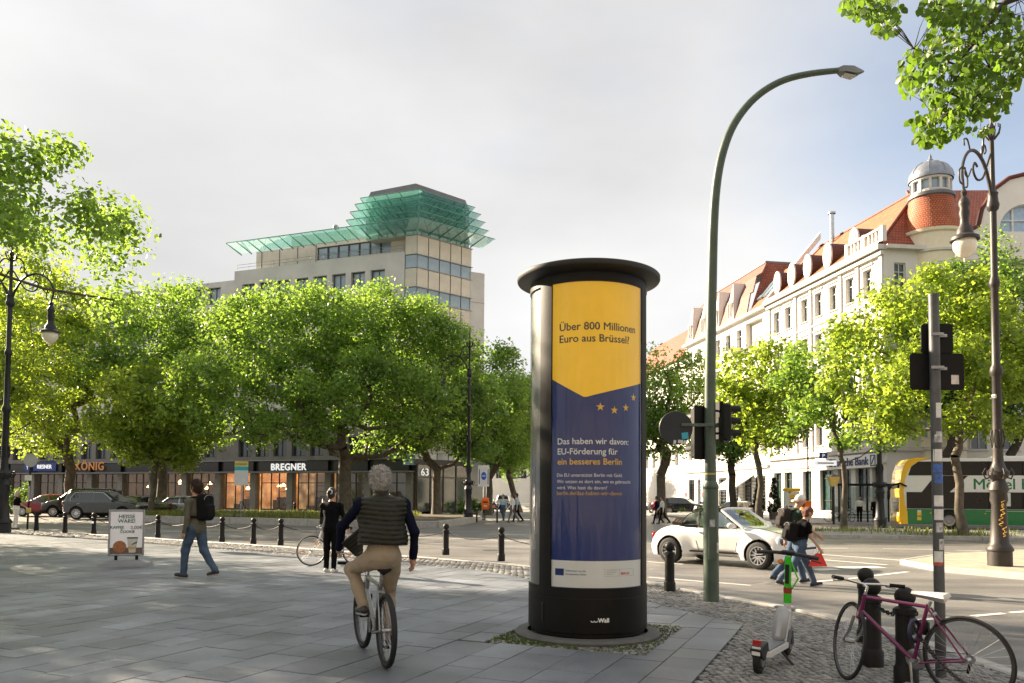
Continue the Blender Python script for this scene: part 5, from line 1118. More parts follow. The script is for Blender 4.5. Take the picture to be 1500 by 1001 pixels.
lamp_r.scale = (.86, .86, .955); gr_ = MB(); rq = random.Random(2)
for i in range(7):
    z0 = .75+.13*i; a0 = -1.9+rq.uniform(-.15, .15)-radians(215); pts = []
    for j in range(7): a = a0+.16*sin(j*1.3+i); r_ = .252-.03*(z0-.9); pts.append(((r_+.022)*cos(a+j*.03), (r_+.022)*sin(a+j*.03), z0+.02*j))
    gr_.tube(pts, .011, 4)
gr_.build('graffiti', M('graffiti_orange', (.55, .33, .06), .6), lamp_r)
q = lp; MB().rbox((.16, .0, 4.3), (.08, .1, .1), .01).tube([(.2, 0, 4.3), (.42, .02, 4.22)], .012, 5).build('cable_clamp', M('clamp_white', (.6, .58, .54), .5), lamp_r)
l2 = P(3, 781, 31.5); ornate_lamp('ornate twin armed street lamp at the left edge beside the woman', (l2.x, 31.5, 0), radians(-2), m_lampd, (0, pi))
l3 = P(686, 740, 50); lamp_m = ornate_lamp('ornate street lamp at the right end of the grass island', (l3.x, 50, .1), radians(180), m_lampd, (0,))
MB().lathe([(.30, .62), (.26, 1.0), (.235, 1.5)], 10, (0, 0, 0), 3.4, 5.4).build('sticker_layer', M('torn_stickers', (.05, .05, .05), .6, var=.9, scale=7, col2=(.75, .75, .75)), lamp_m)
l4 = P(1257, 740, 45.5); ornate_lamp('distant ornate street lamp in front of the bank and bus shelter', (l4.x, 42.8, .03), radians(160), m_lampd, (0,))
# bollards
def bollard_meshes():
    b_ = MB().lathe([(.1, -.02), (.1, .14), (.088, .16), (.082, .18), (.08, .6), (.09, .605), (.09, .65), (.078, .66), (.055, .67), (.05, .69)], 18).mesh('shaft', m_iron, 40)
    c_ = MB().sphere((0, 0, .752), .086, 18, 12).mesh('ball', m_iron, 60)
    d_ = MB().torus((0, .095, .62), .02, .006, 10, 5, 'x').torus((0, -.095, .62), .02, .006, 10, 5, 'x').mesh('chain_eye', m_iron, 60); return b_, c_, d_
BM = bollard_meshes(); BOL = []
def bollard(p, label, z=0., sc=1., group='iron ball bollards along the kerb'):
    t = thing('bollard', label, 'bollard', (p[0], p[1], z), random.uniform(-.6, .6), group); t.scale = (sc,)*3
    for n_, me in zip(('shaft', 'ball', 'chain_eye'), BM): link(n_, me, t)
    BOL.append(Vector((p[0], p[1], z))); return t
row = []
for px, py, tx in [(53, 777.5, 'iron ball bollard just right of the woman with the sign pole'), (95, 780.5, 'second iron ball bollard right of the woman, below the grey car'), (137, 782.5, 'iron ball bollard with a white sticker left of the coffee board'), (187, 785.5, 'iron ball bollard mostly hidden behind the coffee board'), (231, 788, 'single iron ball bollard between coffee board and backpack man'), (278, 790.5, 'iron ball bollard hidden behind the backpack man'), (325, 793.5, 'first of three close bollards right of the backpack man'), (371, 796.5, 'middle of three close bollards right of the backpack man'), (411, 798, 'last of three close bollards right of the backpack man'), (497, 803, 'iron bollard hidden behind the person in black'), (566, 807.5, 'iron bollard hidden behind the cyclist'), (653, 812, 'chained bollard right of the cyclist'), (734, 821, 'chained bollard just left of the advertising column'), (846, 835, 'bollard hidden behind the advertising column'), (981, 866, 'bollard right of the column in front of the white car wheel')]:
    g = G(px, py); bollard(g, tx); row.append(g)
st = MB().lathe([(.083, .42), (.083, .5)], 8, (0, 0, 0), -2.3, -1.2).build('sticker', m_sgw, bpy.data.objects['bollard.002']); st.rotation_euler = (0, 0, -bpy.data.objects['bollard.002'].rotation_euler.z)
near = [(Vector((3.93, 8.75, 0)), 'farthest of the three bollards by the purple bicycle'), (Vector((3.47, 7.6, 0)), 'middle bollard behind the purple bicycle front wheel'), (Vector((3.42, 6.86, 0)), 'nearest bollard that the purple bicycle leans on'), (Vector((2.78, 3.95, 0)), 'bollard in the chain run just outside the lower right')]
for p, tx in near: bollard(p, tx, sc=1.0)
for px, py, tx in [(467, 771, 'bollard on the island kerb left of the person in black'), (428, 759, 'small post in the island grass before the lit shop')]:
    g = G(px, py, .0); bollard((g.x, g.y+.6), tx, .1, 1.15)
def chain(a, b, sag, label, real=False):
    a = Vector(a); b = Vector(b); n_ = 24; pts = [a+(b-a)*(i/n_)+Vector((0, 0, -sag*4*(i/n_)*(1-i/n_))) for i in range(n_+1)]; t = MB()
    if not real: t.tube(pts, .013, 5)
    else:
        Ls = sum((pts[i+1]-pts[i]).length for i in range(n_)); k = int(Ls/.052); cum = 0
        for j in range(k):
            u = j/k*n_; i = min(int(u), n_-1); p = pts[i]+(pts[i+1]-pts[i])*(u-i); d = (pts[i+1]-pts[i]).normalized(); s_ = d.cross(Vector((0, 0, 1))).normalized(); up_ = s_.cross(d)
            if j % 2: s_, up_ = up_, s_
            lp_ = [p+d*(.030*cos(q_)*1.15)+s_*(.017*sin(q_)) for q_ in [2*pi*w_/10 for w_ in range(10)]]; t.tube(lp_, .0062, 5, closed=True)
    return tag(t.build('chain', m_iron, None, 60), label, 'chain', 'chains between bollards')
Z = Vector((0, 0, .62))
names = ['leftmost chain beside the sign pole', 'chain below the grey car', 'chain left of the coffee board', 'chain right of the coffee board', 'chain left of the backpack man', 'chain right of the backpack man', 'chain between first two close bollards', 'chain between last two close bollards', 'chain between the close bollards and the person in black', 'chain behind the person in black', 'chain between cyclist and the bollard right of him', 'chain between the two bollards left of the column', 'chain running behind the advertising column', 'chain right of the advertising column']
for i in range(13): chain(row[i]+Z, row[i+1]+Z, .16, 'iron '+names[i])
chain(near[2][0]+Z, near[3][0]+Z, .28, 'heavy iron link chain hanging behind the purple bicycle wheel', True); chain(near[1][0]+Z, near[2][0]+Z, .06, 'short iron link chain between the near bollards', True)
# curved green street light with signals
cp0 = G(1042, 881); YC = cp0.y
t = thing('curved_street_light', 'tall green curved street light right of the column', 'street lamp', (cp0.x, YC, 0))
def L_(px, py, dy=0.): q = P(px, py, YC); return Vector((q.x-cp0.x, dy, q.z))
path = [Vector((0, 0, -.02)), Vector((0, 0, .05)), L_(1041, 716)]; MB().tube(path, [.12, .117, .117], 20).lathe([(.117, 1.73), (.125, 1.74), (.125, 1.78), (.1, 1.83), (.09, 1.86)], 20, (path[-1].x, 0, 0)).build('lower_pole', m_green, t, 40)
pp = [L_(1041, 716), L_(1040, 600), L_(1041.5, 480), L_(1043, 400), L_(1045, 330), L_(1049, 275), L_(1057, 230), L_(1071, 190), L_(1092, 158), L_(1118, 134), L_(1150, 117), L_(1188, 108), L_(1228, 103.5)]
MB().tube(spline(pp, 4), [.09-.045*i/48 for i in range(49)], 16).build('upper_pole', m_green, t, 60)
h0 = L_(1226, 103.5); hd = MB().hull([h0+Vector(v) for v in ((0, -.03, -.03), (0, .03, -.03), (0, -.03, .03), (0, .03, .03), (.09, -.10, -.055), (.09, .10, -.055), (.08, -.07, .05), (.08, .07, .05), (.25, -.10, -.085), (.25, .1, -.085), (.25, -.06, .05), (.25, .06, .05), (.43, -.02, -.02), (.43, .02, -.02), (.42, 0, .01))]); hd.build('lamp_head', M('lamp_head_grey', (.16, .17, .16), .5, .3), t, 40)
MB().hull([h0+Vector(v) for v in ((.1, -.07, -.075), (.1, .07, -.075), (.24, -.08, -.11), (.24, .08, -.11), (.33, 0, -.085), (.1, 0, -.06), (.3, 0, -.05))]).build('lens', M('lamp_lens', (.45, .45, .42), .2), t, 40)
MB().box((-.005, -.1175, .9), (.12, .02, .5)).build('access_door', m_green, t); MB().lathe([(.0925, 1.95), (.0935, 1.955), (.0935, 1.975), (.0925, 1.98)], 16, (path[-1].x, 0, 0)).build('band', M('yellow_band', (.4, .35, .1), .5), t)
m_stk = [M('sticker_white', (.65, .65, .63), .5, var=.15, scale=20), M('sticker_blue', (.05, .12, .4), .5, var=.5, scale=25), M('sticker_teal', (.05, .4, .5), .5), M('sticker_mixed', (.08, .08, .08), .5, var=.9, scale=30, col2=(.7, .7, .7)), M('sticker_red', (.45, .08, .05), .5, var=.3, scale=20)]
st_ = MB()
for z, a in ((1.1, -2.0), (.75, -1.2)): st_.lathe([(.1185, z), (.1185, z+.16)], 6, (0, 0, 0), a, a+.7)
st_.build('sticker', m_stk[3], t)
def signal(label, px0, px1, py0, py1, face, dy):
    a, b = P(px0, py1, YC), P(px1, py0, YC); cx = (a.x+b.x)/2; s = thing('traffic_light', label, 'traffic light', (cx, YC+dy, (a.z+b.z)/2), 0, 'traffic lights on the curved street light'); w_ = b.x-a.x; h_ = b.z-a.z
    R = Matrix.Rotation(face, 3, 'Z'); MB().rbox((0, 0, 0), (.2, .17, h_), .03, rot=R).build('housing', m_blk, s, 40); MB().box(tuple(R @ Vector((-.005, -.09, 0))), (.26, .012, h_+.05), rot=R).build('backplate', m_blk, s)
    for i, c in enumerate(((.35, .02, .02), (.3, .2, .02), (.02, .25, .1))):
        z = h_*(.32-.32*i); ax = R @ Vector((0, 1, 0)); p0 = Vector((0, 0, z))+ax*.08; v = MB(); k = 12; vs = []
        for j in range(k+1):
            an = pi*(-.1+1.2*j/k); o_ = (R @ Vector((cos(an)*.085, 0, sin(an)*.085))); vs += [p0+o_, p0+o_+ax*.17]
        v.add(vs, [(2*j, 2*j+1, 2*j+3, 2*j+2) for j in range(k)]); v.build('visor', m_blk, s); MB().sphere(p0, (.075, .075, .075), 10, 6).build('lens', M('lens%d' % i, c, .2), s, 60)
    MB().tube([(0, 0, h_*.3), (cp0.x-cx, -dy, h_*.3)], .018, 6).tube([(0, 0, -h_*.3), (cp0.x-cx, -dy, -h_*.3)], .018, 6).build('bracket', m_blk, s); return s
signal('traffic light on the left of the green pole seen from behind', 1015, 1035, 597, 671, radians(20), .1); signal('traffic light on the right of the green pole seen from the side', 1050, 1074, 591, 646, radians(-75), .05)
q = P(988, 628, YC); s = thing('round_sign', 'back of a round road sign with a blue sticker', 'road sign', (q.x, YC-.1, q.z)); MB().lathe([(.001, -.012), (.255, -.012), (.262, 0), (.255, .012), (.001, .012)], 40, axis='y').build('disc', M('sign_back_dark', (.03, .035, .042), .5, .3, var=.2), s, 30); MB().rbox((.33, -.03, .045), (.5, .03, .05), .008).build('bracket', m_green, s)
for i, (dx, dz, w_, h_, mt) in enumerate(((.14, -.12, .1, .1, m_stk[2]), (.07, -.21, .08, .05, m_stk[0]), (-.02, -.22, .04, .06, m_stk[0]), (.14, -.22, .05, .05, m_stk[0]))): MB().box((dx, -.0145, dz), (w_, .004, h_), rot=Matrix.Rotation(.15*i-.1, 3, 'Y')).build('sticker', mt, s)
# sign pole with two plates seen from behind
sp0 = Vector((P(1377, 900, 7.15).x, 7.15, 0)); t = thing('sign_pole', 'slim grey pole plastered with stickers carrying two dark sign backs', 'road sign', sp0)
tz = P(1375, 433, 7.15).z; MB().cyl((0, 0, -.02), (-.012, 0, tz), .046, n=18).lathe([(.048, tz-.01), (.048, tz+.01), (.001, tz+.012)], 18, (-.012, 0, 0)).build('pole', M('pole_grey', (.085, .09, .095), .45, .4, var=.3, scale=6), t, 40)
m_sb = M('sign_back', (.010, .010, .010), .6, .0, var=.3, spec=.2)
for x0, x1, y0, y1 in ((1351, 1397, 474, 518), (1335, 1413, 517.5, 571)):
    a, b = P(x0, y1, 7.2), P(x1, y0, 7.2); w_, h_ = b.x-a.x, b.z-a.z; c = Vector(((a.x+b.x)/2-sp0.x, .07, (a.z+b.z)/2)); r_ = .03; pl = []
    for sx_, sz_, a0 in ((1, -1, -pi/2), (1, 1, 0), (-1, 1, pi/2), (-1, -1, pi)):
        for j in range(5): an = a0+pi/2*j/4; pl.append((c.x+sx_*(w_/2-r_)+r_*cos(an), c.z+sz_*(h_/2-r_)+r_*sin(an)))
    MB().prism(pl, .065, .075).build('sign_plate', m_sb, t); MB().rbox((c.x, .03, c.z+.02), (.14, .03, .03), .005).rbox((-.01, -.05, c.z+.02), (.12, .012, .03), .004).build('clamp', m_steel, t)
MB().box((P(1400, 556, 7.2).x-sp0.x, .062, P(1400, 556, 7.2).z), (.07, .004, .085)).build('sticker', M('sticker_pale', (.6, .55, .5), .5, var=.4, scale=18), t)
for i, (y0, y1, mt, a, b) in enumerate([(590, 612, 0, -2.6, -1.0), (632, 648, 3, -2.7, -.4), (658, 676, 0, -2.8, -.9), (680, 692, 1, -2.8, -.9), (694, 708, 1, -2.5, -.7), (726, 742, 0, -2.7, -.6), (746, 762, 0, -2.7, -.6), (766, 780, 3, -2.4, -1.1), (790, 806, 3, -1.9, -.4), (808, 824, 0, -2.9, -.3), (824, 829, 4, -2.9, -.3)]):
    z0, z1 = P(1376, y1, 7.1).z, P(1376, y0, 7.1).z; MB().lathe([(.0468, z0), (.0468, z1)], 8, (-.006, 0, 0), a, b).build('sticker', m_stk[mt], t)
# coffee advertising board
b0 = G(184, 829); t = thing('advertising_board', 'white pavement board advertising coffee and cookie on a grey base', 'sign board', (b0.x, b0.y, 0), radians(-24)*0+.30)
MB().hull([(x, y, z) for x, y, z in ((-.52, -.28, 0), (.52, -.28, 0), (-.52, .28, 0), (.52, .28, 0), (-.5, -.25, .07), (.5, -.25, .07), (-.5, .25, .07), (.5, .25, .07), (-.3, -.12, .13), (.3, -.12, .13), (-.3, .12, .13), (.3, .12, .13))]).build('base', M('board_base_grey', (.2, .21, .22), .5, var=.1), t)
for x in (-.2, .22): MB().rbox((x, 0, .17), (.06, .05, .14), .01).build('spring_foot', m_blk, t)
fr_ = MB()
for x in (-.345, .345): fr_.rbox((x, 0, .73), (.04, .05, 1.02), .01)
for z in (.24, 1.22): fr_.rbox((0, 0, z), (.66, .05, .04), .01)
fr_.build('frame', m_steel, t); MB().box((0, 0, .73), (.66, .02, .95)).build('poster', M('board_poster', (.84, .85, .87), .5, var=.02), t)
m_grn = M('print_green', (.02, .13, .08), .5); m_br = M('print_brown', (.32, .13, .05), .5, var=.3, scale=14); m_gy = M('print_grey2', (.2, .19, .18), .5)
for tx, x, z, s_, mt in (('HEISSE', 0, 1.05, .115, m_grn), ('WARE!', 0, .95, .115, m_grn), ('KAFFEE', -.19, .82, .085, m_grn), ('+', -.1, .765, .08, m_grn), ('COOKIE', .02, .725, .08, m_grn), ('2,00€', .2, .81, .105, m_gy)): lettering(tx, s_, mt, t, (x, -.013, z), align='CENTER', bold=.02)
MB().box((0, -.0125, .33), (.655, .004, .14)).build('print_table', M('print_wood', (.12, .09, .07), .5, var=.3, scale=8), t); lettering('le crobag', .035, m_br, t, (.03, -.013, 1.16), align='CENTER') if False else None
MB().lathe([(.001, -.018), (.13, -.018), (.135, -.012)], 20, (-.13, 0, .42), axis='y').build('print_cookie', m_br, t)
MB().prism([(.06, .29), (.19, .29), (.235, .6), (.02, .6)], -.018, -.012).build('print_cup', M('print_cup', (.5, .49, .46), .5), t); MB().prism([(.02, .6), (.235, .6), (.24, .63), (.015, .63)], -.019, -.012).build('print_lid', M('print_lid', (.06, .03, .02), .5), t); MB().prism([(.1, .45), (.22, .5), (.225, .54), (.13, .49)], -.0195, -.012).build('print_leaf', m_grn, t)
MB().prism([(.04, .36), (.2, .36), (.205, .42), (.035, .42)], -.0192, -.012).build('print_band', M('print_tan', (.5, .33, .12), .5), t)
# small signs and posts, left and middle
p0 = P(40, 776, 34.3); t = thing('road_sign', 'round sign back on a slim pole beside the woman', 'road sign', (p0.x, 34.3, 0)); MB().cyl((0, 0, 0), (.06, 0, 3.4), .04, n=8).build('pole', m_iron, t); MB().lathe([(.001, -.01), (.3, -.01), (.3, .01), (.001, .01)], 28, (.08, -.06, 3.02), axis='y').build('disc', M('sign_back_grey', (.38, .40, .41), .4, .5), t, 30); MB().box((0, -.06, 2.25), (.3, .02, .24)).build('plate', m_stk[0], t); MB().lathe([(.043, 1.2), (.043, 1.9)], 8, (0.03, 0, 0), -2.5, -.6).build('sticker', m_stk[3], t)
p0 = P(353, 748, 47); t = thing('information_board', 'yellow turquoise and white board on a slim pole in the grass', 'sign board', (p0.x, 47, .24)); MB().cyl((0, 0, 0), (0, 0, 3.1), .035, n=8).tube([(0, 0, .9), (.3, .1, 0)], .02, 5).tube([(0, 0, .9), (-.25, .2, 0)], .02, 5).build('pole', m_steel, t); a, b = P(343, 711, 46.9), P(363.5, 676, 46.9); w_ = b.x-a.x; h_ = b.z-a.z; cx = (a.x+b.x)/2-p0.x; z0 = a.z-.24
MB().box((cx, -.06, z0+h_*.31), (w_, .03, h_*.62)).build('white_panel', M('board_white', (.55, .57, .58), .5, var=.1), t); MB().box((cx, -.06, z0+h_*.70), (w_, .03, h_*.16)).build('turquoise_panel', M('board_teal', (.03, .35, .42), .5), t); MB().box((cx, -.06, z0+h_*.89), (w_, .03, h_*.22)).build('yellow_panel', M('board_yellow', (.6, .45, .08), .5), t)
lettering('KÄSSNER', .17, M('print_teal', (.03, .2, .25), .5), t, (cx, -.08, z0+h_*.84), align='CENTER', bold=.03)
for z in (.67, .33): pass
MB().rbox((0, 0, .07), (.55, .45, .16), .02).rbox((-.75, .1, .07), (.7, .45, .16), .02).build('weight_block', m_conc, t)
p0 = P(711, 766, 51.3); t = thing('road_sign', 'tall white sign with blue oval and arrows beside the avenue', 'road sign', (P(708, 740, 51.5).x, 51.5, 0)); a, b = P(700, 713, 51.4), P(717, 682, 51.4); w_ = b.x-a.x; h_ = b.z-a.z; zc = (a.z+b.z)/2; MB().cyl((.1, 0, 0), (.1, 0, b.z), .045, n=8).build('pole', m_iron, t); MB().rbox((0, -.08, zc), (w_, .04, h_), .01).build('panel', M('sign_white2', (.7, .71, .72), .4), t); MB().lathe([(.001, -.005), (.2, -.005), (.2, .005), (.001, .005)], 24, (.02, -.11, zc), axis='y').build('blue_oval', M('sign_blue2', (.01, .12, .5), .4), t).scale = (1, 1, 1)
ov = [o for o in t.children if o.name.startswith('blue_oval')][0]; ov.data.transform(Matrix.Translation((0, 0, zc)) @ Matrix.Diagonal((.85, 1, 1.35, 1)) @ Matrix.Translation((0, 0, -zc)))
for x in (-.27, .3): MB().box((x, -.107, zc-.05), (.05, .01, h_*.7)).build('stripe', m_nav, t)
MB().box((.02, -.118, zc), (.22, .008, .06)).build('bar', m_wht, t)
tb = thing('litter_bin', 'orange litter bin on a post below the white and blue sign', 'bin', (P(711, 740, 51.2).x, 51.2, 0)); MB().rbox((0, -.05, 1.05), (.46, .36, .66), .06, taper=1.08).build('body', M('bin_orange', (.75, .13, .01), .45, var=.1), tb, 40); MB().box((0, -.25, 1.2), (.3, .02, .08)).build('slot', m_blk, tb); MB().hull([(-.24, -.2, 1.38), (.24, -.2, 1.38), (-.24, .12, 1.38), (.24, .12, 1.38), (-.18, -.1, 1.5), (.18, -.1, 1.5), (-.18, .1, 1.5), (.18, .1, 1.5)]).build('lid', MATS['bin_orange'], tb); MB().box((.02, -.245, .95), (.2, .012, .07)).build('label', m_wht, tb); MB().cyl((-.15, .15, 0), (-.15, .15, 1.4), .04, n=8).build('post', m_iron, tb)
for px, py, tx in ((698, 765, 'slim dark post left of the orange bin'), (728, 766, 'slim dark post right of the orange bin')):
    g = G(px, py); MB; t = thing('post', tx, 'post', (g.x, g.y+.3, 0), 0, 'slim kerb posts'); MB().lathe([(.055, -.01), (.055, .9), (.03, .95), (.001, .96)], 10).build('shaft', m_iron, t, 40); MB().lathe([(.058, .8), (.058, .86)], 10).build('band', m_steel, t)
# ticket machine, lantern post, shelter, shrubs on the right
p0 = P(1195.5, 766, 48); t = thing('ticket_machine', 'white and yellow ticket machine with a yellow top', 'machine', (p0.x, 52.2, 0), radians(6)); k_ = 52.2/48
MB().rbox((0, 0, .3), (.82, .6, .62), .02).build('plinth', M('plinth_dark', (.04, .045, .05), .6), t); MB().rbox((0, 0, 1.32), (.86, .62, 1.42), .03).build('cabinet', M('machine_white', (.7, .7, .68), .4), t); MB().rbox((0, -.02, 2.15), (.92, .72, .22), .04).build('hood', M('machine_yellow', (.75, .48, .01), .4), t)
MB().box((.05, -.316, 1.55), (.62, .02, .56)).build('panel', MATS['machine_yellow'], t); MB().box((-.03, -.328, 1.53), (.36, .012, .2)).build('screen', m_pane2, t); MB().box((-.2, -.316, 1.05), (.2, .02, .06)).box((.2, -.316, 1.1), (.12, .02, .08)).build('slot', m_blk, t); MB().box((-.28, -.316, 1.95), (.16, .018, .05)).build('label', m_blk, t)
p0 = P(1221, 768, 46.5); t = thing('lantern_post', 'dark post with a yellow lantern head beside the ticket machine', 'post', (P(1221, 740, 49).x, 49, 0)); MB().cyl((0, 0, 0), (0, 0, 2.35), .07, n=10).build('post', m_lampd, t); MB().hull([(x*s_, y*s_, z) for z, s_ in ((2.35, .16), (2.95, .3)) for x in (-1, 1) for y in (-1, 1)]).build('lantern', M('lantern_yellow', (.7, .55, .2), .35), t); MB().hull([(x*.33, y*.33, 2.95) for x in (-1, 1) for y in (-1, 1)]+[(0, 0, 3.15)]).build('cap', m_lampd, t)
px_ = P(1272, 760, 53.5); t = thing('bus_shelter', 'dark framed glass bus shelter behind the street lamp', 'shelter', (px_.x, 53.6, 0), radians(-4)); sh = MB()
for x in (-1.9, 0, 1.9):
    for y in (-.0, 1.3): sh.box((x, y, 1.25), (.09, .09, 2.5))
sh.box((0, .65, 2.55), (4.1, 1.6, .14)); sh.box((0, 1.3, .25), (3.8, .06, .06)); sh.build('frame', m_blk, t); MB().box((0, .9, .48), (2.8, .35, .06)).build('bench', m_wfd, t)
for x in (-.95, .95): MB().box((x, 1.3, 1.35), (1.75, .02, 2.1)).build('glass_pane', m_shopglass, t)
MB().box((-1.9, .65, 1.35), (.02, 1.2, 2.1)).build('glass_pane', m_shopglass, t)
rr = np.random.RandomState(9)
for px, yy, tx in ((1111, 60.5, 'left of two clipped cone shrubs at the cafe'), (1134, 58.5, 'right of two clipped cone shrubs at the cafe')):
    x = P(px, 740, yy).x; t = thing('cone_shrub', 'dark evergreen, '+tx, 'shrub', (x, yy, 0), 0, 'clipped cone shrubs in planters'); MB().lathe([(.32, 0), (.42, .55), (.38, .55)], 14).build('planter', M('planter_grey', (.12, .11, .1), .7), t, 40); n_ = 90; hh = rr.rand(n_)**1.4; an = rr.rand(n_)*2*pi; cs = np.stack([np.cos(an)*.42*(1-hh), np.sin(an)*.42*(1-hh), .65+hh*2.5], 1); V_, Q_ = leaf_cloud(rr, cs, .18*np.ones(n_), 45, .09); link('foliage', np_mesh('foliage', V_, Q_, [m_lfd if False else MATS.get('cypress') or leafmat('cypress', (.015, .032, .014), (.03, .05, .01), .1)], smooth=False), t); MB().tube([(0, 0, .5), (0, 0, 2.9)], [.05, .01], 6).build('stem', m_barkd, t)
t = thing('street_name_sign', 'street name plate on a thin black mast', 'road sign', (P(1184, 740, 53.5).x, 53.5, 0)); MB().cyl((0, 0, 0), (0, 0, 6.0), .05, n=8).tube([(0, 0, 3.75), (1.9, 0, 3.75)], .02, 5).tube([(0, 0, 4.25), (1.9, 0, 4.25)], .02, 5).build('mast', m_iron, t); MB().box((1.2, -.03, 4.0), (1.5, .03, .34)).build('name_plate', m_sgw, t); lettering('Schlüterstr.', .24, m_dkp, t, (1.2, -.05, 3.92), align='CENTER') if False else MB().box((1.2, -.048, 4.0), (1.1, .006, .08)).build('lettering', m_dkp, t); MB().box((1.05, -.03, 4.52), (.55, .03, .42)).build('parking_plate', m_sgb, t); lettering('P', .36, m_sgw, t, (1.05, -.05, 4.38), align='CENTER')
t = thing('orange_bin', 'orange street bin behind the man in the white cap', 'bin', (P(1183, 740, 47).x, 47.3, 0.)); MB().rbox((0, 0, 1.0), (.5, .4, .9), .07, taper=1.06).build('body', MATS['bin_orange'], t, 40); MB().cyl((0, .1, -.1), (0, .1, .9), .05, n=8).build('post', m_iron, t)
# low planting and hedges along the far pavements
hr = np.random.RandomState(12)
for px, yy, w_, h_, tx in ((1045, 62, 2.6, 1.0, 'low leafy bush in a planter behind the white convertible'), (690, 60, 2.2, 1.3, 'dark shrub beside the corner entrance'), (18, 58, 2.4, 2.0, 'tall weedy shrub behind the woman in white trousers')):
    t = thing('shrub', tx, 'shrub', (P(px, 740, yy).x, yy, 0)); n_ = 46; cs = hr.normal(size=(n_, 3))*np.array([w_*.3, .35, h_*.24])+np.array([0, 0, h_*.55]); cs[:, 2] = np.abs(cs[:, 2]); V_, Q_ = leaf_cloud(hr, cs, .28*np.ones(n_), 60, .13); link('foliage', np_mesh('foliage', V_, Q_, [m_lfd], smooth=False), t); b_ = MB()
    for c in cs[:14]: b_.tube([(c[0]*.2, c[1]*.2, 0), tuple(c)], [.03, .01], 5)
    b_.build('stem', m_barkd, t)
# ================================================================== vehicles
m_tyre = M('tyre_rubber', (.010, .010, .010), .75, var=.2, scale=20); m_alloy = M('alloy', (.55, .55, .56), .3, .9, var=.1)
m_cglass = M('car_glass', (.02, .026, .03), .05, var=.3, scale=1, spec=.9); m_hl = M('headlight_glass', (.55, .58, .6), .1, spec=.9); m_tl = M('taillight_red', (.35, .01, .01), .25); m_chrome = M('chrome', (.6, .6, .6), .15, 1.); m_plate = M('number_plate', (.65, .65, .64), .5)
WH = {}
def wheel_meshes(r, w_, spokes):
    k = (r, w_, spokes)
    if k not in WH:
        ty_ = MB().lathe([(r*.66, -w_/2), (r*.9, -w_/2), (r*.98, -w_*.42), (r, -w_*.25), (r, w_*.25), (r*.98, w_*.42), (r*.9, w_/2), (r*.66, w_/2)], 32, axis='y').mesh('tyre', m_tyre, 40)
        ri = MB().lathe([(r*.67, -w_/2+.01), (r*.67, w_*.1), (r*.60, w_*.1)], 32, axis='y').lathe([(r*.68, -w_/2-.004), (r*.62, -w_/2-.004), (r*.6, -w_*.2)], 32, axis='y')
        for i in range(spokes):
            a = 2*pi*i/spokes; R = Matrix.Rotation(-a, 3, 'Y'); ri.box(tuple(R @ Vector((r*.36, -w_*.36, 0))), (r*.56, .03, r*(.9/spokes+.03)), rot=R)
        ri.lathe([(.001, -w_*.46), (r*.12, -w_*.46), (r*.16, -w_*.3)], 12, axis='y'); WH[k] = (ty_, ri.mesh('rim', m_alloy, 40), MB().lathe([(.001, -w_*.05), (r*.62, -w_*.05)], 20, axis='y').mesh('brake_disc', m_blk))
    return WH[k]
def add_wheels(t, xs, hw, r, w_=.2, spokes=10, steer=0.):
    for x in xs:
        for s in (-1, 1):
            wo = link('wheel', MB().lathe([(.001, 0), (r*.2, 0)], 8, axis='y').mesh('wheel', m_blk), t); wo.location = (x, s*(hw-w_/2), r); wo.rotation_euler = (0, random.uniform(0, 1), (0 if s < 0 else pi)+(steer if x > 0 else 0))
            for n_, me in zip(('tyre', 'rim', 'brake_disc'), wheel_meshes(r, w_, spokes)): link(n_, me, wo)
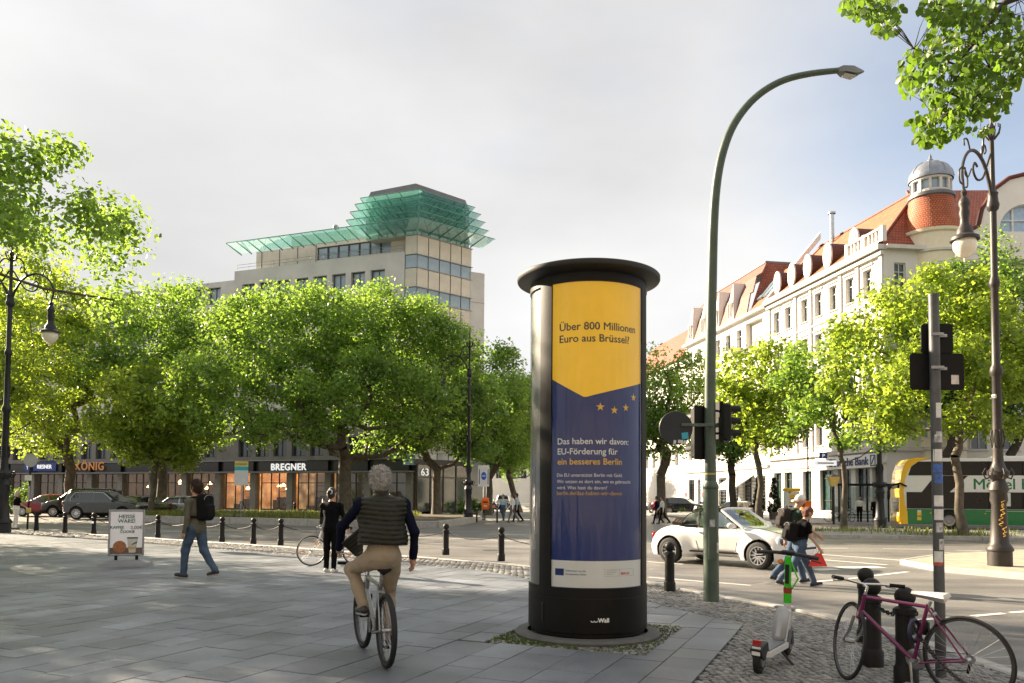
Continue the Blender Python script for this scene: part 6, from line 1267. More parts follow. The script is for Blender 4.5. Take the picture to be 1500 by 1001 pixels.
def generic_car(name, label, loc, rz, prof, L_, W_, belt, side_gl, fr_x, re_x, axles, r, paint, h=.04, tumble=.32, sc=1., group=None, spokes=10, gtop=None, clad=None):
    t = thing(name, label, 'car', loc, rz, group); t.scale = (sc,)*3
    zt = max(p[1] for p in prof); (X, Y, Zg), org, ax = grid((-L_/2-.05, -W_/2-.05, .1), (L_/2+.05, W_/2+.05, zt+.05), h)
    d2 = d_poly(X[:, 0, :], Zg[0, 0, :][None, :], prof)[:, None, :]
    hw = W_/2-tumble*np.maximum(0, Zg-belt)-.16*(np.abs(X)/(L_/2))**5-.05*np.maximum(0, (.45-Zg))/.3
    D = smax(d2+0*Y, np.abs(Y)-hw, .16)
    for xa in axles:
        dc = np.sqrt((X-xa)**2+(Zg-r)**2)-(r+.055); D = np.maximum(D, -np.maximum(dc+0*Y, (W_/2-.3)-np.abs(Y)))
    V, Q = surface_nets(D, org, h); c, n_ = face_cn(V, Q); ny = np.abs(n_[:, 1]); zmax = gtop or zt-.09
    sg = np.zeros(len(Q), int); xm = max(p[0] for p in side_gl[0])+.03
    for pl in side_gl: sg[(d_poly(c[:, 0], c[:, 2], pl) < 0) & (ny > .55)] = 1
    sg[(c[:, 2] > belt+.03) & (c[:, 2] < zmax) & (np.abs(c[:, 1]) < W_/2-.22-tumble*np.maximum(0, c[:, 2]-belt)) & (ny < .6) & (c[:, 0] > fr_x[0]) & (c[:, 0] < fr_x[1])] = 2
    sg[(c[:, 2] > belt+.05) & (c[:, 2] < zmax) & (np.abs(c[:, 1]) < W_/2-.24-tumble*np.maximum(0, c[:, 2]-belt)) & (ny < .6) & (c[:, 0] > re_x[0]) & (c[:, 0] < re_x[1])] = 3
    if clad: sg[(c[:, 2] < clad) & (sg == 0)] = 4
    for k, (nm, mt) in enumerate((('body', paint), ('side_window', m_cglass), ('windscreen', m_cglass), ('rear_window', m_cglass), ('sill_cladding', m_blk))):
        if (sg == k).any():
            for sel in ([(sg == k)] if k != 1 else [(sg == 1) & (c[:, 1]*sd > 0) & (c[:, 0]*sx > xm*sx) for sd in (-1, 1) for sx in (-1, 1)]):
                if sel.any(): v_, q_ = split_mesh(V, Q, sel); link(nm, np_mesh(nm, v_, q_, [mt]), t)
    MB().box((0, 0, r*.95), (L_*.86, W_-.5, .25)).build('underbody', m_blk, t)
    add_wheels(t, axles, W_/2-.01, r, .21, spokes)
    xf_ = L_/2; zh = belt*.78
    for s in (-1, 1):
        MB().sphere((xf_-.16, s*(W_/2-.28), zh), (.13, .17, .075), 12, 8).build('headlight', m_hl, t, 60); MB().rbox((-xf_+.1, s*(W_/2-.22), belt*.92), (.14, .24, .2), .04).build('taillight', m_tl, t, 40); MB().sphere((fr_x[1]-.25, s*(W_/2+.06), belt+.08), (.07, .11, .075), 10, 7).build('mirror', paint, t, 60)
        for xd in side_gl[0][0:1]: MB().rbox((xd[0]+.4, s*(W_/2-.01), belt-.12), (.18, .03, .03), .01).build('door_handle', m_chrome, t)
    MB().box((-xf_+.02, 0, .62), (.03, .5, .12)).box((xf_-.0, 0, .5), (.03, .5, .11)).build('number_plate', m_plate, t)
    return t
def carpaint(nm, c, metal=.3): return M(nm, c, .28, metal, var=.04, coat=.8)
SUVP = [(-2.2, .35), (-2.24, .75), (-2.2, 1.02), (-2.02, 1.5), (-1.85, 1.66), (-1.2, 1.71), (-.2, 1.70), (.25, 1.62), (1.0, 1.12), (1.35, 1.06), (1.95, .98), (2.18, .82), (2.24, .5), (2.15, .32), (1.6, .24), (-1.7, .24)]
SUVG = [[(-1.62, 1.10), (-1.7, 1.2), (-1.5, 1.53), (-1.2, 1.57), (-.45, 1.58), (-.45, 1.10)], [(-.38, 1.10), (-.38, 1.58), (.15, 1.54), (.72, 1.13), (.66, 1.1)]]
g = P(157, 740, 52); suv = generic_car('parked_suv', 'dark grey family SUV side on behind the coffee board', (g.x, 52, ROADZ), 0, SUVP, 4.5, 1.84, 1.04, SUVG, (.2, 1.05), (-2.2, -1.75), (-1.33, 1.35), .36, carpaint('paint_grey', (.045, .052, .058)), .03, sc=1.12, clad=.42, group='cars at the left crossing')
MB().tube([(p[0], -.905+.32*max(0, p[1]-1.04)-.01, p[1]) for p in [(-1.66, 1.1), (-1.72, 1.2), (-1.5, 1.55), (-1.2, 1.59), (-.4, 1.6), (.17, 1.56), (.74, 1.14)]], .012, 5).build('window_trim', m_chrome, suv)
HATP = [(-2.05, .35), (-2.08, .7), (-2.0, .95), (-1.75, 1.25), (-1.1, 1.44), (-.3, 1.47), (.2, 1.40), (1.0, .97), (1.5, .9), (1.95, .74), (2.08, .5), (2.0, .3), (1.5, .22), (-1.6, .22)]
HATG = [[(-1.5, .95), (-1.35, 1.2), (-1.0, 1.33), (-.4, 1.36), (-.4, .93)], [(-.33, .93), (-.33, 1.36), (.15, 1.3), (.75, .97), (.7, .93)]]
g = P(73, 740, 58); generic_car('parked_hatchback', 'red hatchback partly behind the woman and the sign pole', (g.x, 58, ROADZ), pi, HATP, 4.2, 1.78, .9, HATG, (.15, 1.05), (-2.05, -1.2), (-1.25, 1.28), .32, carpaint('paint_red', (.22, .01, .018)), .04, sc=1.12, group='cars at the left crossing')
VANP = [(-2.3, .35), (-2.35, 1.0), (-2.25, 1.7), (-2.1, 1.86), (-.5, 1.9), (.5, 1.85), (1.3, 1.15), (1.9, 1.02), (2.3, .8), (2.35, .5), (2.2, .3), (-2.1, .28)]
VANG = [[(-1.9, 1.15), (-1.85, 1.65), (-.5, 1.72), (-.5, 1.15)], [(-.4, 1.15), (-.4, 1.72), (.42, 1.68), (1.0, 1.18)]]
g = P(122, 740, 57.5); generic_car('parked_van', 'black people carrier seen over the grey SUV roof', (g.x, 57.5, ROADZ), pi+.15, VANP, 4.7, 1.9, 1.1, VANG, (.4, 1.35), (-2.3, -2.05), (-1.5, 1.5), .34, carpaint('paint_black', (.012, .012, .013)), .045, sc=1.1, group='cars at the left crossing')
SEDP = [(-2.3, .38), (-2.33, .8), (-2.1, .98), (-1.5, 1.03), (-.95, 1.40), (-.3, 1.46), (.3, 1.40), (1.05, .98), (1.6, .92), (2.15, .76), (2.3, .5), (2.2, .3), (1.6, .22), (-1.8, .22)]
SEDG = [[(-1.2, 1.0), (-.85, 1.3), (-.35, 1.35), (-.35, .98)], [(-.28, .98), (-.28, 1.35), (.25, 1.31), (.8, 1.0)]]
g = P(201, 740, 55); generic_car('parked_sedan', 'black car between the grey SUV and the silver car', (g.x, 55, ROADZ), pi*.86, SEDP, 4.6, 1.82, .96, SEDG, (.25, 1.1), (-1.6, -.9), (-1.4, 1.42), .33, carpaint('paint_black', (.012,)*3), .045, sc=1.08, group='cars at the left crossing')
MINP = [(-1.9, .35), (-1.93, .8), (-1.85, 1.0), (-1.65, 1.33), (-1.2, 1.42), (0, 1.42), (.35, 1.36), (.85, 1.0), (1.5, .92), (1.85, .78), (1.93, .5), (1.85, .28), (-1.7, .25)]
MING = [[(-1.6, .98), (-1.5, 1.3), (-.5, 1.33), (-.5, .96)], [(-.43, .96), (-.43, 1.33), (.3, 1.29), (.66, 1.0)]]
g = P(262, 740, 56); generic_car('parked_small_car', 'silver small car behind the backpack man', (g.x, 56, ROADZ), pi-.1, MINP, 3.9, 1.72, .94, MING, (.3, .95), (-1.9, -1.5), (-1.25, 1.25), .31, carpaint('paint_silver', (.42, .44, .46), .6), .04, sc=1.1, group='cars at the left crossing')
g = P(1003, 740, 82); generic_car('parked_suv', 'dark SUV parked far behind the round sign', (g.x, 82, ROADZ), -.5, SUVP, 4.5, 1.84, 1.04, SUVG, (.2, 1.05), (-2.2, -1.75), (-1.33, 1.35), .36, carpaint('paint_black', (.012,)*3), .05, group='cars parked along the avenue')
g = P(981, 740, 90); generic_car('parked_hatchback', 'far red car behind the two walkers on the avenue', (g.x, 90, ROADZ), -.7, HATP, 4.2, 1.78, .9, HATG, (.15, 1.05), (-2.05, -1.2), (-1.25, 1.28), .32, carpaint('paint_red', (.22, .01, .018)), .05, group='cars parked along the avenue')
g = P(1150, 740, 53); generic_car('parked_sedan', 'dark blue car behind the convertible near the cafe', (g.x-1.0, 60, ROADZ), -1.4, SEDP, 4.6, 1.82, .96, SEDG, (.25, 1.1), (-1.6, -.9), (-1.4, 1.42), .33, carpaint('paint_navy', (.01, .015, .04)), .05, group='cars parked along the avenue')
g = P(735, 740, 86); generic_car('parked_van', 'far pale van left of the column on the avenue', (g.x, 95, ROADZ), 1.6, VANP, 4.7, 1.9, 1.1, VANG, (.4, 1.35), (-2.3, -2.05), (-1.5, 1.5), .34, carpaint('paint_silver', (.42, .44, .46), .6), .05, group='cars parked along the avenue')
# ---------------- white convertible
def convertible():
    a = G(985, 825, ROADZ); b = G(1108, 834, ROADZ); d = (b-a); ang = math.atan2(d.y, d.x); ang = radians(-46)
    dv = Vector((cos(ang), sin(ang), 0)); nv = Vector((-dv.y, dv.x, 0)); mid = (a+b)/2+nv*.82
    t = thing('convertible_car', 'white open top convertible crossing behind the green pole', 'car', (mid.x, mid.y, ROADZ), ang); h = .022; pw = carpaint('paint_white', (.64, .63, .61), 0.)
    L2 = 2.14; prof = [(2.12, .30), (2.15, .46), (2.08, .62), (1.85, .76), (1.5, .88), (1.1, .965), (.72, 1.01), (.3, .985), (-.6, .99), (-1.0, 1.01), (-1.35, .99), (-1.7, .9), (-1.98, .74), (-2.12, .55), (-2.12, .34), (-1.9, .24), (1.9, .22)]
    (X, Y, Zg), org, ax = grid((-2.25, -1.0, .12), (2.25, 1.0, 1.15), h); aY = np.abs(Y)
    d2 = d_poly(X[:, 0, :], Zg[0, 0, :][None, :], prof)[:, None, :]; hw = .80-.10*np.maximum(0, Zg-.75)/.3-.30*(np.abs(X)/2.15)**6-.06*np.clip((.42-Zg)/.2, 0, 1)
    D = smax(d2+0*Y, aY-hw, .22)
    for xa, rx, rzz, zc, ry in ((1.27, .66, .46, .40, .26), (-1.27, .70, .52, .42, .27)):
        D = smin(D, d_ell((X, aY, Zg), (xa, .645, zc), (rx, ry, rzz)), .09)
    D = np.maximum(D, .18-Zg+0*D); cut = smax(d_box((X, Y, Zg), (-.22, 0, 1.05), (.86, .66, .45), .15), -d_box((X, Y, Zg), (0, 0, .2), (3, 2, .4), .01), .02); D = np.maximum(D, -d_box((X, Y, Zg), (-.22, 0, 1.1), (.85, .66, .5), .14))
    for xa in (-1.27, 1.27):
        dc = np.sqrt((X-xa)**2+(Zg-.33)**2)-.385; D = np.maximum(D, -np.maximum(dc+0*Y, .60-aY))
    V, Q = surface_nets(D, org, h); c, n_ = face_cn(V, Q)
    inn = (np.abs(c[:, 1]) < .67) & (c[:, 2] > .5) & (c[:, 2] < .985) & (c[:, 0] > -1.1) & (c[:, 0] < .66) & ((np.abs(n_[:, 1]) > .3) | (np.abs(n_[:, 2]) > .5) | (np.abs(n_[:, 0]) > .5)) & (np.abs(c[:, 1])+c[:, 2] < 1.64)
    arch = np.zeros(len(Q), bool)
    for xa in (-1.27, 1.27): arch |= (np.hypot(c[:, 0]-xa, c[:, 2]-.33) < .393) & (np.abs(c[:, 1]) < .88) & (np.abs(n_[:, 1]) < .75) | ((np.hypot(c[:, 0]-xa, c[:, 2]-.33) < .38) & (np.abs(c[:, 1]) < .7))
    sill = (c[:, 2] < .27) & ~arch
    for nm, sel, mt in (('body', ~inn & ~arch & ~sill, pw), ('cockpit', inn & ~arch, M('interior_dark', (.03, .027, .025), .7)), ('wheel_arch', arch, m_blk), ('sill', sill, M('sill_white', (.5, .49, .47), .4))):
        if sel.any(): v_, q_ = split_mesh(V, Q, sel); link(nm, np_mesh(nm, v_, q_, [mt]), t)
    def hwid(x, z): return .80-.10*max(0, z-.75)/.3
    for s in (-1, 1):
        y = s*.807; gp = MB()
        for pts in ([(.62, .97), (.66, .6), (.6, .33), (-.42, .33)], [(-.52, .97), (-.5, .6), (-.42, .36), (-.42, .33)]): gp.tube([(x, s*(hwid(x, z)+.001), z) for x, z in pts], .006, 4)
        gp.build('door_gap', m_blk, t); MB().tube([(-.78, s*.79, .345), (.7, s*.79, .345)], .022, 6).build('side_moulding', m_blk, t); MB().rbox((-.33, s*.79, .83), (.2, .05, .035), .012).build('door_handle', m_chrome, t)
        MB().sphere((.58, s*.93, 1.03), (.09, .12, .075), 12, 8).tube([(.6, s*.8, .99), (.58, s*.86, 1.0)], .025, 6).build('mirror', pw, t, 60)
        R = Matrix.Rotation(-.5, 3, 'Y') @ Matrix.Rotation(s*.3, 3, 'Z'); hl = MB().sphere((1.74, s*.655, .645), (.10, .14, .165), 16, 10, R).build('headlight', m_hl, t, 60); MB().sphere((1.79, s*.685, .66), (.07, .085, .10), 12, 8, R).build('reflector', m_cglass, hl, 60)
        MB().sphere((-1.9, s*.62, .70), (.07, .12, .10), 12, 8).build('taillight', m_tl, t, 60)
        sg = MB().hull([(.62, s*.735, .985), (-.42, s*.745, .985), (-.42, s*.665, 1.36), (.12, s*.655, 1.36), (.62, s*.73, .985), (-.42, s*.738, .985), (-.42, s*.658, 1.36), (.12, s*.648, 1.36)]); sg.build('side_window', thinglass('car_clear_glass', (.75, .85, .82), .12, .02) if 'car_clear_glass' not in MATS else MATS['car_clear_glass'], t)
        arc = [(-.46, .99), (-.46, 1.355)]+[(-.46-.52*sin(q), .99+.365*cos(q)) for q in [pi/2*i/6 for i in range(1, 7)]]; MB().prism([(x, z) for x, z in arc], s*.70, s*.694).build('quarter_window', MATS['car_clear_glass'], t)
        MB().tube([(.12, s*.662, 1.372), (-.42, s*.668, 1.372), (-.46, s*.69, 1.362)]+[(x, s*.70, z) for x, z in arc[2:]], .011, 5).build('window_seal', m_blk, t)
        MB().tube([(.80, s*.71, .97), (.5, s*.70, 1.17), (.16, s*.645, 1.40)], [.04, .036, .034], 8).build('pillar', pw, t, 60)
        MB().rbox((-.35, s*.34, .78), (.5, .46, .22), .07).rbox((-.55, s*.34, 1.0), (.17, .46, .5), .07, rot=Matrix.Rotation(-.2, 3, 'Y')).build('seat', M('seat_leather', (.05, .04, .035), .5), t, 40); MB().rbox((-.62, s*.34, 1.3), (.11, .26, .17), .045).build('headrest', MATS['seat_leather'], t, 40)
        MB().tube([(1.92, s*.45, .40), (2.05, s*.30, .37), (2.09, 0, .36)], .02, 5).build('bumper_line', m_blk, t)
    MB().tube([(.16, -.65, 1.40), (.10, -.3, 1.435), (.09, 0, 1.44), (.10, .3, 1.435), (.16, .65, 1.40)], .034, 8).build('windscreen_frame', pw, t, 60)
    ws = MB(); vs = []
    for i in range(13):
        u = -1+2*i/12; vs += [(.80+.06*(1-u*u), u*.70, .975), (.47+.06*(1-u*u), u*.675, 1.19), (.14-.04*(1-u*u), u*.635, 1.405+.03*(1-u*u))]
    ws.add(vs, [(3*i+j, 3*i+3+j, 3*i+4+j, 3*i+1+j) for i in range(12) for j in range(2)]); ws.build('windscreen', MATS['car_clear_glass'], t, 60)
    MB().sphere((.35, 0, 1.3), (.04, .12, .04), 8, 6).build('rear_view_mirror', m_blk, t, 60); MB().torus((.32, -.34, .98), .18, .018, 20, 6, 'x').build('steering_wheel', m_blk, t, 60)
    fb = MB(); 
    for k in range(4): fb.tube([(-1.08-.07*k, -.62, 1.0+.012*k), (-1.12-.09*k, -.4, 1.045+.02*k), (-1.13-.09*k, 0, 1.06+.02*k), (-1.12-.09*k, .4, 1.045+.02*k), (-1.08-.07*k, .62, 1.0+.012*k)], .055, 8)
    fb.build('folded_roof', M('roof_canvas', (.06, .042, .03), .85, var=.3, scale=8), t, 60)
    hs = MB(); 
    for s in (-1, 1): hs.tube(spline([(.78, s*.60, 1.0), (1.2, s*.50, .957), (1.6, s*.38, .855), (1.9, s*.2, .745)], 4), .005, 4)
    hs.build('bonnet_gap', m_blk, t); MB().box((2.125, 0, .52), (.03, .7, .05)).box((2.135, 0, .3), (.03, .9, .09)).build('grille', m_blk, t)
    MB().box((2.13, 0, .40), (.03, .52, .11)).build('number_plate', m_plate, t, None); MB().sphere((2.08, 0, .64), (.02, .06, .06), 10, 6).build('badge', m_chrome, t, 60)
    add_wheels(t, (-1.27, 1.27), .885, .33, .2, 12, -.08); return t
convertible()
# ---------------- double deck bus
def bus():
    YB = 45.6; fx = P(1297, 740, YB).x+.85; t = thing('double_deck_bus', 'green and white double deck bus with a yellow front and a furniture advert', 'bus', (fx, YB, ROADZ), radians(-15))
    m_bw = M('bus_white', (.72, .72, .70), .35, coat=.4, var=.04); m_bg = M('bus_green', (.004, .17, .045), .35, coat=.4, var=.08); m_by = M('bus_yellow', (.80, .46, .005), .35, coat=.4, var=.06); m_bgl = M('bus_glass', (.008, .009, .010), .12, var=.4, scale=.6, spec=.35)
    Lb = 13.7; W_ = 2.5
    prof = [(.95, 4.08), (.55, 4.0), (.30, 3.75), (.12, 3.2), (.02, 2.2), (.0, 1.2), (-.02, .6), (.05, .3), (Lb-.1, .3), (Lb, .5), (Lb, 3.9), (Lb-.25, 4.08)]
    MB().prism(prof, 0, W_).build('body', m_bw, t)
    MB().prism([(.35, .28), (Lb, .28), (Lb, 1.15), (.35, 1.15)], -.012, .02).build('lower_panel', m_bg, t)
    MB().prism([(.35, 1.17), (Lb, 1.17), (Lb, 2.12), (2.6, 2.12), (3.55, 3.06), (1.85, 3.06), (1.15, 2.12), (.35, 2.12)], -.014, .02).build('lower_window_band', m_bgl, t)
    MB().prism([(.45, 3.08), (Lb, 3.08), (Lb, 3.88), (1.0, 3.88), (.62, 3.6)], -.013, .02).build('upper_window_band', m_bgl, t)
    for x in (2.9, 4.6, 6.3, 8.0, 9.7, 11.4):
        MB().box((x, -.018, 3.48), (.04, .02, .74)).build('window_divider', m_blk, t)
        if x > 4: MB().box((x, -.02, 1.65), (.05, .02, .92)).build('window_divider', m_blk, t)
    yf = [(.93, 4.10), (.53, 4.02), (.27, 3.76), (.09, 3.2), (-.02, 2.2), (-.04, 1.2), (-.06, .6), (.02, .27), (.40, .27), (.38, 1.0), (.26, 1.4), (.2, 2.2), (.28, 2.9), (.5, 3.45), (.75, 3.75), (1.1, 3.92), (1.5, 4.1)]
    MB().prism(yf, -.02, .03).build('front_shell', m_by, t); MB().prism(yf, W_-.03, W_+.02).build('front_shell', m_by, t)
    MB().hull([(.9, y, 4.11) for y in (0, W_)]+[(.5, y, 4.03) for y in (0, W_)]+[(.26, y, 3.77) for y in (.0, W_)]+[(2.2, y, 4.11) for y in (0, W_)]).build('front_brow', m_by, t)
    fw = MB().hull([(-.01, y, z) for y in (.1, W_-.1) for z in (1.2,)]+[(.03, y, 2.4) for y in (.1, W_-.1)]+[(.04, y, 1.2) for y in (.1, W_-.1)]+[(.07, y, 2.4) for y in (.1, W_-.1)]); 
    MB().prism([(.53, 4.012), (.27, 3.76), (.09, 3.2), (-.012, 2.2), (-.03, 1.2), (-.05, .6), (.03, .26), (.1, .26), (.05, .6), (.05, 1.2), (.06, 2.2), (.16, 3.2), (.33, 3.74), (.56, 3.98)], .031, W_-.031).build('front_panel', m_by, t)
    MB().quad((-.052, .1, .95), (-.052, W_-.1, .95), (.012, W_-.1, 2.62), (.012, .1, 2.62)).build('windscreen', m_bgl, t); MB().quad((.028, .1, 2.72), (.028, W_-.1, 2.72), (.215, W_-.1, 3.7), (.215, .1, 3.7)).build('upper_windscreen', m_bgl, t)
    MB().box((-.06, W_/2, .55), (.06, W_-.2, .3)).build('bumper', m_by, t); MB().box((-.02, W_/2, 2.5), (.06, 1.8, .3)).build('destination_display', m_blk, t)
    for y in (.35, W_-.35): MB().sphere((-.05, y, .8), (.05, .2, .12), 10, 6).build('headlight', m_hl, t, 60)
    MB().tube([(.35, -.02, 2.45), (.0, -.12, 2.62), (-.5, -.22, 2.5), (-.65, -.25, 2.2)], [.05, .06, .07, .08], 8).rbox((-.66, -.25, 1.95), (.16, .22, .5), .04).build('mirror_arm', m_blk, t, 50)
    for x in (2.55, 9.0):
        MB().lathe([(.001, -.02), (.60, -.02), (.60, .05)], 30, (x, 0, .55), axis='y').build('wheel_arch', m_blk, t); wo = MB().lathe([(.001, -.03), (.1, -.03)], 10, (x, 0, .5), axis='y').build('wheel', m_blk, t); MB().lathe([(.3, -.03), (.46, -.035), (.5, .0), (.5, .2)], 30, (x, 0, .5), axis='y').build('tyre', m_tyre, wo, 40); MB().lathe([(.001, -.05), (.14, -.06), (.18, -.02), (.28, -.03), (.31, -.035)], 24, (x, 0, .5), axis='y').build('rim', M('steel_rim', (.3, .3, .3), .4, .8), wo, 40)
    MB().box((5.3, -.018, 1.72), (.75, .02, .75)).build('poster_panel', m_wht, t)
    MB().prism([(2.68, 2.14), (Lb, 2.14), (Lb, 3.05), (3.6, 3.05)], -.02, .0).build('advert_panel', m_bw, t)
    lettering('Möbel Hübner', .86, M('advert_green', (.005, .16, .05), .4), t, (3.78, -.024, 2.3), bold=.014, name='advert_lettering')
    for i, z in enumerate((.86, .6)): MB().box((1.0, -.018, z), (.22, .012, .2)).build('pictogram', M('pictogram_yellow', (.75, .5, .05), .5), t)
    MB().box((1.0, -.019, 1.02), (.2, .012, .12)).build('pictogram', m_wht, t)
    for x in (1.6, 4.4, 6.6, 8.0, 10.3): MB().box((x, -.018, .92), (.07, .012, .05)).build('side_marker', m_by, t)
    MB().box((9.0, -.0165, 1.06), (9.2, .008, .02)).build('trim_line', m_wht, t)
    MB().box((7, .9, 4.14), (4, 1.2, .1)).build('roof_vent', m_bw, t); return t
bus()
# ---------------- bicycles
m_sp = M('spoke_steel', (.45, .45, .46), .3, .9); m_bktyre = M('bicycle_tyre', (.010, .010, .011), .7, var=.2)
def bike_wheel(t, x, r, tw, rimm, steer=0., refl=False, zoff=0.):
    w_ = MB().cyl((0, -.045, 0), (0, .045, 0), .022, n=10).build('wheel', m_sp, t, 40); w_.location = (x, 0, r+zoff); w_.rotation_euler = (0, random.random(), steer)
    MB().torus((0, 0, 0), r-tw*.5, tw*.5, 48, 8).build('tyre', m_bktyre, w_, 60); MB().torus((0, 0, 0), r-tw*1.15, .011, 48, 6, sq=1.1).build('rim', rimm, w_, 60)
    s = MB()
    for i in range(28):
        a = 2*pi*i/28; b = a+(.35 if i % 2 else -.35); y = .03 if (i//2) % 2 else -.03; s.tube([(.02*cos(b), y, .02*sin(b)), ((r-tw*1.2)*cos(a), 0, (r-tw*1.2)*sin(a))], .0014, 4, cap=False)
    s.build('spokes', m_sp, w_)
    if refl:
        for a in (.4, 2.5): MB().box((r*.55*cos(a), -.02, r*.55*sin(a)), (.08, .012, .035), rot=Matrix.Rotation(-a, 3, 'Y')).build('reflector', M('reflector_orange', (.8, .22, .02), .3), w_)
    return w_
def bicycle(name, label, loc, rz, lean, frame, rimm, style='road', steer=0., r=.34, tw=.03, wb=1.02, seat_z=.86, saddle=None, refl=False, seat_col=None, crank_a=.6, grips=m_blk):
    t = thing(name, label, 'bicycle', loc, rz); t.rotation_mode = 'ZXY' if False else 'XYZ'; t.rotation_euler = Euler((lean, 0, rz), 'XYZ')
    xr, xf_ = 0., wb; bb = Vector((.42, 0, .27)); hd0 = Vector((wb-.16, 0, .58+(r-.34))); hd1 = Vector((wb-.22, 0, .78)); st_ = Vector((.28, 0, .75)); rear = Vector((0, 0, r)); R_ = .016 if style == 'road' else .02
    f = MB().tube([st_, bb], R_, 10).tube([hd0+(hd1-hd0)*.25, bb], R_*1.1, 10).tube([hd1-(hd1-hd0)*.12, st_-Vector((0, 0, .02))], R_*.95, 10).tube([hd0, hd1], R_*1.15, 10)
    f.build('frame', frame, t, 60)
    for s in (-1, 1): MB().tube([rear+Vector((0, s*.06, 0)), bb+Vector((-.06, s*.04, 0))], .009, 8).tube([rear+Vector((0, s*.06, 0)), st_+Vector((-.01, s*.025, -.03))], .0085, 8).build('stay', frame, t, 60)
    MB().cyl(bb+Vector((0, -.04, 0)), bb+Vector((0, .04, 0)), .024, n=12).build('bottom_bracket', m_steel, t, 40)
    # steerable front end
    ax = (hd1-hd0).normalized(); piv = hd0
    fe = MB().tube([hd0, hd0+ax*-.02], .03, 10).build('fork', frame, t, 60); Rm = Matrix.Translation(piv) @ Matrix.Rotation(steer, 4, ax) @ Matrix.Translation(-piv); fe.matrix_basis = Rm
    for s in (-1, 1): MB().tube([hd0+Vector((0, s*.05, -.01)), hd0+Vector((.05, s*.055, -.14)), Vector((wb, s*.055, r))], [.014, .013, .009], 8).build('fork_blade', m_chrome if style == 'road' else m_blk, fe, 60)
    hk = .085 if style == 'road' else .12
    sm = MB().tube([hd1, hd1+ax*(hk-.02), hd1+ax*hk+Vector((.09, 0, .0))], .014, 8).build('stem', m_chrome, fe, 60)
    hb = hd1+ax*hk+Vector((.09, 0, .0)); hwid = .29
    if style == 'road': pts = [hb+Vector((-.10, -hwid, .03)), hb+Vector((-.03, -.15, .02)), hb, hb+Vector((-.03, .15, .02)), hb+Vector((-.10, hwid, .03))]
    else: pts = [hb+Vector((-.05, -hwid, .02)), hb+Vector((0, -.1, .01)), hb, hb+Vector((0, .1, .01)), hb+Vector((-.05, hwid, .02))]
    MB().tube(pts, .012, 8).build('handlebar', m_chrome if style == 'road' else m_steel, fe, 60)
    for s, p in ((-1, pts[0]), (1, pts[-1])): d = (p-pts[1 if s < 0 else -2]).normalized(); MB().tube([p-d*.10, p+d*.02], .0165, 8).build('grip', grips, fe, 60); MB().tube([p-d*.14, p-d*.10+Vector((.05, 0, -.02)), p-d*.02+Vector((.06, 0, -.03))], .006, 5).build('brake_lever', m_steel, fe, 60)
    MB().tube([hb+Vector((0, -.1, 0)), hb+Vector((.08, -.08, .05)), hb+Vector((.06, 0, -.06)), hd0+Vector((.02, .02, 0))], .003, 5).build('brake_cable', m_blk, fe, 60)
    fw_ = bike_wheel(t, wb, r, tw, rimm, 0, refl); fw_.parent = fe; bike_wheel(t, 0, r, tw, rimm, 0, refl)
    MB().tube([st_-Vector((0, 0, .03)), Vector((.28-(seat_z-.75)*.32, 0, seat_z-.05))], .0135, 8).build('seat_post', m_chrome, t, 60); sx_ = .28-(seat_z-.75)*.32
    MB().hull([(sx_-.13, -.07, seat_z-.01), (sx_-.13, .07, seat_z-.01), (sx_-.12, -.06, seat_z+.02), (sx_-.12, .06, seat_z+.02), (sx_-.04, -.07, seat_z), (sx_-.04, .07, seat_z), (sx_+.15, -.018, seat_z), (sx_+.15, .018, seat_z), (sx_+.15, 0, seat_z+.02), (sx_, 0, seat_z+.022), (sx_-.1, 0, seat_z-.06), (sx_+.12, 0, seat_z-.025)]).build('saddle', seat_col or m_blk, t, 50)
    ch = MB().lathe([(.03, -.002), (.085, -.002), (.088, 0), (.085, .002), (.03, .002)], 28, (bb.x, -.045, bb.z), axis='y').build('chainring', m_steel, t, 40)
    for s, a in ((-1, crank_a), (1, crank_a+pi)):
        e = bb+Vector((cos(a)*.17, s*.075, -sin(a)*.17)); MB().tube([bb+Vector((0, s*.06, 0)), e], [.013, .01], 8).build('crank', m_chrome, t, 60); MB().rbox(tuple(e+Vector((0, s*.055, 0))), (.09, .09, .022), .006).build('pedal', m_steel if style == 'road' else m_blk, t)
    MB().tube([(bb.x, -.045, bb.z+.086), (0, -.045, r+.035)], .004, 5).tube([(bb.x, -.045, bb.z-.086), (.03, -.045, r-.1), (.01, -.045, r-.03)], .004, 5).build('chain', m_iron, t); MB().lathe([(.015, -.005), (.04, -.005), (.03, .005)], 20, (0, -.045, r), axis='y').build('sprockets', m_steel, t, 40); MB().tube([(.0, -.05, r-.03), (.03, -.055, r-.12)], .012, 6).build('derailleur', m_iron, t)
    MB().rbox((.02+.23, 0, r+.33), (.05, .07, .03), .008).build('brake', m_steel, t); return t
m_purp = M('purple_frame', (.13, .008, .065), .3, .2, coat=.6, var=.06); m_dkrim = M('rim_dark', (.08, .08, .085), .35, .8); m_alrim = M('rim_alloy', (.5, .5, .5), .3, .9)
ra, fa = Vector((3.60, 6.22, 0)), Vector((2.97, 7.02, 0)); d = fa-ra
pb = bicycle('bicycle', 'purple racing bicycle with white saddle leaning on the near bollards', ra, math.atan2(d.y, d.x), radians(-5), m_purp, m_dkrim, 'road', radians(-42), r=.345, tw=.026, seat_z=.83, seat_col=M('saddle_white', (.6, .58, .55), .5, var=.1), crank_a=-1.5)
MB().torus((.40, -.0, .52), .085, .017, 20, 8, 'x').build('cable_lock', M('lock_navy', (.02, .02, .05), .6), pb, 60); MB().rbox((.34, -.03, .55), (.09, .07, .12), .02).build('lock_body', m_blk, pb, 40)
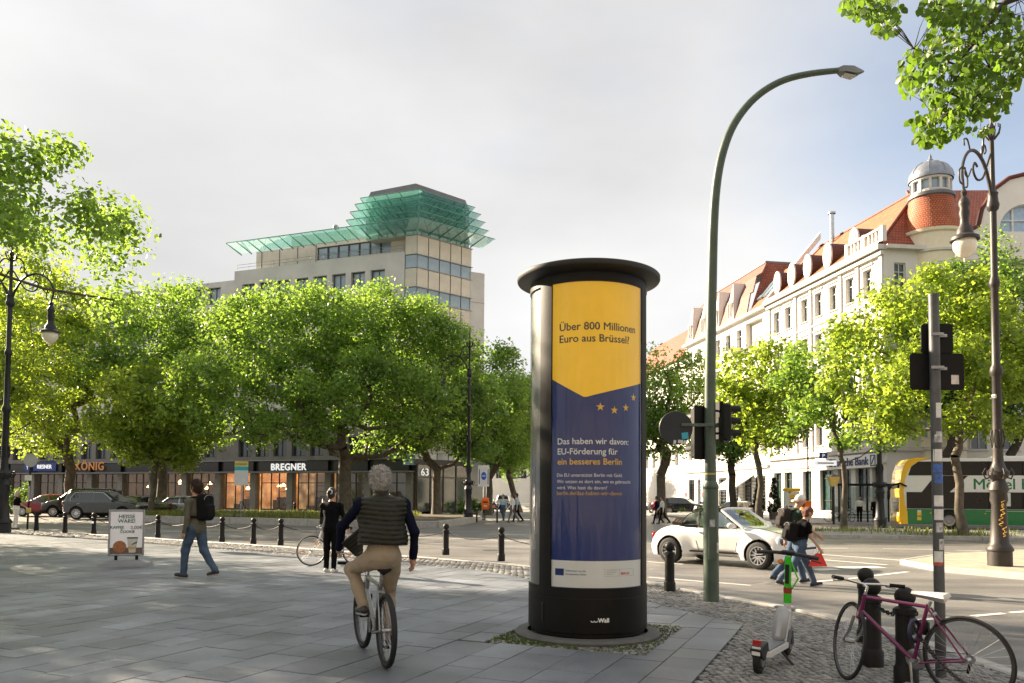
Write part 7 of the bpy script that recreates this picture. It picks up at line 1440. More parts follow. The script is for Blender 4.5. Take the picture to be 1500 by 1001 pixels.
def mtb():
    ra, fa = G(565, 979), G(533, 951); d = fa-ra
    t = bicycle('bicycle', 'silver mountain bicycle ridden by the grey haired man', ra, math.atan2(d.y, d.x), 0., M('silver_frame', (.26, .26, .26), .3, .6), m_dkrim, 'mtb', radians(2), r=.345, tw=.055, wb=1.04, seat_z=.90, crank_a=1.35, grips=m_blk); return t, ra, math.atan2(d.y, d.x)
mt_, mt_p, mt_a = mtb()
g1 = G(500, 831); bicycle('bicycle', 'light bicycle with orange reflectors held by the person in black', (g1.x+.28, g1.y+.35, 0), pi+.12, radians(3), M('white_frame', (.6, .6, .58), .35), m_alrim, 'road', -.1, refl=True, tw=.032)
for px, yy, rz, tx in ((1232, 52.5, .5, 'bicycle parked at the bank beside the lantern post'), (1214, 53.5, -.4, 'bicycle parked left of the lantern post')):
    bicycle('bicycle', tx, (P(px, 740, yy).x, yy, 0), rz, .05, m_blk, m_dkrim)
# ---------------- electric scooter
def scooter():
    a, b = G(1111, 987), G(1152, 960); d = b-a; t = thing('electric_scooter', 'white and green rental kick scooter parked on the cobbles', 'scooter', a, math.atan2(d.y, d.x)); t.rotation_euler = (radians(4), 0, math.atan2(d.y, d.x))
    m_sw = M('scooter_white', (.62, .62, .6), .4, var=.06); m_sgr = M('scooter_green', (.05, .55, .02), .4, var=.08); m_sk = M('scooter_black', (.015, .015, .016), .5); m_sgy = M('scooter_grey', (.16, .17, .18), .5)
    wb = d.length; r = .125
    for x, nm in ((0, 'rear'), (wb, 'front')):
        w_ = MB().cyl((0, -.04, 0), (0, .04, 0), .06, n=16).build('wheel', m_sgy, t, 40); w_.location = (x, 0, r); MB().torus((0, 0, 0), r-.03, .034, 32, 8).build('tyre', m_tyre, w_, 60)
    MB().hull([(.06, -.085, .15), (.06, .085, .15), (.72, -.085, .14), (.72, .085, .14), (.06, -.08, .2), (.06, .08, .2), (.72, -.08, .19), (.72, .08, .19), (.02, -.04, .16), (.02, .04, .16)]).build('deck', m_sw, t); MB().box((.38, 0, .205), (.58, .13, .012)).build('deck_mat', m_sgy, t)
    MB().hull([(-.02, -.05, .13), (-.02, .05, .13), (.1, -.055, .2), (.1, .055, .2), (-.09, -.05, .17), (-.09, .05, .17), (-.08, -.05, .27), (-.08, .05, .27), (.06, -.055, .29), (.06, .055, .29), (-.15, -.05, .24), (-.15, .05, .24)]).build('rear_fender', m_sk, t, 40)
    MB().box((-.115, 0, .30), (.03, .07, .045)).build('taillight', m_tl, t); MB().box((-.128, 0, .225), (.012, .075, .075)).build('number_plate', m_plate, t)
    top = Vector((wb-.19, 0, 1.02)); bot = Vector((wb-.03, 0, .20))
    MB().tube([(.66, 0, .16), (.74, 0, .18), (wb-.08, 0, .48)], [.055, .055, .04], 10).build('neck', m_sw, t, 60)
    bx = Vector((wb-.17, 0, .36)); Rm = Matrix.Rotation(-.42, 3, 'Y'); MB().rbox(tuple(Vector((.70, 0, .36))), (.12, .13, .36), .045, rot=Matrix.Rotation(.35, 3, 'Y')).build('battery_box', M('battery_grey', (.36, .37, .38), .5), t, 40)
    ax = (top-bot).normalized()
    MB().tube([bot, bot+ax*.36], .036, 12).build('lower_stem', m_sw, t, 60); MB().tube([bot+ax*.36, bot+ax*.46], .04, 12).tube([bot+ax*.52, top], .034, 12).build('stem', m_sgr, t, 60); MB().tube([bot+ax*.46, bot+ax*.52], .041, 12).build('stem_band', M('band_red', (.3, .04, .03), .5), t, 60); MB().tube([bot+ax*.56-Vector((.03, 0, 0)), top-ax*.08-Vector((.03, 0, 0))], .02, 8).build('stem_inlay', m_sk, t, 60)
    MB().tube([bot+ax*.5+Vector((0, -.04, 0)), bot+ax*.62+Vector((.0, -.10, 0)), top-ax*.2+Vector((0, -.09, 0)), top-ax*.05+Vector((0, -.03, 0))], .008, 6).build('brake_cable', m_sgr, t, 60)
    MB().tube([top+Vector((-.05, -.30, .015)), top+Vector((-.02, -.12, .03)), top+Vector((0, 0, .03)), top+Vector((-.02, .12, .03)), top+Vector((-.05, .30, .015))], [.02, .017, .02, .017, .02], 10).build('handlebar', m_sk, t, 60); MB().rbox(tuple(top+Vector((0, 0, .045))), (.09, .13, .03), .012).build('display', m_sk, t)
    MB().sphere(tuple(top+Vector((0, .07, -.06))), .028, 10, 7).build('indicator', M('indicator_amber', (.6, .2, .02), .3), t, 60)
    for s in (-1, 1): MB().tube([(wb, s*.055, r), (wb-.04, s*.05, .27)], .014, 8).build('fork_blade', m_sgy, t, 60); MB().tube([top+Vector((-.05, s*.2, .01)), top+Vector((.02, s*.24, -.02)), top+Vector((.0, s*.32, -.03))], .007, 5).build('brake_lever', m_sk, t, 60)
    MB().hull([(wb-.1, -.05, .24), (wb-.1, .05, .24), (wb+.06, -.05, .27), (wb+.06, .05, .27), (wb-.02, -.04, .31), (wb-.02, .04, .31), (wb-.15, -.05, .12), (wb-.15, .05, .12)]).build('front_fender', m_sgy, t, 40); MB().tube([(.5, -.06, .15), (.52, -.2, .0)], .012, 6).build('kickstand', m_sk, t, 60)
scooter()
# parked motor scooters on the far pavements
def moped(label, loc, rz, c):
    t = thing('parked_moped', label, 'moped', loc, rz, 'mopeds parked along the avenue')
    for x in (-.62, .62): w_ = MB().cyl((x, -.05, .24), (x, .05, .24), .1, n=12).build('wheel', m_alloy, t, 40); MB().torus((x, 0, .24), .19, .055, 24, 8).build('tyre', m_tyre, w_, 60)
    MB().hull([(-.85, -.16, .5), (-.85, .16, .5), (-.1, -.17, .32), (-.1, .17, .32), (-.75, -.15, .78), (-.75, .15, .78), (-.1, -.15, .72), (-.1, .15, .72)]).hull([(.3, -.2, .35), (.3, .2, .35), (.38, -.2, .95), (.38, .2, .95), (.5, -.1, .5), (.5, .1, .5), (-.1, -.16, .3), (-.1, .16, .3)]).build('body', c, t, 40); MB().rbox((-.42, 0, .82), (.7, .28, .1), .04).build('seat', m_blk, t, 40); MB().tube([(.62, 0, .24), (.36, 0, 1.0), (.3, -.32, 1.08)], .025, 6).tube([(.36, 0, 1.0), (.3, .32, 1.08)], .02, 6).build('handlebar', m_blk, t, 60); MB().sphere((.44, 0, .95), (.07, .1, .09), 10, 7).build('headlight', m_hl, t, 60)
for i, (px, yy, rz, tx) in enumerate([(948, 78, .6, 'moped right beside the column edge'), (958, 80, .8, 'moped left of the two far walkers'), (1028, 74, .5, 'moped left of the green lamp pole'), (1056, 70, .9, 'moped right of the green lamp pole'), (716, 72, 2.2, 'moped behind the orange bin'), (728, 74, 2.4, 'moped right of the orange bin'), (744, 79, 2.1, 'moped behind the far walking pair')]):
    moped('dark parked '+tx, (P(px, 740, yy).x, yy, 0), rz, [carpaint('paint_black', (0,)*3), carpaint('paint_red', (0,)*3), carpaint('paint_navy', (0,)*3)][i % 3])
# ================================================================== people
def cloth(nm, c, bs=90, b=.25, var=.15, rough=.85): return M('cloth_'+nm, c, rough, var=var, scale=6, bump=b, bscale=bs, spec=.08)
m_skin = M('skin', (.44, .25, .17), .5, var=.08, scale=9); m_shoe = M('shoe_black', (.02, .02, .022), .5); m_sole = M('shoe_sole', (.55, .54, .5), .6)
def skel(H=1.75, lean=.03, legs=((0, 0), (0, 0)), arms=((.05, .12, .15), (.05, .12, .15)), head=(0, 0), stoop=0.):
    s = H/1.75; J = {}; pel = Vector((0, 0, 0))
    for sd_, (a, k) in zip((-1, 1), legs):
        n_ = 'L' if sd_ < 0 else 'R'; hip = Vector((sd_*.09*s, 0, 0)); kn = hip+Vector((sd_*.01, sin(a), -cos(a)))*.43*s; an = kn+Vector((0, sin(a-k), -cos(a-k)))*.42*s
        J['hip'+n_], J['kn'+n_], J['an'+n_] = hip, kn, an; fa = a-k*.75; J['toe'+n_] = an+Vector((sd_*.015, .17*cos(fa*.6), -.045+.17*sin(fa*.6)*.8))*s; J['heel'+n_] = an+Vector((0, -.05, -.05))*s
    zmin = min(min(J['toe'+n_].z, J['heel'+n_].z) for n_ in 'LR')-.035*s
    up_ = Vector((0, sin(lean), cos(lean))); J['pel'] = pel; J['waist'] = up_*.16*s; J['chest'] = up_*.36*s; up2 = Vector((0, sin(lean+stoop), cos(lean+stoop))); J['neck'] = J['chest']+up2*.17*s; up3 = Vector((0, sin(lean+stoop*1.3+head[1]), cos(lean+stoop*1.3+head[1]))); J['head'] = J['neck']+up3*.185*s; J['hup'] = up3; J['hyaw'] = head[0]
    for sd_, (p, ab, e) in zip((-1, 1), arms):
        n_ = 'L' if sd_ < 0 else 'R'; sh = J['chest']+up2*.10*s+Vector((sd_*.19*s, 0, 0)); el = sh+Vector((sd_*sin(ab), sin(p), -cos(p))).normalized()*.29*s; wr = el+Vector((sd_*sin(ab)*.3, sin(p+e), -cos(p+e))).normalized()*.25*s; J['sh'+n_], J['el'+n_], J['wr'+n_] = sh, el, wr
    for k in J:
        if k not in ('hup', 'hyaw'): J[k] = J[k]-Vector((0, 0, zmin))
    J['s'] = s; return J
def body_prims(J, loose=1., sleeve='long', fingers=False, jacket=0., female=False, curl=.5):
    """list of (kind, args, material slot, blend); slots 0 skin, 1 top, 2 trousers, 3 shoe, 4 sole"""
    s = J['s']; P_ = []; pel, wa_, ch, nk, hd = J['pel'], J['waist'], J['chest'], J['neck'], J['head']; w_ = .93 if female else 1.
    A = lambda k, a, m, b: P_.append((k, a, m, b))
    A('e', (pel, (.165*s*(1.04 if female else 1), .13*s, .125*s)), 2, .05); A('c', (pel+Vector((0, -.01, .02)), wa_, .135*s*w_, .13*s*w_), 1 if jacket else 2, .05)
    A('e', (ch-Vector((0, 0, .02*s)), (.175*s*w_, .125*s, .20*s)), 1, .06); A('c', (wa_, ch, .13*s*w_, .14*s*w_), 1, .06)
    A('c', (J['shL'], J['shR'], .07*s*w_, .07*s*w_), 1, .06); A('c', (ch+(nk-ch)*.5, nk-(nk-ch)*.05, .09*s, .06*s), 1, .05)
    if jacket: A('e', (pel+Vector((0, -.005, .03)), (.18*s, .145*s, .17*s*jacket)), 1, .04)
    A('c', (nk-Vector((0, 0, .02)), hd-J['hup']*.05, .055*s, .052*s), 0, .02)
    R = Matrix.Rotation(J['hyaw'], 3, 'Z'); f = R @ Vector((0, 1, 0)); r_ = R @ Vector((1, 0, 0)); u_ = J['hup']
    A('e', (hd+u_*.02*s, (.077*s, .096*s, .105*s)), 0, .02); A('c', (hd-u_*.06*s+f*.035*s, hd+f*.02, .055*s, .07*s), 0, .03); A('c', (hd+f*.095*s+u_*.0, hd+f*.115*s-u_*.028*s, .010*s, .015*s), 0, .012); A('c', (hd+f*.085*s-u_*.055*s-r_*.018, hd+f*.085*s-u_*.055*s+r_*.018, .011*s, .011*s), 0, .01); A('c', (hd+f*.078*s+u_*.035*s-r_*.04*s, hd+f*.078*s+u_*.035*s+r_*.04*s, .016*s, .016*s), 0, .015)
    for q in (-1, 1): A('e', (hd+r_*q*.08*s-f*.005, (.014*s, .025*s, .035*s)), 0, .008)
    for n_, sg in (('L', -1), ('R', 1)):
        A('c', (J['hip'+n_], J['kn'+n_], .092*s*loose, .066*s*loose), 2, .04); A('c', (J['kn'+n_], J['an'+n_]+Vector((0, 0, .01)), .064*s*loose, .05*s*loose), 2, .03)
        he, to = J['heel'+n_], J['toe'+n_]; A('c', (he+Vector((0, 0, .012)), to+Vector((0, -.02, .006)), .040*s, .036*s), 3, .012); A('c', (J['an'+n_], he+(to-he)*.4+Vector((0, 0, .02)), .042*s, .038*s), 3, .02); A('c', (he-Vector((0, 0, .014)), to-Vector((0, 0, .014)), .028*s, .028*s), 4, .002)
        k = .056 if sleeve == 'long' else .054
        A('c', (J['sh'+n_], J['sh'+n_]+(J['el'+n_]-J['sh'+n_])*(1 if sleeve == 'long' else .55), k*s*w_*(1+.12*(loose-1)), (.046 if sleeve == 'long' else .054)*s*w_), 1, .03)
        if sleeve != 'long': A('c', (J['sh'+n_]+(J['el'+n_]-J['sh'+n_])*.5, J['el'+n_], .042*s*w_, .038*s*w_), 0, .01)
        A('c', (J['el'+n_], J['wr'+n_], (.046 if sleeve == 'long' else .037)*s*w_, (.036 if sleeve == 'long' else .026)*s*w_), 1 if sleeve == 'long' else 0, .02)
        wr = J['wr'+n_]; d = (wr-J['el'+n_]).normalized(); sd_ = Vector((1, 0, 0)); fw = (Vector((0, 1, 0))-d*d.y).normalized(); pn = d.cross(fw).normalized()
        A('c', (wr+d*.01, wr+d*.07*s, .027*s, .03*s), 0, .02)
        if fingers:
            for i in range(4):
                o = fw*(.030-.02*i)*s; b0 = wr+d*.085*s+o; L = (.072, .08, .075, .06)[i]*s; c1 = b0+(d*cos(curl*.4)-pn*sg*sin(curl*.4))*L*.5; c2 = c1+(d*cos(curl*1.2)-pn*sg*sin(curl*1.2))*L*.5; A('c', (b0-d*.02, c1, .0095*s, .009*s), 0, .006); A('c', (c1, c2, .009*s, .0075*s), 0, .004)
            t0 = wr+d*.035*s+fw*.03*s; t1 = t0+(d*.7+fw*.6).normalized()*.04*s; A('c', (t0, t1, .012*s, .0105*s), 0, .008); A('c', (t1, t1+(d*.9+fw*.15).normalized()*.035*s, .0105*s, .008*s), 0, .005)
        else: A('c', (wr+d*.06*s, wr+d*.14*s-pn*sg*.02, .028*s, .02*s), 0, .015)
    return P_
def d_prim(p, kd, a): return d_cone(p, *a) if kd == 'c' else (d_ell(p, *a) if kd == 'e' else d_box(p, *a))
def sdf_prims(prims, h, disp=None):
    lo = [1e9]*3; hi = [-1e9]*3; B = []
    for kd, a, m, k in prims:
        if kd == 'c': bl = [min(a[0][i]-a[2], a[1][i]-a[3]) for i in range(3)]; bh = [max(a[0][i]+a[2], a[1][i]+a[3]) for i in range(3)]
        else: q = max(a[1]) if len(a) > 2 and a[-1] is not None else 0; bl = [a[0][i]-max(a[1][i], q) for i in range(3)]; bh = [a[0][i]+max(a[1][i], q) for i in range(3)]
        B.append((bl, bh)); lo = [min(x, y) for x, y in zip(lo, bl)]; hi = [max(x, y) for x, y in zip(hi, bh)]
    g_, org, ax = grid([x-.04 for x in lo], [x+.04 for x in hi], h); D = np.full([len(a) for a in ax], 1.0, np.float32)
    for (kd, a, m, k), (bl, bh) in zip(prims, B):
        sl = [slice(max(0, int((bl[i]-.09-org[i])/h)), int((bh[i]+.09-org[i])/h)+2) for i in range(3)]
        p = [g_[0][sl[0]], g_[1][:, sl[1]], g_[2][:, :, sl[2]]]; d = d_prim(p, kd, a); S_ = D[tuple(sl)]; D[tuple(sl)] = smin(S_, d, max(k, 1e-4))
    if disp is not None: D = D+disp(g_)
    return surface_nets(D, org, h)
def prim_ids(prims, c):
    p = [c[:, 0], c[:, 1], c[:, 2]]; best = np.full(len(c), 1e9); ids = np.zeros(len(c), int)
    for kd, a, m, k in prims:
        d = d_prim(p, kd, a); q = d < best; best[q] = d[q]; ids[q] = m
    return ids
def make_person(label, loc, rz, J, top, trousers, hair, voxel=.012, shoe=m_shoe, sole=m_sole, hairstyle='short', extra=(), prims_kw=None, group=None, hair_r=(.09, .108, .11), folds=.004):
    t = thing('person', label, 'person', loc, rz, group); pr = body_prims(J, **(prims_kw or {}))+list(extra)
    V, Q = sdf_prims(pr, voxel, lambda g_: 1.5*folds*wob(g_, 27, 1)*np.clip((J['chest'].z+.1-g_[2])*6, .25, 1)+folds*.5*wob(g_, 80, 3)); c, n_ = face_cn(V, Q); ids = prim_ids(pr, c)
    b = link('body', np_mesh('body', V, Q, [m_skin, top, trousers, shoe, sole], ids), t)
    if hair is not None:
        s = J['s']; hd = J['head']; u_ = J['hup']; R = Matrix.Rotation(J['hyaw'], 3, 'Z'); f = R @ Vector((0, 1, 0)); hp = [('e', (hd+u_*.035*s-f*.012*s, tuple(x*s for x in hair_r)), 0, .01), ('e', (hd-u_*.02*s-f*.05*s, (.078*s, .06*s, .09*s)), 0, .04)]
        if hairstyle == 'bun': hp += [('e', (hd+u_*.03*s-f*.11*s, (.045*s, .045*s, .045*s)), 0, .02)]
        if hairstyle == 'bob': hp += [('c', (hd-u_*.02-f*.03, hd-u_*.09*s-f*.05*s, .085*s, .07*s), 0, .03)]
        amp, fr = {'curly': (.010, 95), 'short': (.004, 120), 'bun': (.003, 120), 'bob': (.005, 100)}[hairstyle]
        hv = max(.0065, voxel*.6); V, Q = sdf_prims(hp, hv, lambda g_: amp*wob(g_, fr, 2)+amp*.5*wob(g_, fr*1.9, 5)); c, n_ = face_cn(V, Q)
        fc = np.array(hd+u_*.02*s+f*.11*s); keep = ((c-np.array(hd))@np.array(f) < .055*s) | ((c-np.array(hd))@np.array(u_) > .075*s)
        v_, q_ = split_mesh(V, Q, keep); link('hair', np_mesh('hair', v_, q_, [hair]), t)
        if hairstyle == 'curly':                      # loose curls standing off the cap of hair
            rr_ = np.random.RandomState(3); cu = MB(); cc_, nn_ = face_cn(v_, q_); pick = rr_.choice(len(cc_), 750)
            for i in pick:
                p0, nr = Vector(cc_[i]), Vector(nn_[i]); a_ = Vector(rr_.normal(size=3)).cross(nr).normalized(); b_ = nr.cross(a_); L_ = rr_.uniform(.010, .02)
                cu.tube([p0-nr*.003, p0+nr*L_*.6+a_*L_*.4, p0+nr*L_*.9+a_*L_*.8+b_*L_*.4, p0+nr*L_*.5+a_*L_*1.2+b_*L_*.7], [.0035, .003, .0025, .0012], 4, cap=False)
            tag(cu.build('hair_curls', hair, t, 60, fix=False), None, None, kind='stuff')
    return t
m_hgrey = M('hair_grey', (.40, .39, .37), .6, var=.45, scale=60, bump=.9, bscale=160); m_hbrn = M('hair_brown', (.045, .026, .016), .55, var=.4, scale=60, bump=.8, bscale=160); m_hblk = M('hair_dark', (.018, .014, .012), .5, var=.3, scale=60, bump=.8, bscale=160); m_hbl = M('hair_blond', (.50, .42, .30), .6, var=.3, scale=60, bump=.8, bscale=160); m_hred = M('hair_auburn', (.13, .035, .018), .5, var=.3, scale=60, bump=.8, bscale=160)
navy = cloth('navy_sweater', (.007, .008, .022)); beige = cloth('beige_chino', (.30, .245, .175)); olive = cloth('olive_jacket', (.11, .105, .075)); jeans = cloth('jeans', (.06, .09, .135), var=.3); black = cloth('black', (.005, .005, .006)); whitec = cloth('white', (.60, .60, .58)); tgreen = cloth('green_tee', (.03, .05, .036)); ltblue = cloth('light_blue', (.35, .45, .5)); greyc = cloth('grey', (.12, .12, .13))
# ---------------- cyclist: joints given in bicycle axes (forward, left, up)
def cyclist():
    b = lambda x, y, z: Vector((-y, x, z)); J = dict(pel=b(.17, 0, 1.02), waist=b(.18, 0, 1.17), chest=b(.24, 0, 1.38), neck=b(.30, .0, 1.585), head=b(.345, .0, 1.735), hup=Vector((0, .1, .995)), hyaw=.0, s=1.0)
    J.update(hipR=b(.19, -.095, .99), knR=b(.46, -.13, .64), anR=b(.38, -.135, .225), heelR=b(.33, -.135, .165), toeR=b(.53, -.15, .15), hipL=b(.19, .095, .99), knL=b(.60, .21, .87), anL=b(.345, .15, .545), heelL=b(.29, .15, .49), toeL=b(.48, .17, .475))
    J.update(shL=b(.24, .205, 1.51), elL=b(.50, .335, 1.29), wrL=b(.74, .31, 1.075), shR=b(.22, -.205, 1.51), elR=b(.16, -.30, 1.25), wrR=b(.24, -.315, 1.01))
    t = make_person('grey haired cyclist in quilted olive vest seen from behind', mt_p, mt_a-pi/2, J, navy, beige, m_hgrey, .0085, hairstyle='curly', prims_kw=dict(loose=1.06, fingers=True, curl=.55), hair_r=(.098, .112, .118), folds=.005)
    s = 1.; ch, wa_, pel, nk = J['chest'], J['waist'], J['pel'], J['neck']
    pr = [('e', (ch-Vector((0, 0, .0)), (.225, .16, .22)), 0, .05), ('c', (pel+Vector((0, 0, .10)), wa_+Vector((0, 0, .02)), .16, .165), 0, .05), ('e', (pel+Vector((0, 0, .13)), (.225, .17, .12)), 0, .05), ('e', (wa_+Vector((0, 0, .05)), (.22, .16, .16)), 0, .05), ('c', (wa_, ch, .16, .17), 0, .05), ('c', (J['shL']-Vector((-.035, 0, .02)), J['shR']-Vector((.035, 0, .02)), .085, .085), 0, .05), ('c', (nk-Vector((0, .0, .05)), nk+Vector((0, .005, .035)), .085, .073), 0, .03)]
    def quilt(g_):
        x, y, z = g_; dy = y-(J['pel'].y+(z-J['pel'].z)*.22); zz = z-.35*dy*0+.012*np.sin(x*9+1)*1
        q = np.abs(np.sin(pi*zz/.044)); return -.014*np.sqrt(q)*np.where(z < J['neck'].z+.0, 1, .2)+.003*wob(g_, 60, 4)
    V, Q = sdf_prims(pr, .0075, quilt); c, n_ = face_cn(V, Q); hem = J['pel'].z+.115-.05*np.clip(c[:, 0], -.05, .2); keep = (c[:, 2] > hem) & (c[:, 2] < nk.z+.055)
    for q in 'LR':       # arm holes
        sg = -1 if q == 'L' else 1; keep &= ~((np.hypot(c[:, 1]-J['sh'+q].y, c[:, 2]-(J['sh'+q].z-.02)) < .085) & (c[:, 0]*sg > .2))
    v_, q_ = split_mesh(V, Q, keep); vest = link('vest', np_mesh('vest', v_, q_, [M('vest_olive', (.0155, .0148, .0078), .55, var=.3, scale=9, bump=.35, bscale=45, spec=.3)]), t)
    fl = MB(); n1, n2 = 22, 10; vs = []
    for i in range(n1+1):
        for j in range(n2+1):
            u, v = i/n1, j/n2; p = b(.33+.20*v*(1-.35*u), .16+.16*u*v+.02*v, 1.02+.30*(1-u*.0)*u*0+.29*u*(1-.55*v)-.02*v); n_ = .008*abs(sin(pi*u*6)); vs.append(p+Vector((-n_, -n_, 0)))
    fl.add(vs, [(i*(n2+1)+j, (i+1)*(n2+1)+j, (i+1)*(n2+1)+j+1, i*(n2+1)+j+1) for i in range(n1) for j in range(n2)]); fo = fl.build('vest_flap', MATS['vest_olive'], t, 60); md = fo.modifiers.new('thick', 'SOLIDIFY'); md.thickness = .014; md.offset = 0
    return t
cyclist()
# ---------------- man with the backpack
def backpack(label, loc, rz, J, mat, size=(.15, .10, .24), off=(-.22), drop=0., sides='LR', name='backpack'):
    t = thing(name, label, 'bag', loc, rz); ch = J['chest']; up_ = (J['neck']-J['waist']).normalized(); bk = Vector((0, -1, 0)); c = ch+Vector((0, off, -drop)); s = J['s']
    R = Matrix.Rotation(math.atan2(-up_.y, up_.z), 3, 'X'); pr = [('b', (c, tuple(x*s for x in size), .07*s, R), 0, .02), ('b', (c+R @ Vector((0, -size[1]*.9, -size[2]*.3))*s, (size[0]*.75*s, .045*s, size[2]*.5*s), .035*s, R), 0, .02)]
    V, Q = sdf_prims(pr, .012, lambda g_: .003*wob(g_, 50, 2)); link('pack', np_mesh('pack', V, Q, [mat]), t)
    MB().tube([c+R @ Vector((-.05, .02, size[2]))*s, c+R @ Vector((0, .02, size[2]+.05))*s, c+R @ Vector((.05, .02, size[2]))*s], .01, 6).build('grab_handle', mat, t, 60)
    z = MB(); z.tube([c+R @ Vector((size[0]*.9*cos(a), -size[1]*1.0, size[2]*.55+size[2]*.35*sin(a)))*s for a in [pi*i/8 for i in range(9)]], .005, 5); z.build('zip', m_steel, t, 60)
    for q in sides:
        sg = -1 if q == 'L' else 1; sh = J['sh'+q]; MB().tube([c+R @ Vector((sg*.09, size[1]*.8, size[2]*.8))*s, Vector((sg*.125*s, sh.y+.0, sh.z+.075*s)), Vector((sg*.125*s, sh.y+.115*s, sh.z-.04*s)), Vector((sg*.13*s, ch.y+.12*s, ch.z-.06*s)), Vector((sg*.17*s, ch.y-.0*s, ch.z-.17*s)), c+R @ Vector((sg*.12, size[1]*.7, -size[2]*.7))*s], .02, 6, squash=.5).build('strap', mat, t, 60)
    return t
g = G(286, 847); J = skel(1.86, .06, ((.36, .30), (-.22, .42)), ((-.12, .16, .35), (.2, .14, .4)), (.1, -.05)); RZ = radians(70)
make_person('young man in olive jacket and jeans walking left', (g.x, g.y, 0), RZ, J, olive, jeans, m_hbrn, .011, hair_r=(.095, .112, .112), hairstyle='curly', prims_kw=dict(loose=1.12, jacket=1., fingers=True))
backpack('black backpack worn by the man in the olive jacket', (g.x, g.y, 0), RZ, J, M('backpack_black', (.007, .007, .0075), .8, spec=.15, bump=.3, bscale=80))
g = G(484, 838.5); J = skel(1.72, .0, ((.04, .08), (-.06, .06)), ((.75, .35, 1.85), (.25, .25, .5)), (-.3, .12))
make_person('person in black jacket and trousers standing with a light bicycle, back turned', (g.x, g.y, 0), radians(-8), J, black, black, m_hblk, .012, shoe=m_sole, hairstyle='bun', prims_kw=dict(loose=1.06, jacket=1.15, fingers=False))
hb_ = J['head']; t = bpy.data.objects['person.002']; MB().torus(tuple(hb_+Vector((.0, -.11, .04))), .042, .012, 18, 6, 'y').build('hair_tie', whitec, t, 60)
ph = thing('phone', 'dark phone held to the ear of the person in black', 'phone', (g.x, g.y, 0), radians(-8)); d_ = (J['wrL']-J['elL']).normalized(); MB().rbox(tuple(J['wrL']+d_*.1), (.02, .07, .13), .006).build('case', m_blk, ph)
g = G(23, 776); J = skel(1.66, .03, ((.1, .1), (-.15, .1)), ((.0, .12, .2), (.35, .2, .7)), (-.3, .1))
make_person('woman in black top and white trousers at the left edge', (g.x, g.y, 0), radians(-35), J, black, whitec, m_hbl, .016, hairstyle='bob', prims_kw=dict(loose=1.15, sleeve='short', female=True))
wb_ = thing('handbag', 'yellow bag carried by the woman in white trousers', 'bag', (g.x, g.y, 0), radians(-35)); q_ = J['wrR']; MB().rbox(tuple(q_+Vector((.03, .06, -.12))), (.1, .2, .24), .04).build('pouch', M('bag_yellow', (.5, .38, .08), .6), wb_, 40); MB().tube([q_+Vector((.03, 0, -.02)), q_+Vector((.03, .06, .06)), q_+Vector((.03, .12, -.02))], .01, 6).build('handle', m_blk, wb_, 60)
# ---------------- couple crossing on the right
g = G(1172, 861, ROADZ); J = skel(1.84, .12, ((.38, .12), (-.32, .45)), ((-.3, .15, .3), (.45, .12, .5)), (-.35, .12), stoop=.12); gm = Vector((g.x+.08, g.y+.62, ROADZ)); RZ = radians(-82)
cap_e = [('c', (J['head']+Vector((-.03, .085, -.075)), J['head']+Vector((.03, .085, -.075)), .045, .045), 5, .03)]
mp_ = make_person('bearded man in white cap and dark green shirt crossing the road', gm, RZ, J, tgreen, jeans, None, .012, prims_kw=dict(loose=1.12, sleeve='short', fingers=True))
hp = [('e', (J['head']+J['hup']*.045, (.092, .112, .10)), 0, .01), ('b', (J['head']+Vector((0, -.10, .0)), (.06, .06, .02), .015, None), 0, .03)]; V, Q = sdf_prims(hp, .009); c, n_ = face_cn(V, Q); keep = c[:, 2] > J['head'].z+.0+.35*np.clip(c[:, 1]-J['head'].y, -.05, .2); v_, q_ = split_mesh(V, Q, keep); link('cap', np_mesh('cap', v_, q_, [cloth('cap_white', (.68, .66, .62))]), mp_)
V, Q = sdf_prims([('e', (J['head']+Vector((0, .055, -.07)), (.062, .055, .055)), 0, .02)], .009, lambda g_: .003*wob(g_, 110, 1)); link('beard', np_mesh('beard', V, Q, [m_hblk]), mp_)
backpack('grey backpack worn by the man in the white cap', gm, RZ, J, M('backpack_grey', (.03, .025, .023), .8, spec=.15, bump=.3, bscale=80), size=(.14, .09, .2))
J = skel(1.62, .16, ((.46, .10), (-.42, .35)), ((-.12, .12, .2), (.3, .1, .3)), (0, .15), stoop=.12); RZ = radians(-88)
make_person('auburn haired woman in black shirt and jeans striding right', (g.x, g.y, ROADZ), RZ, J, black, jeans, m_hred, .0115, hairstyle='bun', prims_kw=dict(loose=1.14, sleeve='short', female=True, fingers=True))
backpack('black shoulder bag on the back of the auburn haired woman', (g.x, g.y, ROADZ), RZ, J, M('bag_black', (.008, .007, .007), .8, spec=.15, bump=.3, bscale=60), size=(.15, .12, .2), drop=.06, sides='R', name='shoulder_bag')
rb = thing('shopping_bag', 'small red bag hanging beside the auburn haired woman', 'bag', (g.x, g.y, ROADZ), RZ); q_ = J['wrR']; MB().hull([q_+Vector(v) for v in ((-.04, -.2, -.34), (.04, -.2, -.34), (-.04, .14, -.34), (.04, .14, -.34), (-.02, -.06, -.1), (.02, -.06, -.1), (-.02, .04, -.1), (.02, .04, -.1))]).build('pouch', M('bag_red', (.6, .03, .02), .6), rb); MB().tube([q_+Vector((0, -.03, -.1)), q_+Vector((0, 0, -.02)), q_+Vector((0, .03, -.1))], .006, 5).build('handle', m_blk, rb, 60)
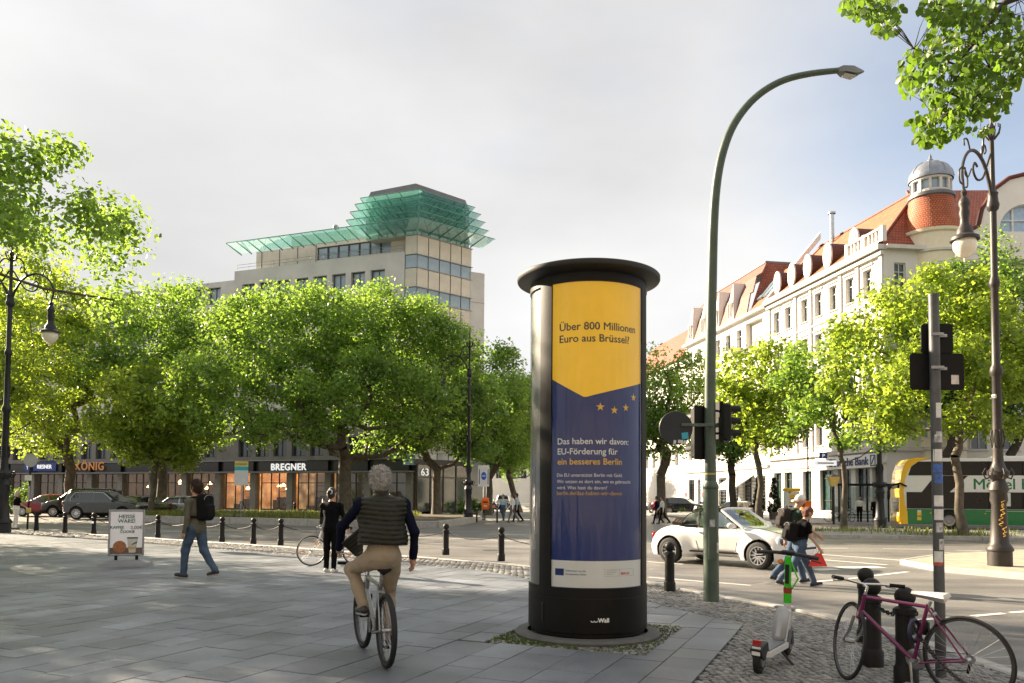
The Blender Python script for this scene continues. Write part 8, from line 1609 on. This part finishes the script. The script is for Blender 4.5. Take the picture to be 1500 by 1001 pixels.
# ---------------- far pedestrians
for px, py, H, rz, tp, tr_, hr_, lg, tx in [(737, 764, 1.68, 2.6, ltblue, jeans, m_hblk, ((.15, .1), (-.15, .15)), 'far woman in pale top and jeans beyond the orange bin'), (751, 766, 1.76, 1.5, whitec, greyc, m_hbrn, ((.35, .1), (-.3, .3)), 'far walker in white shirt just left of the column'), (757, 765.5, 1.78, 1.5, ltblue, black, m_hblk, ((-.3, .3), (.3, .1)), 'far walker in light blue shirt and dark trousers left of the column'), (962.5, 768, 1.78, 1.35, navy, navy, m_hblk, ((.3, .1), (-.3, .3)), 'walker in dark blue right of the column, on the road'), (970.5, 768.5, 1.78, 1.5, whitec, black, m_hbrn, ((-.35, .35), (.3, .1)), 'walker in white shirt right of the column, on the road')]:
    z = ROADZ if px > 900 else 0; g = G(px, py, z); make_person(tx, (g.x, g.y, z), rz, skel(H, .04, lg, ((-.2, .12, .3), (.3, .12, .4))), tp, tr_, hr_, .022, group='far pedestrians')
x = P(1262, 740, 50.8).x; make_person('waiting person in white top and black trousers at the bus shelter', (x+.35, 51.9, 0), 2.8, skel(1.74, .02), whitec, black, m_hblk, .022, group='far pedestrians')
x = P(1281, 740, 52).x; make_person('waiting person in black leaning in the bus shelter', (x+.3, 52.6, 0), 2.2, skel(1.66, .06, ((.5, .5), (.1, .1))), black, black, m_hblk, .022, group='far pedestrians')
for px, yy, tp, tx in ((1105, 61.5, whitec, 'cafe guest in white seated behind the convertible'), (1112, 62, cloth('pink', (.55, .28, .22)), 'cafe guest in pink seated behind the convertible')):
    x = P(px, 740, yy).x; make_person(tx, (x, yy, 0), 2.5, skel(1.68, .0, ((1.45, 1.4), (1.45, 1.4)), ((.6, .1, .9), (.6, .1, .9))), tp, black, m_hbrn, .025, group='far pedestrians')
    ct = thing('cafe_chair', 'chair under the '+tx[:24].strip(), 'chair', (x, yy+.1, 0), 2.5); MB().rbox((0, 0, .43), (.42, .42, .04), .01).build('seat', m_blk, ct); MB().rbox((0, -.2, .7), (.4, .03, .4), .01).build('backrest', m_blk, ct)
    for sx_ in (-.18, .18):
        for sy_ in (-.18, .18): MB().cyl((sx_, sy_, 0), (sx_, sy_, .42), .015, n=6).build('leg', m_steel, ct)
